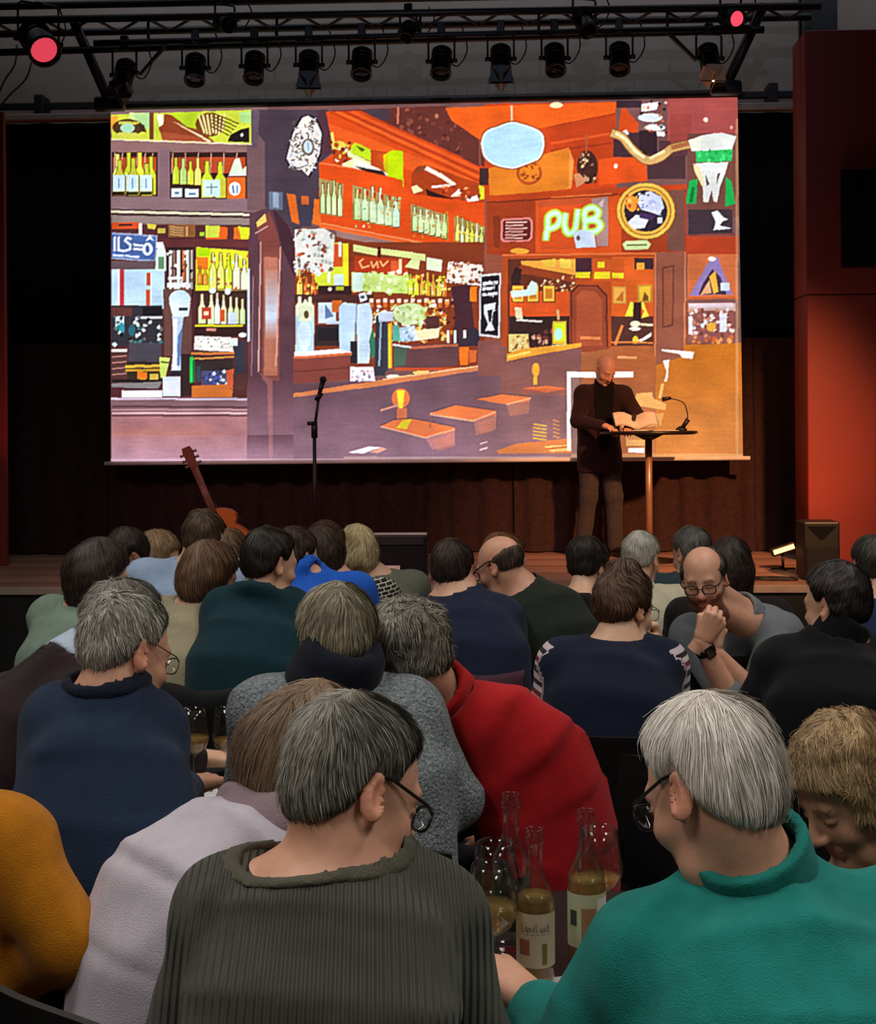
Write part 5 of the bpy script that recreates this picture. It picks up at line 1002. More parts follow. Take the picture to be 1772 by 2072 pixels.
# ---- second row
F, Fi = person('person with short grey hair, glasses and a navy sweater at the left', (255, 1318, 2.75), hy=42, hp=22, hr=-4, by=16, neck=(225, 1392, 2.72), sh=((122, 1468, 2.72), (302, 1478, 2.76)), pelvis=(210, 1960, 2.6), el=((78, 1690, 2.72), (345, 1650, 2.85)), wr=(None, (378, 1592, 3.22)),
       hands=('relax', 'relax'), hdir=(None, unit(P(440, 1572, 3.34) - P(378, 1592, 3.22))), skin='rosy', hair=H_('short', '#55534c', '#bdb9ae', t=0.013, lump=0.004, freq=90, slen=0.022, lift=0.0014), top=fabric('sweater_navy', '#1f2c42', 0.1, 0.35, 380), neckr=0.07, neckdrop=-0.008, collar=('crew', fabric('sweater_navy_trim', '#121a28')), glasses='brown', seed=53, g=1.0)
G, Gi = person('person in a dark maroon jacket with a pale blue collar at the left edge', (250, 1272, 3.2), hy=62, hp=20, hr=6, by=45, neck=(140, 1352, 3.12), sh=((20, 1440, 3.2), (170, 1450, 3.0)), pelvis=(-40, 1800, 3.05), el=((-20, 1620, 3.2), (250, 1570, 3.3)), wr=(None, (392, 1535, 3.62)), hdir=(None, unit((1.0, 0.2, -0.05))),
       hair=H_('short', '#4a4640', '#8a867c'), top=fabric('jacket_maroon', '#241519', 0.15), top_name='jacket', collar=('shirt', fabric('collar_blue', '#a9b6cc', 0.05)), seed=59, g=1.15)
Hh, Hi = person('person with grey-blond hair, a navy scarf and a mottled grey cardigan', (682, 1300, 3.1), hs=0.97, hy=-14, hp=30, hr=0, by=5, neck=(675, 1384, 3.06), sh=((540, 1448, 3.06), (822, 1452, 3.08)), pelvis=(745, 1960, 3.0), el=((505, 1630, 3.1), (915, 1620, 3.08)), wr=(None, (850, 1640, 3.4)),
       skin='rosy', hair=H_('short', '#5c5444', '#b3a88c', t=0.016, lump=0.004, slen=0.045, line=-0.02), top=fabric('knit_grey_mottled', '#4c5458', 0.1, 0.9, 150, 130, 0.95, '#8e969a'), top_name='cardigan', collar=('scarf', fabric('scarf_navy', '#0f1320', 0.15), 0.066, 0.055), seed=61, g=1.2)
I, Ii = person('person with wavy grey hair in a red sweater leaning to the left', (826, 1332, 3.2), hs=0.95, hy=-48, hp=24, hr=-10, by=-28, neck=(905, 1408, 3.26), sh=((850, 1480, 3.35), (985, 1478, 3.2)), pelvis=(1110, 1960, 3.25), el=((850, 1640, 3.4), (1115, 1690, 3.2)), wr=(None, (1000, 1700, 3.5)),
       skin='tan', hair=H_('wave', '#45413a', '#a8a294', t=0.02, lump=0.007, freq=75, curl=0.6, slen=0.03, lift=0.0018), top=fabric('sweater_red', '#a3161c', 0.08, 0.3, 380), seed=67, g=0.95, collar=('turtle', fabric('sweater_red_collar', '#ab1a1c', 0.08)), up0=0.3)
# ---- third row
Mm, Mi = person('person with pinned-up brown hair, navy back and striped sleeves', (1264, 1228, 4.1), hy=48, hp=16, by=6, neck=(1250, 1296, 4.06), sh=((1140, 1345, 4.05), (1336, 1347, 4.06)), pelvis=(1235, 1650, 3.95), el=((1108, 1440, 4.06), (1358, 1440, 4.06)), wr=((1180, 1500, 4.35), (1330, 1320, 4.3)),
       hdir=(None, unit(P(1312, 1262, 4.28) - P(1330, 1320, 4.3))), hands=('relax', 'fist'), hair=H_('bun', '#241812', '#6a4a34', t=0.016, lump=0.006, curl=0.5), top=striped('knit_navy_striped', [(0.0, '#151c30'), (0.1, '#c6b4bc'), (0.3, '#2a2028'), (0.45, '#cfc4c6'), (0.62, '#7a2430'), (0.78, '#c8bcc0'), (0.9, '#151c30')]), stripes=0.09, glasses='metal', seed=71, neckr=0.08, g=1.08)
O_, Oi = person('person with dark hair and a black jacket at the right', (1690, 1222, 4.0), hy=-42, hp=12, by=-12, neck=(1690, 1296, 3.97), sh=((1582, 1350, 3.97), (1800, 1350, 4.0)), pelvis=(1690, 1650, 3.85), hair=H_('short', '#100c0c', '#352a28', t=0.018, lump=0.006, line=-0.02), top=fabric('jacket_black', '#0a0a0d'), top_name='jacket', collar=('turtle', fabric('collar_black', '#0a0a0d')), seed=73, g=1.15)
Nn, Ni = person('balding bearded person in glasses and a grey shirt facing the camera, fist at the chin', (1424, 1170, 4.8), hy=197, hp=17, hr=6, by=192, neck=(1508, 1246, 4.98), sh=((1578, 1285, 4.95), (1402, 1290, 4.9)), pelvis=(1520, 1560, 5.2), el=((1530, 1412, 4.74), (1476, 1412, 4.7)), wr=((1440, 1316, 4.7), (1418, 1298, 4.66)),
       skin='rosy', hair=H_('fringe', '#2a211c', '#57493e', t=0.012, top=0.06), top=fabric('shirt_grey', '#6a7074', 0.08, 0.4, 300), top_name='shirt', collar=('shirt', fabric('shirt_grey_collar', '#737a7e', 0.06)), glasses='black', beard=0.95, seed=79, sleeve=0.06, hands=('fist', 'fist'), hdir=(unit((0.1, 0.2, 1)), unit(P(1454, 1240, 4.64) - P(1418, 1298, 4.66))), hup=((0, -1, 0), (0.1, -1, 0.1)), g=1.12, jaw=1.1)
# ---- further rows
J, Ji = person('person with cropped dark hair and a navy sweater', (915, 1156, 4.9), hy=12, hp=18, by=10, neck=(925, 1206, 4.86), pelvis=(960, 1450, 4.7), hair=H_('short', '#1a1210', '#44322a', t=0.008, lump=0.002), top=fabric('sweater_navy_dark', '#1a2036'), seed=83, g=1.2, sh=((868, 1250, 4.86), (1010, 1255, 4.86)))
K, Ki = person('bald person with glasses and a dark green sweater', (1012, 1145, 5.1), hy=-58, hp=24, by=-15, neck=(1052, 1190, 5.1), sh=((985, 1230, 5.15), (1130, 1240, 5.05)), pelvis=(1110, 1430, 5.0), skin='rosy', hair=H_('fringe', '#3a2c24', '#5c4a3e', t=0.006, top=0.02), top=fabric('sweater_green_dark', '#20261f'), glasses='black', seed=89, g=1.25)
L_, Li = person('brown-haired person behind the bald person', (1024, 1135, 6.1), hy=60, hp=15, by=20, hair=H_('wave', '#3a2416', '#8a5c38', t=0.016), top=fabric('top_black', '#0c0c10'), seed=97)
Q, Qi = person('dark-haired person in black beyond the striped sleeves', (1192, 1146, 5.8), hy=40, hp=20, by=5, hair=H_('wave', '#140f0e', '#3c302a', t=0.016), top=fabric('top_black', '#0c0c10'), top_name='jacket', seed=101, g=1.1, lean=0.2)
R, Ri = person('white-haired person in a cream shirt in the far row', (1298, 1130, 6.0), hy=30, hp=16, by=15, hair=H_('short', '#8a857a', '#d0cbbf', t=0.012), top=fabric('shirt_cream', '#bcb49c', 0.06), top_name='shirt', collar=('shirt', fabric('shirt_cream', '#bcb49c')), seed=103, g=1.15)
Sx, Si = person('grey-haired person in a slate jacket left of the bearded person', (1398, 1120, 6.6), hs=0.98, hy=-30, hp=16, by=-10, neck=(1400, 1172, 6.58), hair=H_('short', '#34322f', '#77736c', t=0.012), top=fabric('jacket_slate', '#2b3c44'), top_name='jacket', seed=107, g=1.15)
T, Ti = person('person with long dark hair behind the bearded person', (1478, 1146, 5.5), hy=20, hp=14, by=0, hair=H_('mane', '#18100e', '#3e2c26', t=0.014, len=0.16), top=fabric('top_brown', '#1c1516'), seed=109)
U, Ui = person('long dark-haired person in a pale green sweater, leftmost of the far group', (205, 1158, 4.8), hy=50, hp=26, by=25, neck=(172, 1222, 4.78), hair=H_('mane', '#17100e', '#43322a', t=0.014, len=0.2), top=fabric('sweater_sage', '#728478', 0.08), seed=113, lean=0.3)
V, Vi = person('dark-haired person turning a lowered face to the left', (258, 1124, 5.9), hy=-120, hp=38, hr=-8, by=-60, skin='tan', hair=H_('short', '#14100e', '#3c2e28', t=0.014), top=fabric('top_black', '#0c0c10'), seed=127)
W_, Wi = person('person with light brown hair and a cream top looking to the right', (322, 1124, 6.25), hy=75, hp=18, by=30, neck=(306, 1172, 6.23), skin='tan', hair=H_('bob', '#4a3626', '#a48460', t=0.012, len=0.1), top=fabric('top_cream', '#c2b694', 0.06), seed=131, lean=0.3)
X, Xi = person('brown-haired person in a pale blue shirt seen from behind', (413, 1092, 5.35), hy=8, hp=12, by=5, neck=(396, 1148, 5.33), hair=H_('short', '#2c2018', '#644c3a', t=0.012), top=fabric('shirt_pale_blue', '#8fa3c0', 0.06), top_name='shirt', seed=137, g=1.2, lean=0.25)
Y_, Yi = person('brown-haired person half hidden behind the pale blue shirt', (466, 1122, 6.3), hy=20, hp=14, by=10, hair=H_('bob', '#2c2018', '#7a5c40', t=0.012, len=0.1), top=fabric('top_grey', '#b8bcc4'), seed=139)
Z_, Zi = person('person with a brown bob and a beige sweater', (425, 1165, 4.7), hy=58, hp=22, by=20, neck=(398, 1226, 4.68), hair=H_('bob', '#2e1e14', '#7c5a3e', t=0.016, len=0.105, slen=0.07), top=fabric('sweater_beige', '#978f76', 0.06), seed=149, g=1.1, lean=0.3)
AA, AAi = person('dark-haired person in a dark teal hoodie seen from behind', (547, 1140, 4.6), hy=46, hp=14, by=12, neck=(525, 1206, 4.57), sh=((456, 1240, 4.57), (585, 1240, 4.6)), hair=H_('short', '#120d0b', '#33271f', t=0.017, lump=0.004, line=-0.015), top=fabric('hoodie_teal_dark', '#12313a', 0.1), top_name='hoodie', collar=('hood', None), seed=151, g=1.12, lean=0.3)
BB, BBi = person('person in a bright blue hoodie beyond the teal hoodie', (598, 1130, 5.25), hy=40, hp=20, by=10, neck=(624, 1168, 5.22), hair=H_('short', '#1c1310', '#4c382c', t=0.014), top=fabric('hoodie_blue', '#1c55b8', 0.08), top_name='hoodie', collar=('hood', None), seed=157, g=1.05)
pat = fabric('blouse_patterned', '#0d0d0e')
nt = pat.node_tree; b = nt.nodes['Principled BSDF']; tc = nt.nodes.new('ShaderNodeTexCoord'); br = nt.nodes.new('ShaderNodeTexBrick'); mp = nt.nodes.new('ShaderNodeMapping')
mp.inputs['Rotation'].default_value = (1.57, 0.3, 0.2); br.inputs['Scale'].default_value = 16; br.inputs['Color1'].default_value = (0.01, 0.01, 0.01, 1); br.inputs['Color2'].default_value = (0.015, 0.014, 0.013, 1); br.inputs['Mortar'].default_value = (0.42, 0.39, 0.32, 1); br.inputs['Mortar Size'].default_value = 0.035
nt.links.new(tc.outputs['Object'], mp.inputs[0]); nt.links.new(mp.outputs[0], br.inputs['Vector']); nt.links.new(br.outputs[0], b.inputs['Base Color'])
CC, CCi = person('long brown-haired person in a black and white patterned blouse', (660, 1112, 5.8), hy=20, hp=16, by=8, neck=(690, 1180, 5.75), hair=H_('mane', '#1a110e', '#4e3628', t=0.014, len=0.18), top=pat, top_name='blouse', seed=163, lean=0.25)
DD, DDi = person('blond person in a grey-green sweater beside the patterned blouse', (722, 1114, 6.3), hy=-30, hp=16, by=-12, neck=(762, 1166, 6.3), hair=H_('bob', '#8a7450', '#d8c69c', t=0.014, len=0.12), top=fabric('sweater_grey_green', '#5e6054', 0.06), seed=167, lean=0.3)
Pp, Pi = person('dark-haired person in a blue jacket at the far right edge', (1764, 1144, 5.3), hy=-8, hp=10, by=-5, hair=H_('short', '#1e1a18', '#4a423c', t=0.01), top=fabric('jacket_blue', '#1b2440'), top_name='jacket', seed=173, g=1.1, lean=0.2)
# ---- the speaker on the stage
sp_c = PY(1225, 747, 11.32); sp_f = PY(1205, 1100, 11.4)
SPK, SPi = person('bald speaker in a dark jacket reading at the bistro table on stage', tuple(sp_c), hy=150, hp=42, by=158, group='people on stage',
       stand=(PY(1212, 900, 11.5)[0], 11.5, STZ + 0.88), res=0.006, skin='rosy', jaw=1.05, top=fabric('jacket_brown_black', '#2a1819'), top_name='jacket', collar=('turtle', fabric('turtleneck_black', '#0a090a')), seed=181, hem=STZ + 0.7, g=1.05, hands=('relax', 'hold'),
       trousers=fabric('jeans_grey', '#3a3434', 0.2), neckr=0.07, neck=(1222, 783, 11.38), hs=0.95, throat=False, front=fabric('turtleneck_black', '#0a090a'), sh=((1260, 798, 11.32), (1180, 798, 11.36)), el=((1292, 846, 11.3), (1168, 852, 11.26)), wr=((1272, 862, 11.08), (1222, 862, 11.08)))

# wrist watch of the bearded person
wd_ = unit(Ni['WR'][1] - Ni['EL'][1]); w0 = Ni['WR'][1] - wd_ * 0.035
wt_ = obj('watch_strap', tube([w0 - wd_ * 0.011, w0 + wd_ * 0.011], 0.0345, 20), mat('watch_black', '#0c0c0e', 0.4), Nn)
fr_ = unit(np.array((0.25, -1.0, 0.1)) - wd_ * (np.array((0.25, -1.0, 0.1)) @ wd_)); sd_ = np.cross(wd_, fr_)
obj('watch_case', xf(box((-0.017, -0.019, 0.03), (0.017, 0.019, 0.041), 0.004, 2), np.stack([sd_, wd_, fr_], 1), w0), mat('watch_glass', '#050506', 0.12), wt_, False)
# ------------------------------------------------------------------ lighting rig over the stage
blk_m = mat('steel_black', '#0b0b0c', 0.5); dk_m = mat('lamp_black', '#070707', 0.5); gal = mat('steel_grey', '#2a2826', 0.4, metal=0.4)
YT = 10.75
rig = empty('lighting_truss', (0, YT, 4.9), 'black horizontal lighting truss above the projection screen', 'truss')
def rb(px, py, Y=YT): return PY(px, py, Y)
for name, (xa, ya, xb, yb), r_, m_, Y in (('chord', (-60, 42, 1660, 12), 0.03, gal, YT), ('chord', (-60, 108, 1545, 60), 0.028, blk_m, YT + 0.1), ('chord', (-60, 70, 1640, 34), 0.03, blk_m, YT + 0.35), ('chord', (-60, 14, 1640, -20), 0.03, blk_m, YT + 0.2)):
    obj(name, tube([rb(xa, ya, Y), rb(xb, yb, Y)], r_, 10), m_, rig)
for k in range(16):
    xa = -20 + k * 104; za = 40 - k * 1.9; obj('lacing', tube([rb(xa, za, YT), rb(xa + 52, za + 28, YT + 0.35)], 0.012, 6), blk_m, rig); obj('lacing', tube([rb(xa + 52, za + 28, YT + 0.35), rb(xa + 104, za - 2, YT)], 0.012, 6), blk_m, rig)
bar = empty('lighting_bar', (0, YT, 4.6), 'black pipe the row of stage spotlights hangs from', 'pipe')
obj('pipe', tube([rb(190, 87), rb(1520, 56)], 0.024, 10), blk_m, bar)
for px in (300, 560, 850, 1090, 1350): obj('drop_rod', tube([rb(px, 86 - (px - 190) * 0.0233), rb(px, 30 - (px - 190) * 0.0175)], 0.012, 6), blk_m, bar)
# raking braces at both ends
for (xa, ya, xb, yb), lb in (((148, 40, 222, 208), 'black raking brace at the left end of the lighting rig'), ((1545, 10, 1468, 175), 'black raking brace at the right end of the lighting rig')):
    e = empty('rig_brace', rb(xb, yb, YT + 0.2), lb, 'brace', 'raking rig braces'); obj('bar', tube([rb(xa, ya, YT + 0.2), rb(xb, yb, YT + 0.2)], 0.04, 8), blk_m, e); obj('foot_plate', xf(box((-0.12, -0.05, -0.05), (0.12, 0.05, 0.06), 0.02, 2), t=rb(xb, yb + 4, YT + 0.2)), blk_m, e)
for a_, b_ in (((335, 92), (285, 150)), ((1345, 60), (1408, 122))): obj('strut', tube([rb(*a_, YT + 0.02), rb(*b_, YT + 0.25)], 0.018, 6), blk_m, bar)
def fixture(px, py, kind, label, yaw=0.0, tilt=55.0, s=1.0, lit=None, pipe_y=None, Y=YT, clampup=0.2):
    """spotlight: can on a yoke below a clamp"""
    c = rb(px, py, Y); e = empty('stage_spotlight', c, label, 'stage light', 'stage spotlights on the rig')
    Mt = np.array(Matrix.Rotation(rad(yaw), 3, 'Z') @ Matrix.Rotation(rad(tilt), 3, 'X'))     # local -y points where the light goes, tilted down
    ft = lambda vf: xf(vf, Mt, c)
    A_ = lambda vf: (np.asarray(vf[0])[:, [0, 2, 1]] * (1, -1, 1), vf[1])
    can = A_(lathe([(0.0, -0.13), (0.045, -0.125), (0.062, -0.1), (0.07, -0.04), (0.075, 0.0), (0.078, 0.11), (0.082, 0.112), (0.082, 0.13), (0.07, 0.13), (0.066, 0.1), (0.0, 0.1)], n=20)); can = (can[0] * s, can[1][::-1])
    can_o = obj('lamp_housing', ft(can), dk_m, e)
    for k in range(3): obj('cooling_rib', ft((A_(lathe([(0.072 * s, (-0.09 + k * 0.035) * s), (0.081 * s, (-0.088 + k * 0.035) * s), (0.081 * s, (-0.078 + k * 0.035) * s), (0.072 * s, (-0.076 + k * 0.035) * s)], n=20)))), dk_m, can_o)
    obj('lens', ft(A_(lathe([(0.0, 0.104 * s), (0.064 * s, 0.104 * s)], n=20))), lit or mat('lens_dark', '#1b1c20', 0.1), e)
    yk = [(-0.1 * s, 0, 0), (-0.1 * s, 0, 0.17 * s), (-0.085 * s, 0, 0.185 * s), (0.085 * s, 0, 0.185 * s), (0.1 * s, 0, 0.17 * s), (0.1 * s, 0, 0)]
    Mz = np.array(Matrix.Rotation(rad(yaw), 3, 'Z'))
    obj('yoke', xf(tube(yk, 0.009, 6), Mz, c), dk_m, e)
    for s_ in (-1, 1): obj('knob', xf(cyl((s_ * 0.075 * s, 0, 0), (s_ * 0.12 * s, 0, 0), 0.018, n=10), Mz, c), dk_m, e)
    obj('clamp', merge(xf(box((-0.03, -0.02, 0.18 * s), (0.03, 0.02, clampup + 0.03), 0.005), Mz, c)), dk_m, e, False)
    if kind == 'barn':
        for k in range(4):
            a_ = k * math.pi / 2; Rk = np.array(Matrix.Rotation(a_, 3, 'Y')); fl = prism([(-0.06 * s, 0.0), (0.06 * s, 0.0), (0.1 * s, 0.12 * s), (-0.1 * s, 0.12 * s)], 2, -0.002, 0.002)
            v = np.asarray(fl[0]); v = v @ np.array(Matrix.Rotation(-0.6, 3, 'X')).T; v = v[:, [0, 1, 2]] * (1, -1, 1) + np.array((0, -0.13 * s, 0.078 * s)); obj('barn_door', ft((v @ Rk.T, fl[1])), lit and mat('barn_tan', '#caa27a', 0.5) or dk_m, e, False)
    obj('cable', tube(bez([c + Mz @ np.array((0.02, 0.06, 0.05)), c + np.array((0.12, 0.08, -0.02)), c + np.array((0.2, 0.05, 0.1)), c + np.array((0.16, 0.0, clampup))], 6), 0.006, 5), dk_m, e)
    return e
rowp = [(252, 150, 'barn', -12), (395, 138, 'can', 6), (515, 134, 'can', 0), (625, 132, 'barn', 5), (732, 126, 'can', 0), (893, 124, 'can', -5), (1013, 120, 'barn', 0), (1122, 118, 'can', 5), (1253, 116, 'can', -4)]
names = ['barn-door stage spotlight at the left end of the row', 'second black stage spotlight from the left of the row', 'third black stage spotlight from the left of the row', 'barn-door stage spotlight, fourth from the left', 'round black stage spotlight, fifth from the left', 'round black stage spotlight near the middle, sixth from the left', 'barn-door stage spotlight above the pendant lamp of the picture', 'round black stage spotlight, eighth from the left', 'round black stage spotlight, last unlit one on the right']
for (px, py, k, yw), lb in zip(rowp, names): fixture(px, py, k, lb, yw, 62, 1.02, clampup=0.27)
fixture(1434, 118, 'barn', 'lit stage spotlight with tan barn doors at the right end of the row', 8, 62, 1.0, emit('lamp_white', '#fff2d8', 2.2), clampup=0.24)
spot('rig_lamp_light', tuple(rb(1434, 118) + np.array((0.01, -0.06, -0.09))), tuple(rb(1434, 118) + np.array((0.1, -0.6, -0.95))), 18, (1.0, 0.8, 0.55), 110, 0.6, 0.03)
fixture(78, 84, 'can', 'stage spotlight glowing red at the far left', 35, 35, 1.6, emit('lamp_red', '#f0485c', 0.85), clampup=0.28)
fixture(1478, 36, 'can', 'stage spotlight with red light at the far right', 20, 20, 0.9, emit('lamp_pink', '#ff5068', 1.0), clampup=0.22)
fixture(455, 48, 'can', 'pale topped stage lamp mounted on the upper truss, left', 30, 20, 0.8, clampup=0.18)
fixture(826, 62, 'can', 'small stage lamp mounted on the upper truss, centre', -20, 55, 0.7, clampup=0.18)
fixture(1182, 44, 'can', 'dark stage lamp mounted on the upper truss, right of centre', 20, 50, 0.95, clampup=0.2)
for i, pts in enumerate(([(34, 90), (30, 130), (8, 165), (-10, 210)], [(64, 125), (52, 160), (22, 190), (-6, 222)])):
    obj('cable', tube(bez([PY(a_, b_, YC - 0.05) for a_, b_ in pts], 8), 0.008, 6), blk_m, label=('upper' if i == 0 else 'lower') + ' black cable hanging on the grey wall at the far left', cat='cable')

# ------------------------------------------------------------------ things on the stage
def floorpt(px, Y): x = PY(px, 900, Y)[0]; return np.array((x, Y, STZ))
# bistro table, papers, book, gooseneck lamp
tp = floorpt(1312, 11.1); tz = PY(1312, 872, 11.1)[2]
bt = empty('bistro_table', tp, 'tall round bistro table with a dark top in front of the speaker', 'table')
obj('table_top', lathe([(0.0, -0.03), (0.36, -0.03), (0.385, -0.022), (0.39, -0.012), (0.38, 0.0), (0.0, 0.0)], (tp[0], tp[1], tz), 40), mat('bistro_black', '#1a1210', 0.35), bt)
obj('column', cyl((tp[0], tp[1], STZ + 0.03), (tp[0], tp[1], tz - 0.03), 0.028), mat('column_brass', '#a0795a', 0.35, metal=0.4), bt)
obj('foot', lathe([(0.0, 0.0), (0.24, 0.0), (0.24, 0.012), (0.06, 0.035), (0.03, 0.05), (0.0, 0.05)], tuple(tp), 32), mat('bistro_black', '#1a1210', 0.35), bt)
obj('flange', lathe([(0.0, -0.07), (0.04, -0.07), (0.12, -0.03), (0.0, -0.03)], (tp[0], tp[1], tz), 24), mat('bistro_black', '#1a1210', 0.35), bt)
bk = empty('open_book', (tp[0] - 0.2, tp[1] + 0.05, tz), 'open book held up by the speaker on the bistro table', 'book')
def page(sx):
    n = 8; V, F = [], []
    for i in range(n + 1):
        for j in (0, 1):
            t = i / n; V.append((tp[0] - 0.1 + sx * 0.17 * t, tp[1] + 0.14 - j * 0.24, tz + 0.014 + 0.06 * (math.sin(t * 2.6) * 0.5 + 0.3 * t) + (1 - j) * 0.1))
    for i in range(n): F.append((2 * i, 2 * i + 1, 2 * i + 3, 2 * i + 2))
    b0 = np.array(V); t_ = np.array((0, 0.006, 0.008)); m_ = len(V)
    return np.concatenate([b0, b0 - t_]), F + [tuple(m_ + q for q in f[::-1]) for f in F] + [(0, 1, m_ + 1, m_), (2 * n, m_ + 2 * n, m_ + 2 * n + 1, 2 * n + 1)]
for sx in (-1, 1): obj('page_block', page(sx), mat('paper_cream', '#e6d2b8', 0.8), bk)
for sx in (-1, 1): v_, f_ = page(sx); obj('cover', (v_ + (0.006 * sx, 0.024, -0.002), f_), mat('cover_green', '#5a7468', 0.6), bk)
ob = obj('paper_sheet', box((tp[0] + 0.02, tp[1] - 0.16, tz), (tp[0] + 0.22, tp[1] + 0.08, tz + 0.004)), mat('paper_cream', '#e6d2b8', 0.8), label='white sheet of paper lying flat on the bistro table', cat='paper', smooth=False)
gn = empty('gooseneck_lamp', (tp[0] + 0.26, tp[1], tz), 'small black gooseneck reading lamp on the bistro table', 'lamp')
obj('base', lathe([(0.0, 0.0), (0.045, 0.0), (0.045, 0.015), (0.02, 0.035), (0.0, 0.04)], (tp[0] + 0.26, tp[1], tz), 20), blk_m, gn)
g0 = np.array((tp[0] + 0.26, tp[1], tz)); obj('neck', tube(bez([g0 + (0, 0, 0.03), g0 + (0.05, 0, 0.1), g0 + (0.02, 0, 0.22), g0 + (-0.09, 0, 0.26)], 8), 0.005, 6), blk_m, gn); obj('lamp_head', cyl(g0 + (-0.08, 0, 0.262), g0 + (-0.15, 0, 0.25), 0.012, 0.018), blk_m, gn)
obj('clip', cyl(g0 + (0.01, -0.03, 0.03), g0 + (0.05, -0.03, 0.09), 0.016, 0.02), blk_m, gn)
# headset boom is part of the speaker
obj('headset', tube(bez([SPi['c'] + SPi['M'] @ np.array(q) * 0.9 for q in ((-0.085, 0.0, 0.01), (-0.08, 0.05, -0.05), (-0.045, 0.1, -0.075))], 6), 0.004, 6), blk_m, SPK)
# microphone stand
mp_ = floorpt(636, 10.4); zm = lambda px, py: PY(px, py, 10.4)
ms_ = empty('microphone_stand', mp_, 'black microphone stand left of centre on the stage', 'microphone stand')
p1, p2, p3, p4 = zm(636, 1000), zm(636, 870), zm(645, 800), zm(653, 772)
obj('base', lathe([(0.0, 0.0), (0.13, 0.0), (0.13, 0.012), (0.03, 0.03), (0.0, 0.03)], tuple(mp_), 28), blk_m, ms_)
obj('tube', cyl((p2[0], 10.4, STZ + 0.02), p2, 0.014), blk_m, ms_); obj('clutch', cyl(p2 + (0, 0, -0.06), p2 + (0, 0, 0.06), 0.024), blk_m, ms_); obj('upper_tube', tube([p2, p3], 0.011, 8), blk_m, ms_); obj('joint', cyl(p3 - (0.02, 0, 0.04), p3 + (0.02, 0, 0.02), 0.02), blk_m, ms_); obj('knob', cyl(p2 + (0, -0.02, 0.05), p2 + (-0.05, -0.02, 0.05), 0.015), blk_m, ms_)
mk_ = empty('microphone', p3, 'handheld microphone clipped on top of the stand', 'microphone')
obj('grip', tube([p3, p4], [0.014, 0.02], 12), dk_m, mk_); obj('grille', xf(lathe([(0.0, -0.028), (0.02, -0.02), (0.028, 0.0), (0.02, 0.02), (0.0, 0.028)], n=16), t=p4 + (0.002, 0, 0.015)), mat('grille_dark', '#2a2828', 0.4, bump=0.5, bscale=400, metal=0.6), mk_)
# guitar on its stand
Yg = 10.3; gt = PY(378, 905, Yg); gb_ = PY(432, 1030, Yg); gd = unit(gb_ - gt); gx = unit(np.cross(gd, (0, 1, 0))); gy = np.cross(gd, gx)
gbase = floorpt(455, Yg); gu = empty('acoustic_guitar', gbase, 'acoustic guitar with an orange body leaning on its stand', 'guitar'); MG = np.stack([gx, gy, -gd], 1)
neckL = np.linalg.norm(gb_ - gt); T0 = gb_
wood = mat('guitar_top', '#c46a2c', 0.3, 0.12, 12, coat=0.4, stretch=(8, 1, 0.6)); rosew = mat('guitar_neck', '#7a3a26', 0.4, 0.15)
def gout(k=1.0):
    o = []
    for a_ in np.linspace(0, 2 * math.pi, 40, endpoint=False):
        t = (1 - math.cos(a_)) / 2; w_ = (0.145 * math.sin(math.pi * min(1, t / 0.45)) ** 0.6 if t < 0.36 else 0.118 + 0.07 * math.sin(math.pi * (t - 0.36) / 0.64) ** 0.9 if t < 0.98 else 0.06) if 0 < t < 1 else 0.0
        if t >= 0.36: w_ = (0.118 + 0.072 * math.sin(math.pi * min(1, (t - 0.36) / 0.62))) * (1 if t < 0.85 else math.sqrt(max(0, 1 - ((t - 0.85) / 0.15) ** 2)))
        o.append((math.copysign(w_, math.sin(a_)) * k, -0.48 * t * k))
    return o
gl = prism(gout(), 1, -0.05, 0.05); gbo = obj('guitar_body', xf(gl, MG, T0), wood, gu, False)
obj('sound_hole', xf(cyl((0, 0.052, -0.15), (0, 0.054, -0.15), 0.05, n=24), MG, T0), blk_m, gbo); obj('bridge', xf(box((-0.08, 0.05, -0.35), (0.08, 0.06, -0.33)), MG, T0), rosew, gbo, False); obj('pickguard', xf(prism([(0.0, -0.02), (-0.09, -0.03), (-0.08, -0.1), (0.0, -0.09)], 1, 0.0505, 0.0535), MG, T0), mat('pickguard', '#e8c8c0', 0.3), gbo, False)
obj('neck', xf(box((-0.026, 0.035, -0.1), (0.026, 0.06, neckL - 0.17), 0.008, 2), MG, T0), rosew, gu); hs_ = obj('headstock', xf(prism([(-0.026, neckL - 0.18), (0.026, neckL - 0.18), (0.04, neckL - 0.04), (0.03, neckL), (-0.03, neckL), (-0.04, neckL - 0.04)], 1, 0.03, 0.05), MG, T0), rosew, gu, False)
for k in range(3):
    for s_ in (-1, 1): obj('tuning_peg', xf(cyl((s_ * 0.035, 0.04, neckL - 0.14 + k * 0.045), (s_ * 0.065, 0.04, neckL - 0.14 + k * 0.045), 0.008, 0.011, 8), MG, T0), mat('peg', '#8a7a6a', 0.3, metal=0.7), hs_)
for k in range(6): obj('string', xf(tube([((k - 2.5) * 0.007, 0.064, -0.34), ((k - 2.5) * 0.006, 0.063, neckL - 0.16)], 0.0012, 4), MG, T0), mat('peg', '#8a7a6a', 0.3, metal=0.7), gu)
gs_ = empty('guitar_stand', gbase + (0, 0.12, 0), 'black folding guitar stand behind the acoustic guitar', 'stand')
bb = T0 + MG @ np.array((0, -0.06, -0.48)); tip = T0 + MG @ np.array((0, -0.07, 0.05))
for q in ((-0.18, -0.15), (0.18, -0.15), (0.0, 0.22)): obj('leg', tube([tip, np.array((bb[0] + q[0], bb[1] + q[1], STZ + 0.01))], 0.01, 6), blk_m, gs_)
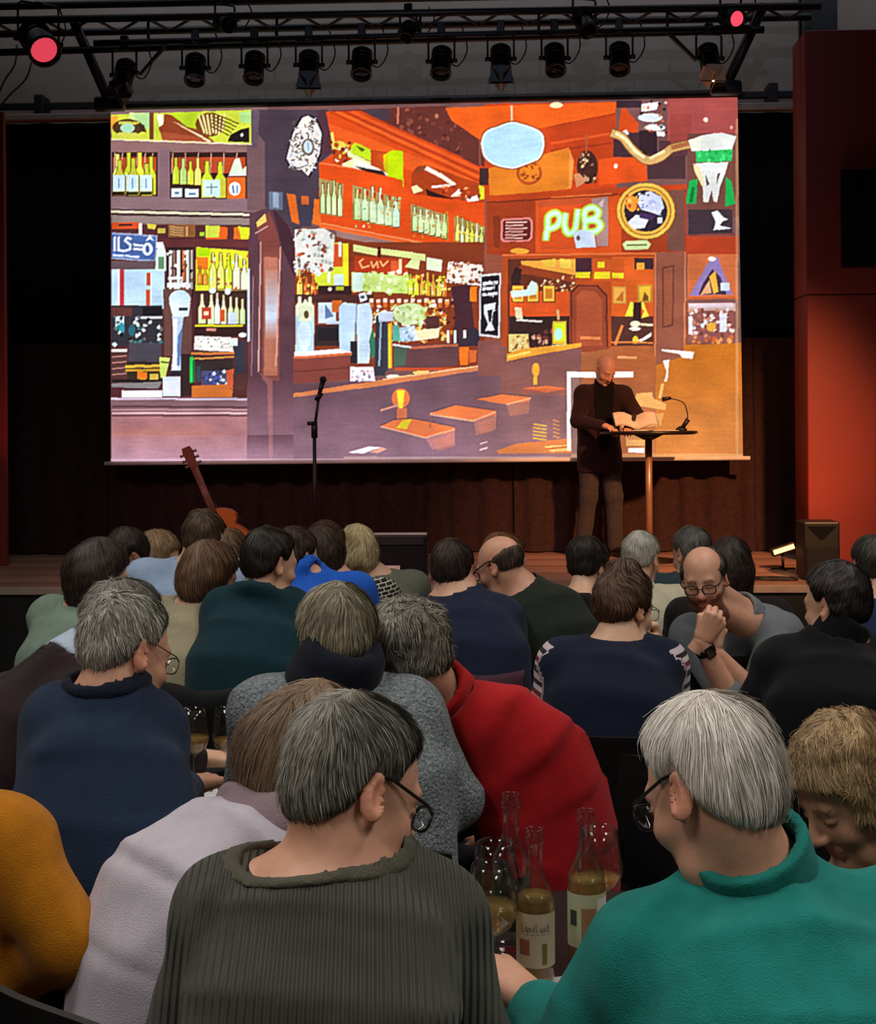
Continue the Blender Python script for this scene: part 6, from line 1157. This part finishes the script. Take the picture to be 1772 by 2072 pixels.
obj('cradle', tube([bb + MG @ np.array((x_, y_, 0)) for x_, y_ in ((-0.1, 0.16), (-0.1, 0.0), (0.1, 0.0), (0.1, 0.16))], 0.01, 6), blk_m, gs_)
# keyboard amplifier with a white edge, tablet and cables
Ya = 9.75; a0, a1 = PY(752, 1080, Ya), PY(864, 1180, Ya); am = empty('stage_amplifier', ((a0[0] + a1[0]) / 2, Ya, STZ), 'low black amplifier with a pale top edge at the stage front', 'amplifier')
obj('cabinet', box((a0[0], Ya, STZ + 0.02), (a1[0], Ya + 0.3, a0[2] - 0.012), 0.012, 2), dk_m, am, False); obj('top_edge', box((a0[0], Ya - 0.006, a0[2] - 0.012), (a1[0], Ya + 0.02, a0[2] + 0.006), 0.003), mat('edge_white', '#c8c4c0', 0.4), am, False); obj('grille', box((a0[0] + 0.02, Ya - 0.01, STZ + 0.05), (a1[0] - 0.02, Ya + 0.002, a0[2] - 0.09), 0.004), mat('grille_cloth', '#0e0e10', 0.9, bump=0.6, bscale=300), am, False); obj('control_strip', box((a0[0] + 0.02, Ya - 0.012, a0[2] - 0.08), (a1[0] - 0.02, Ya + 0.002, a0[2] - 0.03), 0.003), mat('strip_grey', '#2a2a2c', 0.4), am, False)
for x_ in (a0[0] + 0.03, a1[0] - 0.05):
    for y_ in (Ya + 0.03, Ya + 0.25): obj('foot', cyl((x_, y_, STZ), (x_, y_, STZ + 0.022), 0.015, n=10), blk_m, am)
tb = PY(775, 1112, Ya - 0.14); obj('song_sheet', xf(box((-0.11, -0.004, -0.0), (0.11, 0.004, 0.16)), np.array(Matrix.Rotation(rad(-50), 3, 'X')), (tb[0], Ya - 0.14, STZ + 0.004)), mat('paper_pink', '#e8d0cc', 0.7), label='pale song sheet propped against the stage amplifier', cat='paper', smooth=False)
pd = floorpt(838, 9.55); pe = empty('effect_pedal', pd, 'small black effect pedal with a red light on the stage edge', 'pedal')
obj('case', xf(prism([(-0.06, 0.0), (0.06, 0.0), (0.06, 0.06), (-0.06, 0.03)], 0, -0.05, 0.05), t=pd), dk_m, pe, False); obj('indicator', xf(lathe([(0.0, 0.0), (0.012, 0.0), (0.01, 0.012), (0.0, 0.015)], n=10), t=pd + (-0.02, 0, 0.048)), emit('led_red', '#ff2818', 6), pe); obj('switch', xf(cyl((0.02, -0.02, 0.03), (0.02, -0.02, 0.06), 0.014, n=10), t=pd), gal, pe)
def scribble(c, n, rx, ry, seed, z=0.008):
    r = random.Random(seed); return bez([(c[0] + rx * math.cos(k * 1.9 + r.random()) * r.uniform(0.4, 1), c[1] + ry * math.sin(k * 1.9 + r.random()) * r.uniform(0.4, 1), c[2] + z + 0.004 * (k % 3)) for k in range(n)], 8)
obj('cable', tube(scribble(floorpt(820, 9.58), 9, 0.14, 0.08, 3), 0.007, 6), blk_m, label='black cable tangled by the pedal on the stage edge', cat='cable')
obj('cable', tube(scribble(floorpt(1572, 9.75), 11, 0.2, 0.12, 4), 0.008, 6), blk_m, label='black cable coiled on the stage below the red wall', cat='cable')
# loudspeaker at the stage corner
Yl = 9.7; l0, l1 = PY(1626, 1056, Yl), PY(1700, 1180, Yl); ls = empty('loudspeaker', ((l0[0] + l1[0]) / 2, Yl, STZ), 'black loudspeaker cabinet standing before the red wall', 'loudspeaker')
obj('cabinet', box((l0[0], Yl, STZ + 0.01), (l1[0], Yl + 0.26, l0[2]), 0.012, 2), dk_m, ls, False); obj('grille', box((l0[0] + 0.015, Yl - 0.012, STZ + 0.03), (l1[0] - 0.015, Yl + 0.002, l0[2] - 0.17), 0.004), mat('grille_cloth', '#0e0e10', 0.9, bump=0.6, bscale=300), ls, False)
cxs = (l0[0] + l1[0]) / 2; obj('horn', prism([(cxs - 0.1, l0[2] - 0.03), (cxs + 0.1, l0[2] - 0.03), (cxs + 0.012, l0[2] - 0.12), (cxs - 0.012, l0[2] - 0.12)], 1, Yl - 0.006, Yl + 0.002), mat('horn_black', '#050506', 0.3), ls, False)
for x_ in (l0[0] + 0.04, l1[0] - 0.04): obj('foot', cyl((x_, Yl + 0.1, STZ), (x_, Yl + 0.1, STZ + 0.012), 0.02, n=10), blk_m, ls)
# floor lamp washing the red wall
fp = floorpt(1582, 10.45); fl_ = empty('floor_spotlight', fp, 'small glowing floor spotlight aimed at the red wall', 'stage light')
obj('base', merge(xf(box((-0.09, -0.012, 0), (0.09, 0.012, 0.012)), t=fp), xf(box((-0.012, -0.09, 0), (0.012, 0.09, 0.012)), t=fp)), dk_m, fl_, False); obj('post', cyl(fp + (0, 0, 0.01), fp + (0, 0, 0.12), 0.01, n=8), dk_m, fl_)
Mf = np.array(Matrix.Rotation(rad(-18), 3, 'Y')); obj('lamp_housing', xf(box((-0.09, -0.045, -0.03), (0.09, 0.045, 0.03), 0.008, 2), Mf, fp + (0, 0, 0.15)), dk_m, fl_, False); obj('lens', xf(box((-0.08, -0.05, -0.014), (0.08, -0.044, 0.02), 0.004), Mf, fp + (0, 0, 0.15)), emit('lamp_amber', '#ffb060', 5), fl_, False)
l = spot('floor_wash', fp + np.array((0.02, -0.06, 0.2)), (xr0 + 0.3, YR, 1.75), 26, (1.0, 0.3, 0.07), 95, 0.9, 0.05); l.parent = None
up_ = spot('jamb_wash', tuple(PY(1560, 1080, 10.5)), tuple(PY(1625, 400, YR)), 26, (1.0, 0.5, 0.3), 50, 0.9, 0.05)
lw = spot('left_wash', tuple(PY(60, 1120, 10.3)), tuple(PY(0, 600, YR)), 30, (1.0, 0.15, 0.05), 60, 0.9, 0.05)
# ------------------------------------------------------------------ tables, chairs and what stands on them
tab_m = mat('table_black', '#141212', 0.4); leg_m = mat('chair_steel', '#17181a', 0.35, metal=0.6); ch_m = mat('chair_black', '#08080a', 0.45)
def table(cx_, cy_, wx, wy, label, rz=0.0):
    t = empty('table', (cx_, cy_, 0), label, 'table', 'black tables of the audience', rz)
    obj('table_top', box((-wx / 2, -wy / 2, 0.712), (wx / 2, wy / 2, 0.74), 0.006, 2), tab_m, t, False, local=True)
    for sx in (-1, 1):
        for sy in (-1, 1): obj('leg', cyl((sx * (wx / 2 - 0.06), sy * (wy / 2 - 0.06), 0), (sx * (wx / 2 - 0.06), sy * (wy / 2 - 0.06), 0.712), 0.02, n=8), leg_m, t, local=True)
    return t
def tc(px, d): q = P(px, 865, d); return q[0], q[1]
t1 = table(*tc(1110, 2.39), 0.62, 0.66, 'black table with wine bottles between the ribbed sweater and the teal fleece')
t2 = table(*tc(420, 3.55), 0.6, 0.8, 'black table with wine glasses beside the navy sweater')
t3 = table(*tc(1390, 4.5), 1.0, 0.4, 'black table under the elbows of the bearded person')
t4 = table(*tc(330, 5.25), 1.0, 0.35, 'black table amid the far left group')
t5 = table(*tc(980, 5.45), 0.8, 0.35, 'black table by the bald person with glasses')
def chair_proto():
    t = empty('chair', (0, 0, 0))
    seat = prism([(-0.2, -0.2), (0.2, -0.2), (0.22, 0.0), (0.21, 0.21), (-0.21, 0.21), (-0.22, 0.0)], 2, 0.425, 0.455)
    obj('seat', seat, ch_m, t, False, local=True)
    n = 10; V = []
    for j in range(4):
        z = 0.5 + j * 0.11; zc = 0.83 if j == 3 else z
        for i in range(n + 1):
            x = -0.215 + 0.43 * i / n; k = (x / 0.215) ** 2
            V.append((x, -0.235 - 0.03 * j / 3 + 0.035 * k, zc - (0.015 * k * k if j == 3 else 0) + (0.02 * k if j == 0 else 0)))
    m_ = len(V); V += [(x, y - 0.014, z) for x, y, z in V]; w_ = n + 1
    F = [(j * w_ + i, j * w_ + i + 1, (j + 1) * w_ + i + 1, (j + 1) * w_ + i) for j in range(3) for i in range(n)]; F = [q[::-1] for q in F] + [tuple(m_ + k for k in q) for q in F]
    rim = [i for i in range(w_)] + [j * w_ + n for j in (1, 2, 3)] + [3 * w_ + i for i in range(n - 1, -1, -1)] + [2 * w_, w_]
    for a_, b_ in zip(rim, rim[1:] + rim[:1]): F.append((a_, b_, m_ + b_, m_ + a_))
    obj('backrest', (np.array(V), F), ch_m, t, False, local=True)
    for s_ in (-1, 1):
        obj('leg', tube([(s_ * 0.19, 0.18, 0.43), (s_ * 0.22, 0.22, 0.0)], 0.012, 8), leg_m, t, local=True)
        obj('leg', tube([(s_ * 0.19, -0.19, 0.43), (s_ * 0.22, -0.25, 0.0)], 0.012, 8), leg_m, t, local=True)
        obj('back_post', tube([(s_ * 0.18, -0.18, 0.43), (s_ * 0.18, -0.22, 0.6), (s_ * 0.18, -0.255, 0.72)], 0.01, 8), leg_m, t, local=True)
    return t
proto = chair_proto(); first = True
for PE_, by_, who_ in PEOPLE:
    if who_['group'] == 'people on stage': continue
    o = proto if first else copy_tree(proto); first = False
    if 'red sweater' in who_['label']: by_ = -105      # this sitter turns on the chair
    F_ = np.array((math.sin(rad(by_)), math.cos(rad(by_)), 0)); q = PE_ - F_ * 0.03
    o.location = (q[0], q[1], 0); o.rotation_euler = (0, 0, -rad(by_)); tag(o, ('black chair under the ' + who_['label'].replace('with ', 'in ', 0))[:400], 'chair', 'black chairs of the audience')
    o['label'] = ' '.join(('black chair of the ' + who_['label']).split()[:16])
# wine bottles on the near table
clear, nt, b = nodes_of('glass_thin'); tr = nt.nodes.new('ShaderNodeBsdfTransparent'); tr.inputs[0].default_value = (0.93, 0.95, 0.94, 1); gs = nt.nodes.new('ShaderNodeBsdfGlossy'); gs.inputs['Roughness'].default_value = 0.03; ms = nt.nodes.new('ShaderNodeMixShader'); fr = nt.nodes.new('ShaderNodeLayerWeight'); fr.inputs[0].default_value = 0.5; pw_ = nt.nodes.new('ShaderNodeMath'); pw_.operation = 'POWER'; pw_.inputs[1].default_value = 3.0; ma_ = nt.nodes.new('ShaderNodeMath'); ma_.operation = 'MULTIPLY_ADD'; ma_.inputs[1].default_value = 0.75; ma_.inputs[2].default_value = 0.035
nt.links.new(fr.outputs['Facing'], pw_.inputs[0]); nt.links.new(pw_.outputs[0], ma_.inputs[0]); nt.links.new(ma_.outputs[0], ms.inputs[0]); nt.links.new(tr.outputs[0], ms.inputs[1]); nt.links.new(gs.outputs[0], ms.inputs[2]); nt.links.new(ms.outputs[0], nt.nodes['Material Output'].inputs[0]); 
wine, nt, b = nodes_of('wine_pale'); tr = nt.nodes.new('ShaderNodeBsdfTransparent'); tr.inputs[0].default_value = (0.92, 0.8, 0.58, 1); ms = nt.nodes.new('ShaderNodeMixShader'); ms.inputs[0].default_value = 0.32; b.inputs['Base Color'].default_value = (*lin('#c89c5c'), 1); b.inputs['Roughness'].default_value = 0.08
nt.links.new(tr.outputs[0], ms.inputs[1]); nt.links.new(b.outputs[0], ms.inputs[2]); nt.links.new(ms.outputs[0], nt.nodes['Material Output'].inputs[0])

BP = [(0.0, 0.0), (0.029, 0.0), (0.031, 0.004), (0.031, 0.135), (0.029, 0.15), (0.018, 0.172), (0.0135, 0.188), (0.013, 0.228), (0.0155, 0.23), (0.0155, 0.236), (0.0135, 0.238), (0.0138, 0.25), (0.0145, 0.252)]
def bottle3d(px, d, label, fill, lab, s=1.0, labcol='#cdbf9e'):
    q = P(px, 865, d); b0 = (q[0], q[1], 0.742); e = empty('bottle', b0, label, 'bottle', 'bottles on the near table')
    inner = [(r_ - 0.0022, z) for r_, z in BP[::-1] if z > 0.004] + [(0.0, 0.006)]
    obj('glass_body', lathe([(r_ * s, z * s) for r_, z in BP + inner], b0, 32), clear, e)
    if fill: obj('drink', lathe([(0.0, 0.0065 * s)] + [((r_ - 0.0024) * s, max(z, 0.0065) * s) for r_, z in BP if 0.003 < z < fill] + [((np.interp(fill, [z for _, z in BP], [r for r, _ in BP]) - 0.0024) * s, fill * s), (0.0, fill * s)], b0, 32), wine, e)
    if lab:
        m_ = mat('label_' + lab, labcol, 0.7, 0.05, 30); n = 20; V, F = [], []
        for k in range(n + 1):
            a_ = rad(-90 - 105 + 210 * k / n)
            for z in (0.035, 0.122): V.append((b0[0] + 0.0316 * s * math.cos(a_), b0[1] + 0.0316 * s * math.sin(a_), b0[2] + z * s))
        F = [(2 * k, 2 * k + 2, 2 * k + 3, 2 * k + 1) for k in range(n)]; lo_ = obj('label', (np.array(V), F), m_, e)
        def onlab(name, u0, u1, z0, z1, mm, off=0.0002):
            vv_ = []
            ks = np.linspace(u0, u1, 6)
            for a_ in ks:
                aa = rad(-90 + a_)
                for z in (z0, z1): vv_.append((b0[0] + (0.0316 * s + off) * math.cos(aa), b0[1] + (0.0316 * s + off) * math.sin(aa), b0[2] + z * s))
            obj(name, (np.array(vv_), [(2 * k, 2 * k + 2, 2 * k + 3, 2 * k + 1) for k in range(5)]), mm, lo_)
        if lab == 'front':
            grey = mat('print_grey', '#6a6258', 0.7)
            # script lettering in the manner of the label: "Landlust"
            font = {'L': [[(0, 1), (0.1, 0), (0.7, 0.05)]], 'a': [[(0.6, 0.55), (0.2, 0.55), (0.1, 0.15), (0.5, 0.05), (0.6, 0.5), (0.7, 0)]], 'n': [[(0.1, 0), (0.15, 0.55)], [(0.12, 0.4), (0.5, 0.55), (0.6, 0)]], 'd': [[(0.6, 0.5), (0.2, 0.5), (0.1, 0.1), (0.5, 0.05), (0.65, 1)]], 'l': [[(0.2, 1), (0.15, 0.1), (0.4, 0)]], 'u': [[(0.1, 0.55), (0.15, 0.1), (0.5, 0.1), (0.6, 0.55)], [(0.6, 0.55), (0.65, 0)]], 's': [[(0.55, 0.55), (0.2, 0.45), (0.5, 0.2), (0.1, 0.02)]], 't': [[(0.3, 0.9), (0.25, 0.05), (0.5, 0)], [(0.05, 0.6), (0.55, 0.6)]]}
            u_ = -46.0; strokes = []
            for ch in 'Landlust':
                for st in font[ch]:
                    strokes.append(tube([(b0[0] + 0.0319 * s * math.cos(rad(-90 + u_ + x_ * 13)), b0[1] + 0.0319 * s * math.sin(rad(-90 + u_ + x_ * 13)), b0[2] + (0.093 + y_ * 0.013) * s) for x_, y_ in st], 0.0006, 4))
                u_ += 11.5
            obj('lettering', merge(*strokes), grey, lo_); onlab('rule', -45, 40, 0.0885, 0.0895, grey); onlab('picture', -55, -20, 0.055, 0.08, mat('print_red', '#9c5a4a', 0.7)); onlab('picture', 18, 34, 0.04, 0.074, mat('print_green', '#7a7038', 0.7))
        if lab == 'back':
            onlab('barcode', -60, -35, 0.07, 0.095, mat('print_dark', '#3a3a30', 0.7)); onlab('panel', 30, 80, 0.07, 0.115, mat('print_white', '#d8d8d0', 0.7)); onlab('picture', -20, 25, 0.036, 0.1, mat('print_brown', '#9a7450', 0.7))
    return e
bottle3d(1076, 2.26, 'clear bottle with a cream label standing in front on the near table', 0.146, 'front')
bottle3d(1180, 2.34, 'clear bottle with a pale label beside the teal fleece, rear glass behind it', 0.142, 'back', 1.03, '#b7b894')
bottle3d(1028, 2.42, 'empty clear bottle standing behind the wine glasses', 0, 'dark', 1.06, '#141414')
GP = [(0.034, 0.0), (0.034, 0.002), (0.006, 0.006), (0.004, 0.012), (0.004, 0.075), (0.012, 0.085), (0.032, 0.1), (0.042, 0.12), (0.0425, 0.135), (0.036, 0.17), (0.0315, 0.2)]
def wineglass(px, d, label, fill=0.122, s=1.0, tint=None):
    q = P(px, 865, d); b0 = (q[0], q[1], 0.742); e = empty('wine_glass', b0, label, 'wine glass', 'wine glasses on the tables')
    inner = [(max(r_ - 0.0012, 0.0), z + (0.002 if z < 0.1 else 0)) for r_, z in GP[::-1] if z > 0.08] + [(0.0, 0.086)]
    obj('glass_body', lathe([(0.0, 0.0)] + [(r_ * s, z * s) for r_, z in GP + inner], b0, 32), clear, e)
    if fill: obj('drink', lathe([(0.0, 0.0865 * s)] + [((r_ - 0.0014) * s, (z + 0.0022 if z < 0.1 else z) * s) for r_, z in GP if 0.083 < z < fill] + [((np.interp(fill, [z for _, z in GP], [r for r, _ in GP]) - 0.0014) * s, fill * s), (0.0, fill * s)], b0, 32), wine, e)
wineglass(987, 2.24, 'wine glass of white wine in front of the empty bottle', 0.135)
wineglass(996, 2.36, 'empty wine glass behind the filled one on the near table', 0.0)
wineglass(1206, 2.44, 'wine glass behind the bottle beside the teal fleece', 0.115)
wineglass(385, 3.5, 'wine glass of white wine in front of the navy sweater', 0.13)
wineglass(458, 3.52, 'wine glass half hidden by the grey cardigan', 0.12)
def sheet(px, py, w_, h_, rz, label):
    q = PZ(px, py, 0.742); v, f = box((-w_ / 2, -h_ / 2, 0), (w_ / 2, h_ / 2, 0.002)); M_ = np.array(Matrix.Rotation(rz, 3, 'Z'))
    obj('paper_sheet', xf((v, f), M_, (q[0], q[1], 0.7405)), mat('paper_white', '#d4d6da', 0.8), label=label, cat='paper', group='answer sheets on the tables', smooth=False)
sheet(1100, 2058, 0.2, 0.28, 0.3, 'white paper sheet on the near table below the bottles')
sheet(432, 1608, 0.21, 0.29, -0.4, 'white paper sheet under the hand of the navy sweater')
# chairs standing without a visible sitter
def spare(px, d, ztop, rz, label):
    o = copy_tree(proto); q = P(px, 865, d); o.location = (q[0], q[1], 0); o.rotation_euler = (0, 0, rz); o['label'] = label; return o
# coats and scarf over chair backs
def drape_cloth(name, c, w_, h_, dep, m_, label, cat, seed, rz=0.0):
    """cloth folded over a chair back: front and back falls joined over the top"""
    r = np.random.RandomState(seed); n, k = 22, 20; V = []
    for i in range(n + 1):
        for j in range(k + 1):
            t = j / k; x = (i / n - 0.5) * w_
            if t < 0.42: y, z = -dep, -h_ * (1 - t / 0.42)
            elif t < 0.58: a_ = (t - 0.42) / 0.16 * math.pi; y, z = -dep * math.cos(a_), dep * math.sin(a_)
            else: y, z = dep, -h_ * 0.7 * (t - 0.58) / 0.42
            f_ = 0.018 * math.sin(x * 38 + seed) * min(1, abs(z) * 4 + 0.3) + 0.012 * math.sin(x * 17 + 2 * seed + z * 8)
            V.append((x * (1 + 0.12 * abs(z) / h_), y + math.copysign(f_, y) , z + 0.012 * math.sin(x * 20 + seed)))
    V = np.array(V); w1 = k + 1; F = [(i * w1 + j, (i + 1) * w1 + j, (i + 1) * w1 + j + 1, i * w1 + j + 1) for i in range(n) for j in range(k)]
    me = xf((V, F), np.array(Matrix.Rotation(rz, 3, 'Z')), c); o = obj(name, me, m_, label=label, cat=cat)
    md = o.modifiers.new('thick', 'SOLIDIFY'); md.thickness = 0.012; return o
def over_chair(i_, z=0.0):
    PE_, by_ = PEOPLE[i_][0], PEOPLE[i_][1]; F_ = np.array((math.sin(rad(by_)), math.cos(rad(by_)), 0)); q = PE_ - F_ * 0.285; return np.array((q[0], q[1], 0.835 + z)), -rad(by_)
IX = {w_['label']: i for i, (_, _, w_) in enumerate(PEOPLE)}
def ix(sub): return [i for l_, i in IX.items() if sub in l_][0]
c_, r_ = over_chair(ix('navy sweater') if False else ix('cropped dark hair')); drape_cloth('coat', c_, 0.42, 0.4, 0.035, fabric('coat_plum', '#3a1f2c', 0.2), 'plum coat hung over the chair behind the cropped dark hair', 'coat', 3, r_)
c_, r_ = over_chair(ix('dark teal hoodie')); drape_cloth('coat', c_, 0.46, 0.42, 0.035, fabric('coat_black', '#0b0b0d', 0.2), 'black coat hung over the chair of the teal hoodie', 'coat', 5, r_)
q = P(28, 1290, 4.3); sp_ = spare(20, 4.3, 0.83, 0.1, 'black chair with a pale blue scarf at the left edge'); c_ = np.array((sp_.location[0] + 0.02, sp_.location[1] - 0.255, 0.835)); drape_cloth('coat', c_ , 0.4, 0.45, 0.034, fabric('coat_dark', '#14161a', 0.2), 'dark coat on the chair at the left edge', 'coat', 8, 0.1)
c2 = c_ + np.array((0.03, 0, 0.016)); drape_cloth('scarf', c2, 0.07, 0.42, 0.05, striped('scarf_blue', [(0.0, '#4f93a8'), (0.4, '#2a5260'), (0.55, '#5ea4b8')]), 'pale blue striped scarf hanging over the dark coat', 'scarf', 9, 0.1)
print('SCRIPT END objects', len(bpy.data.objects))
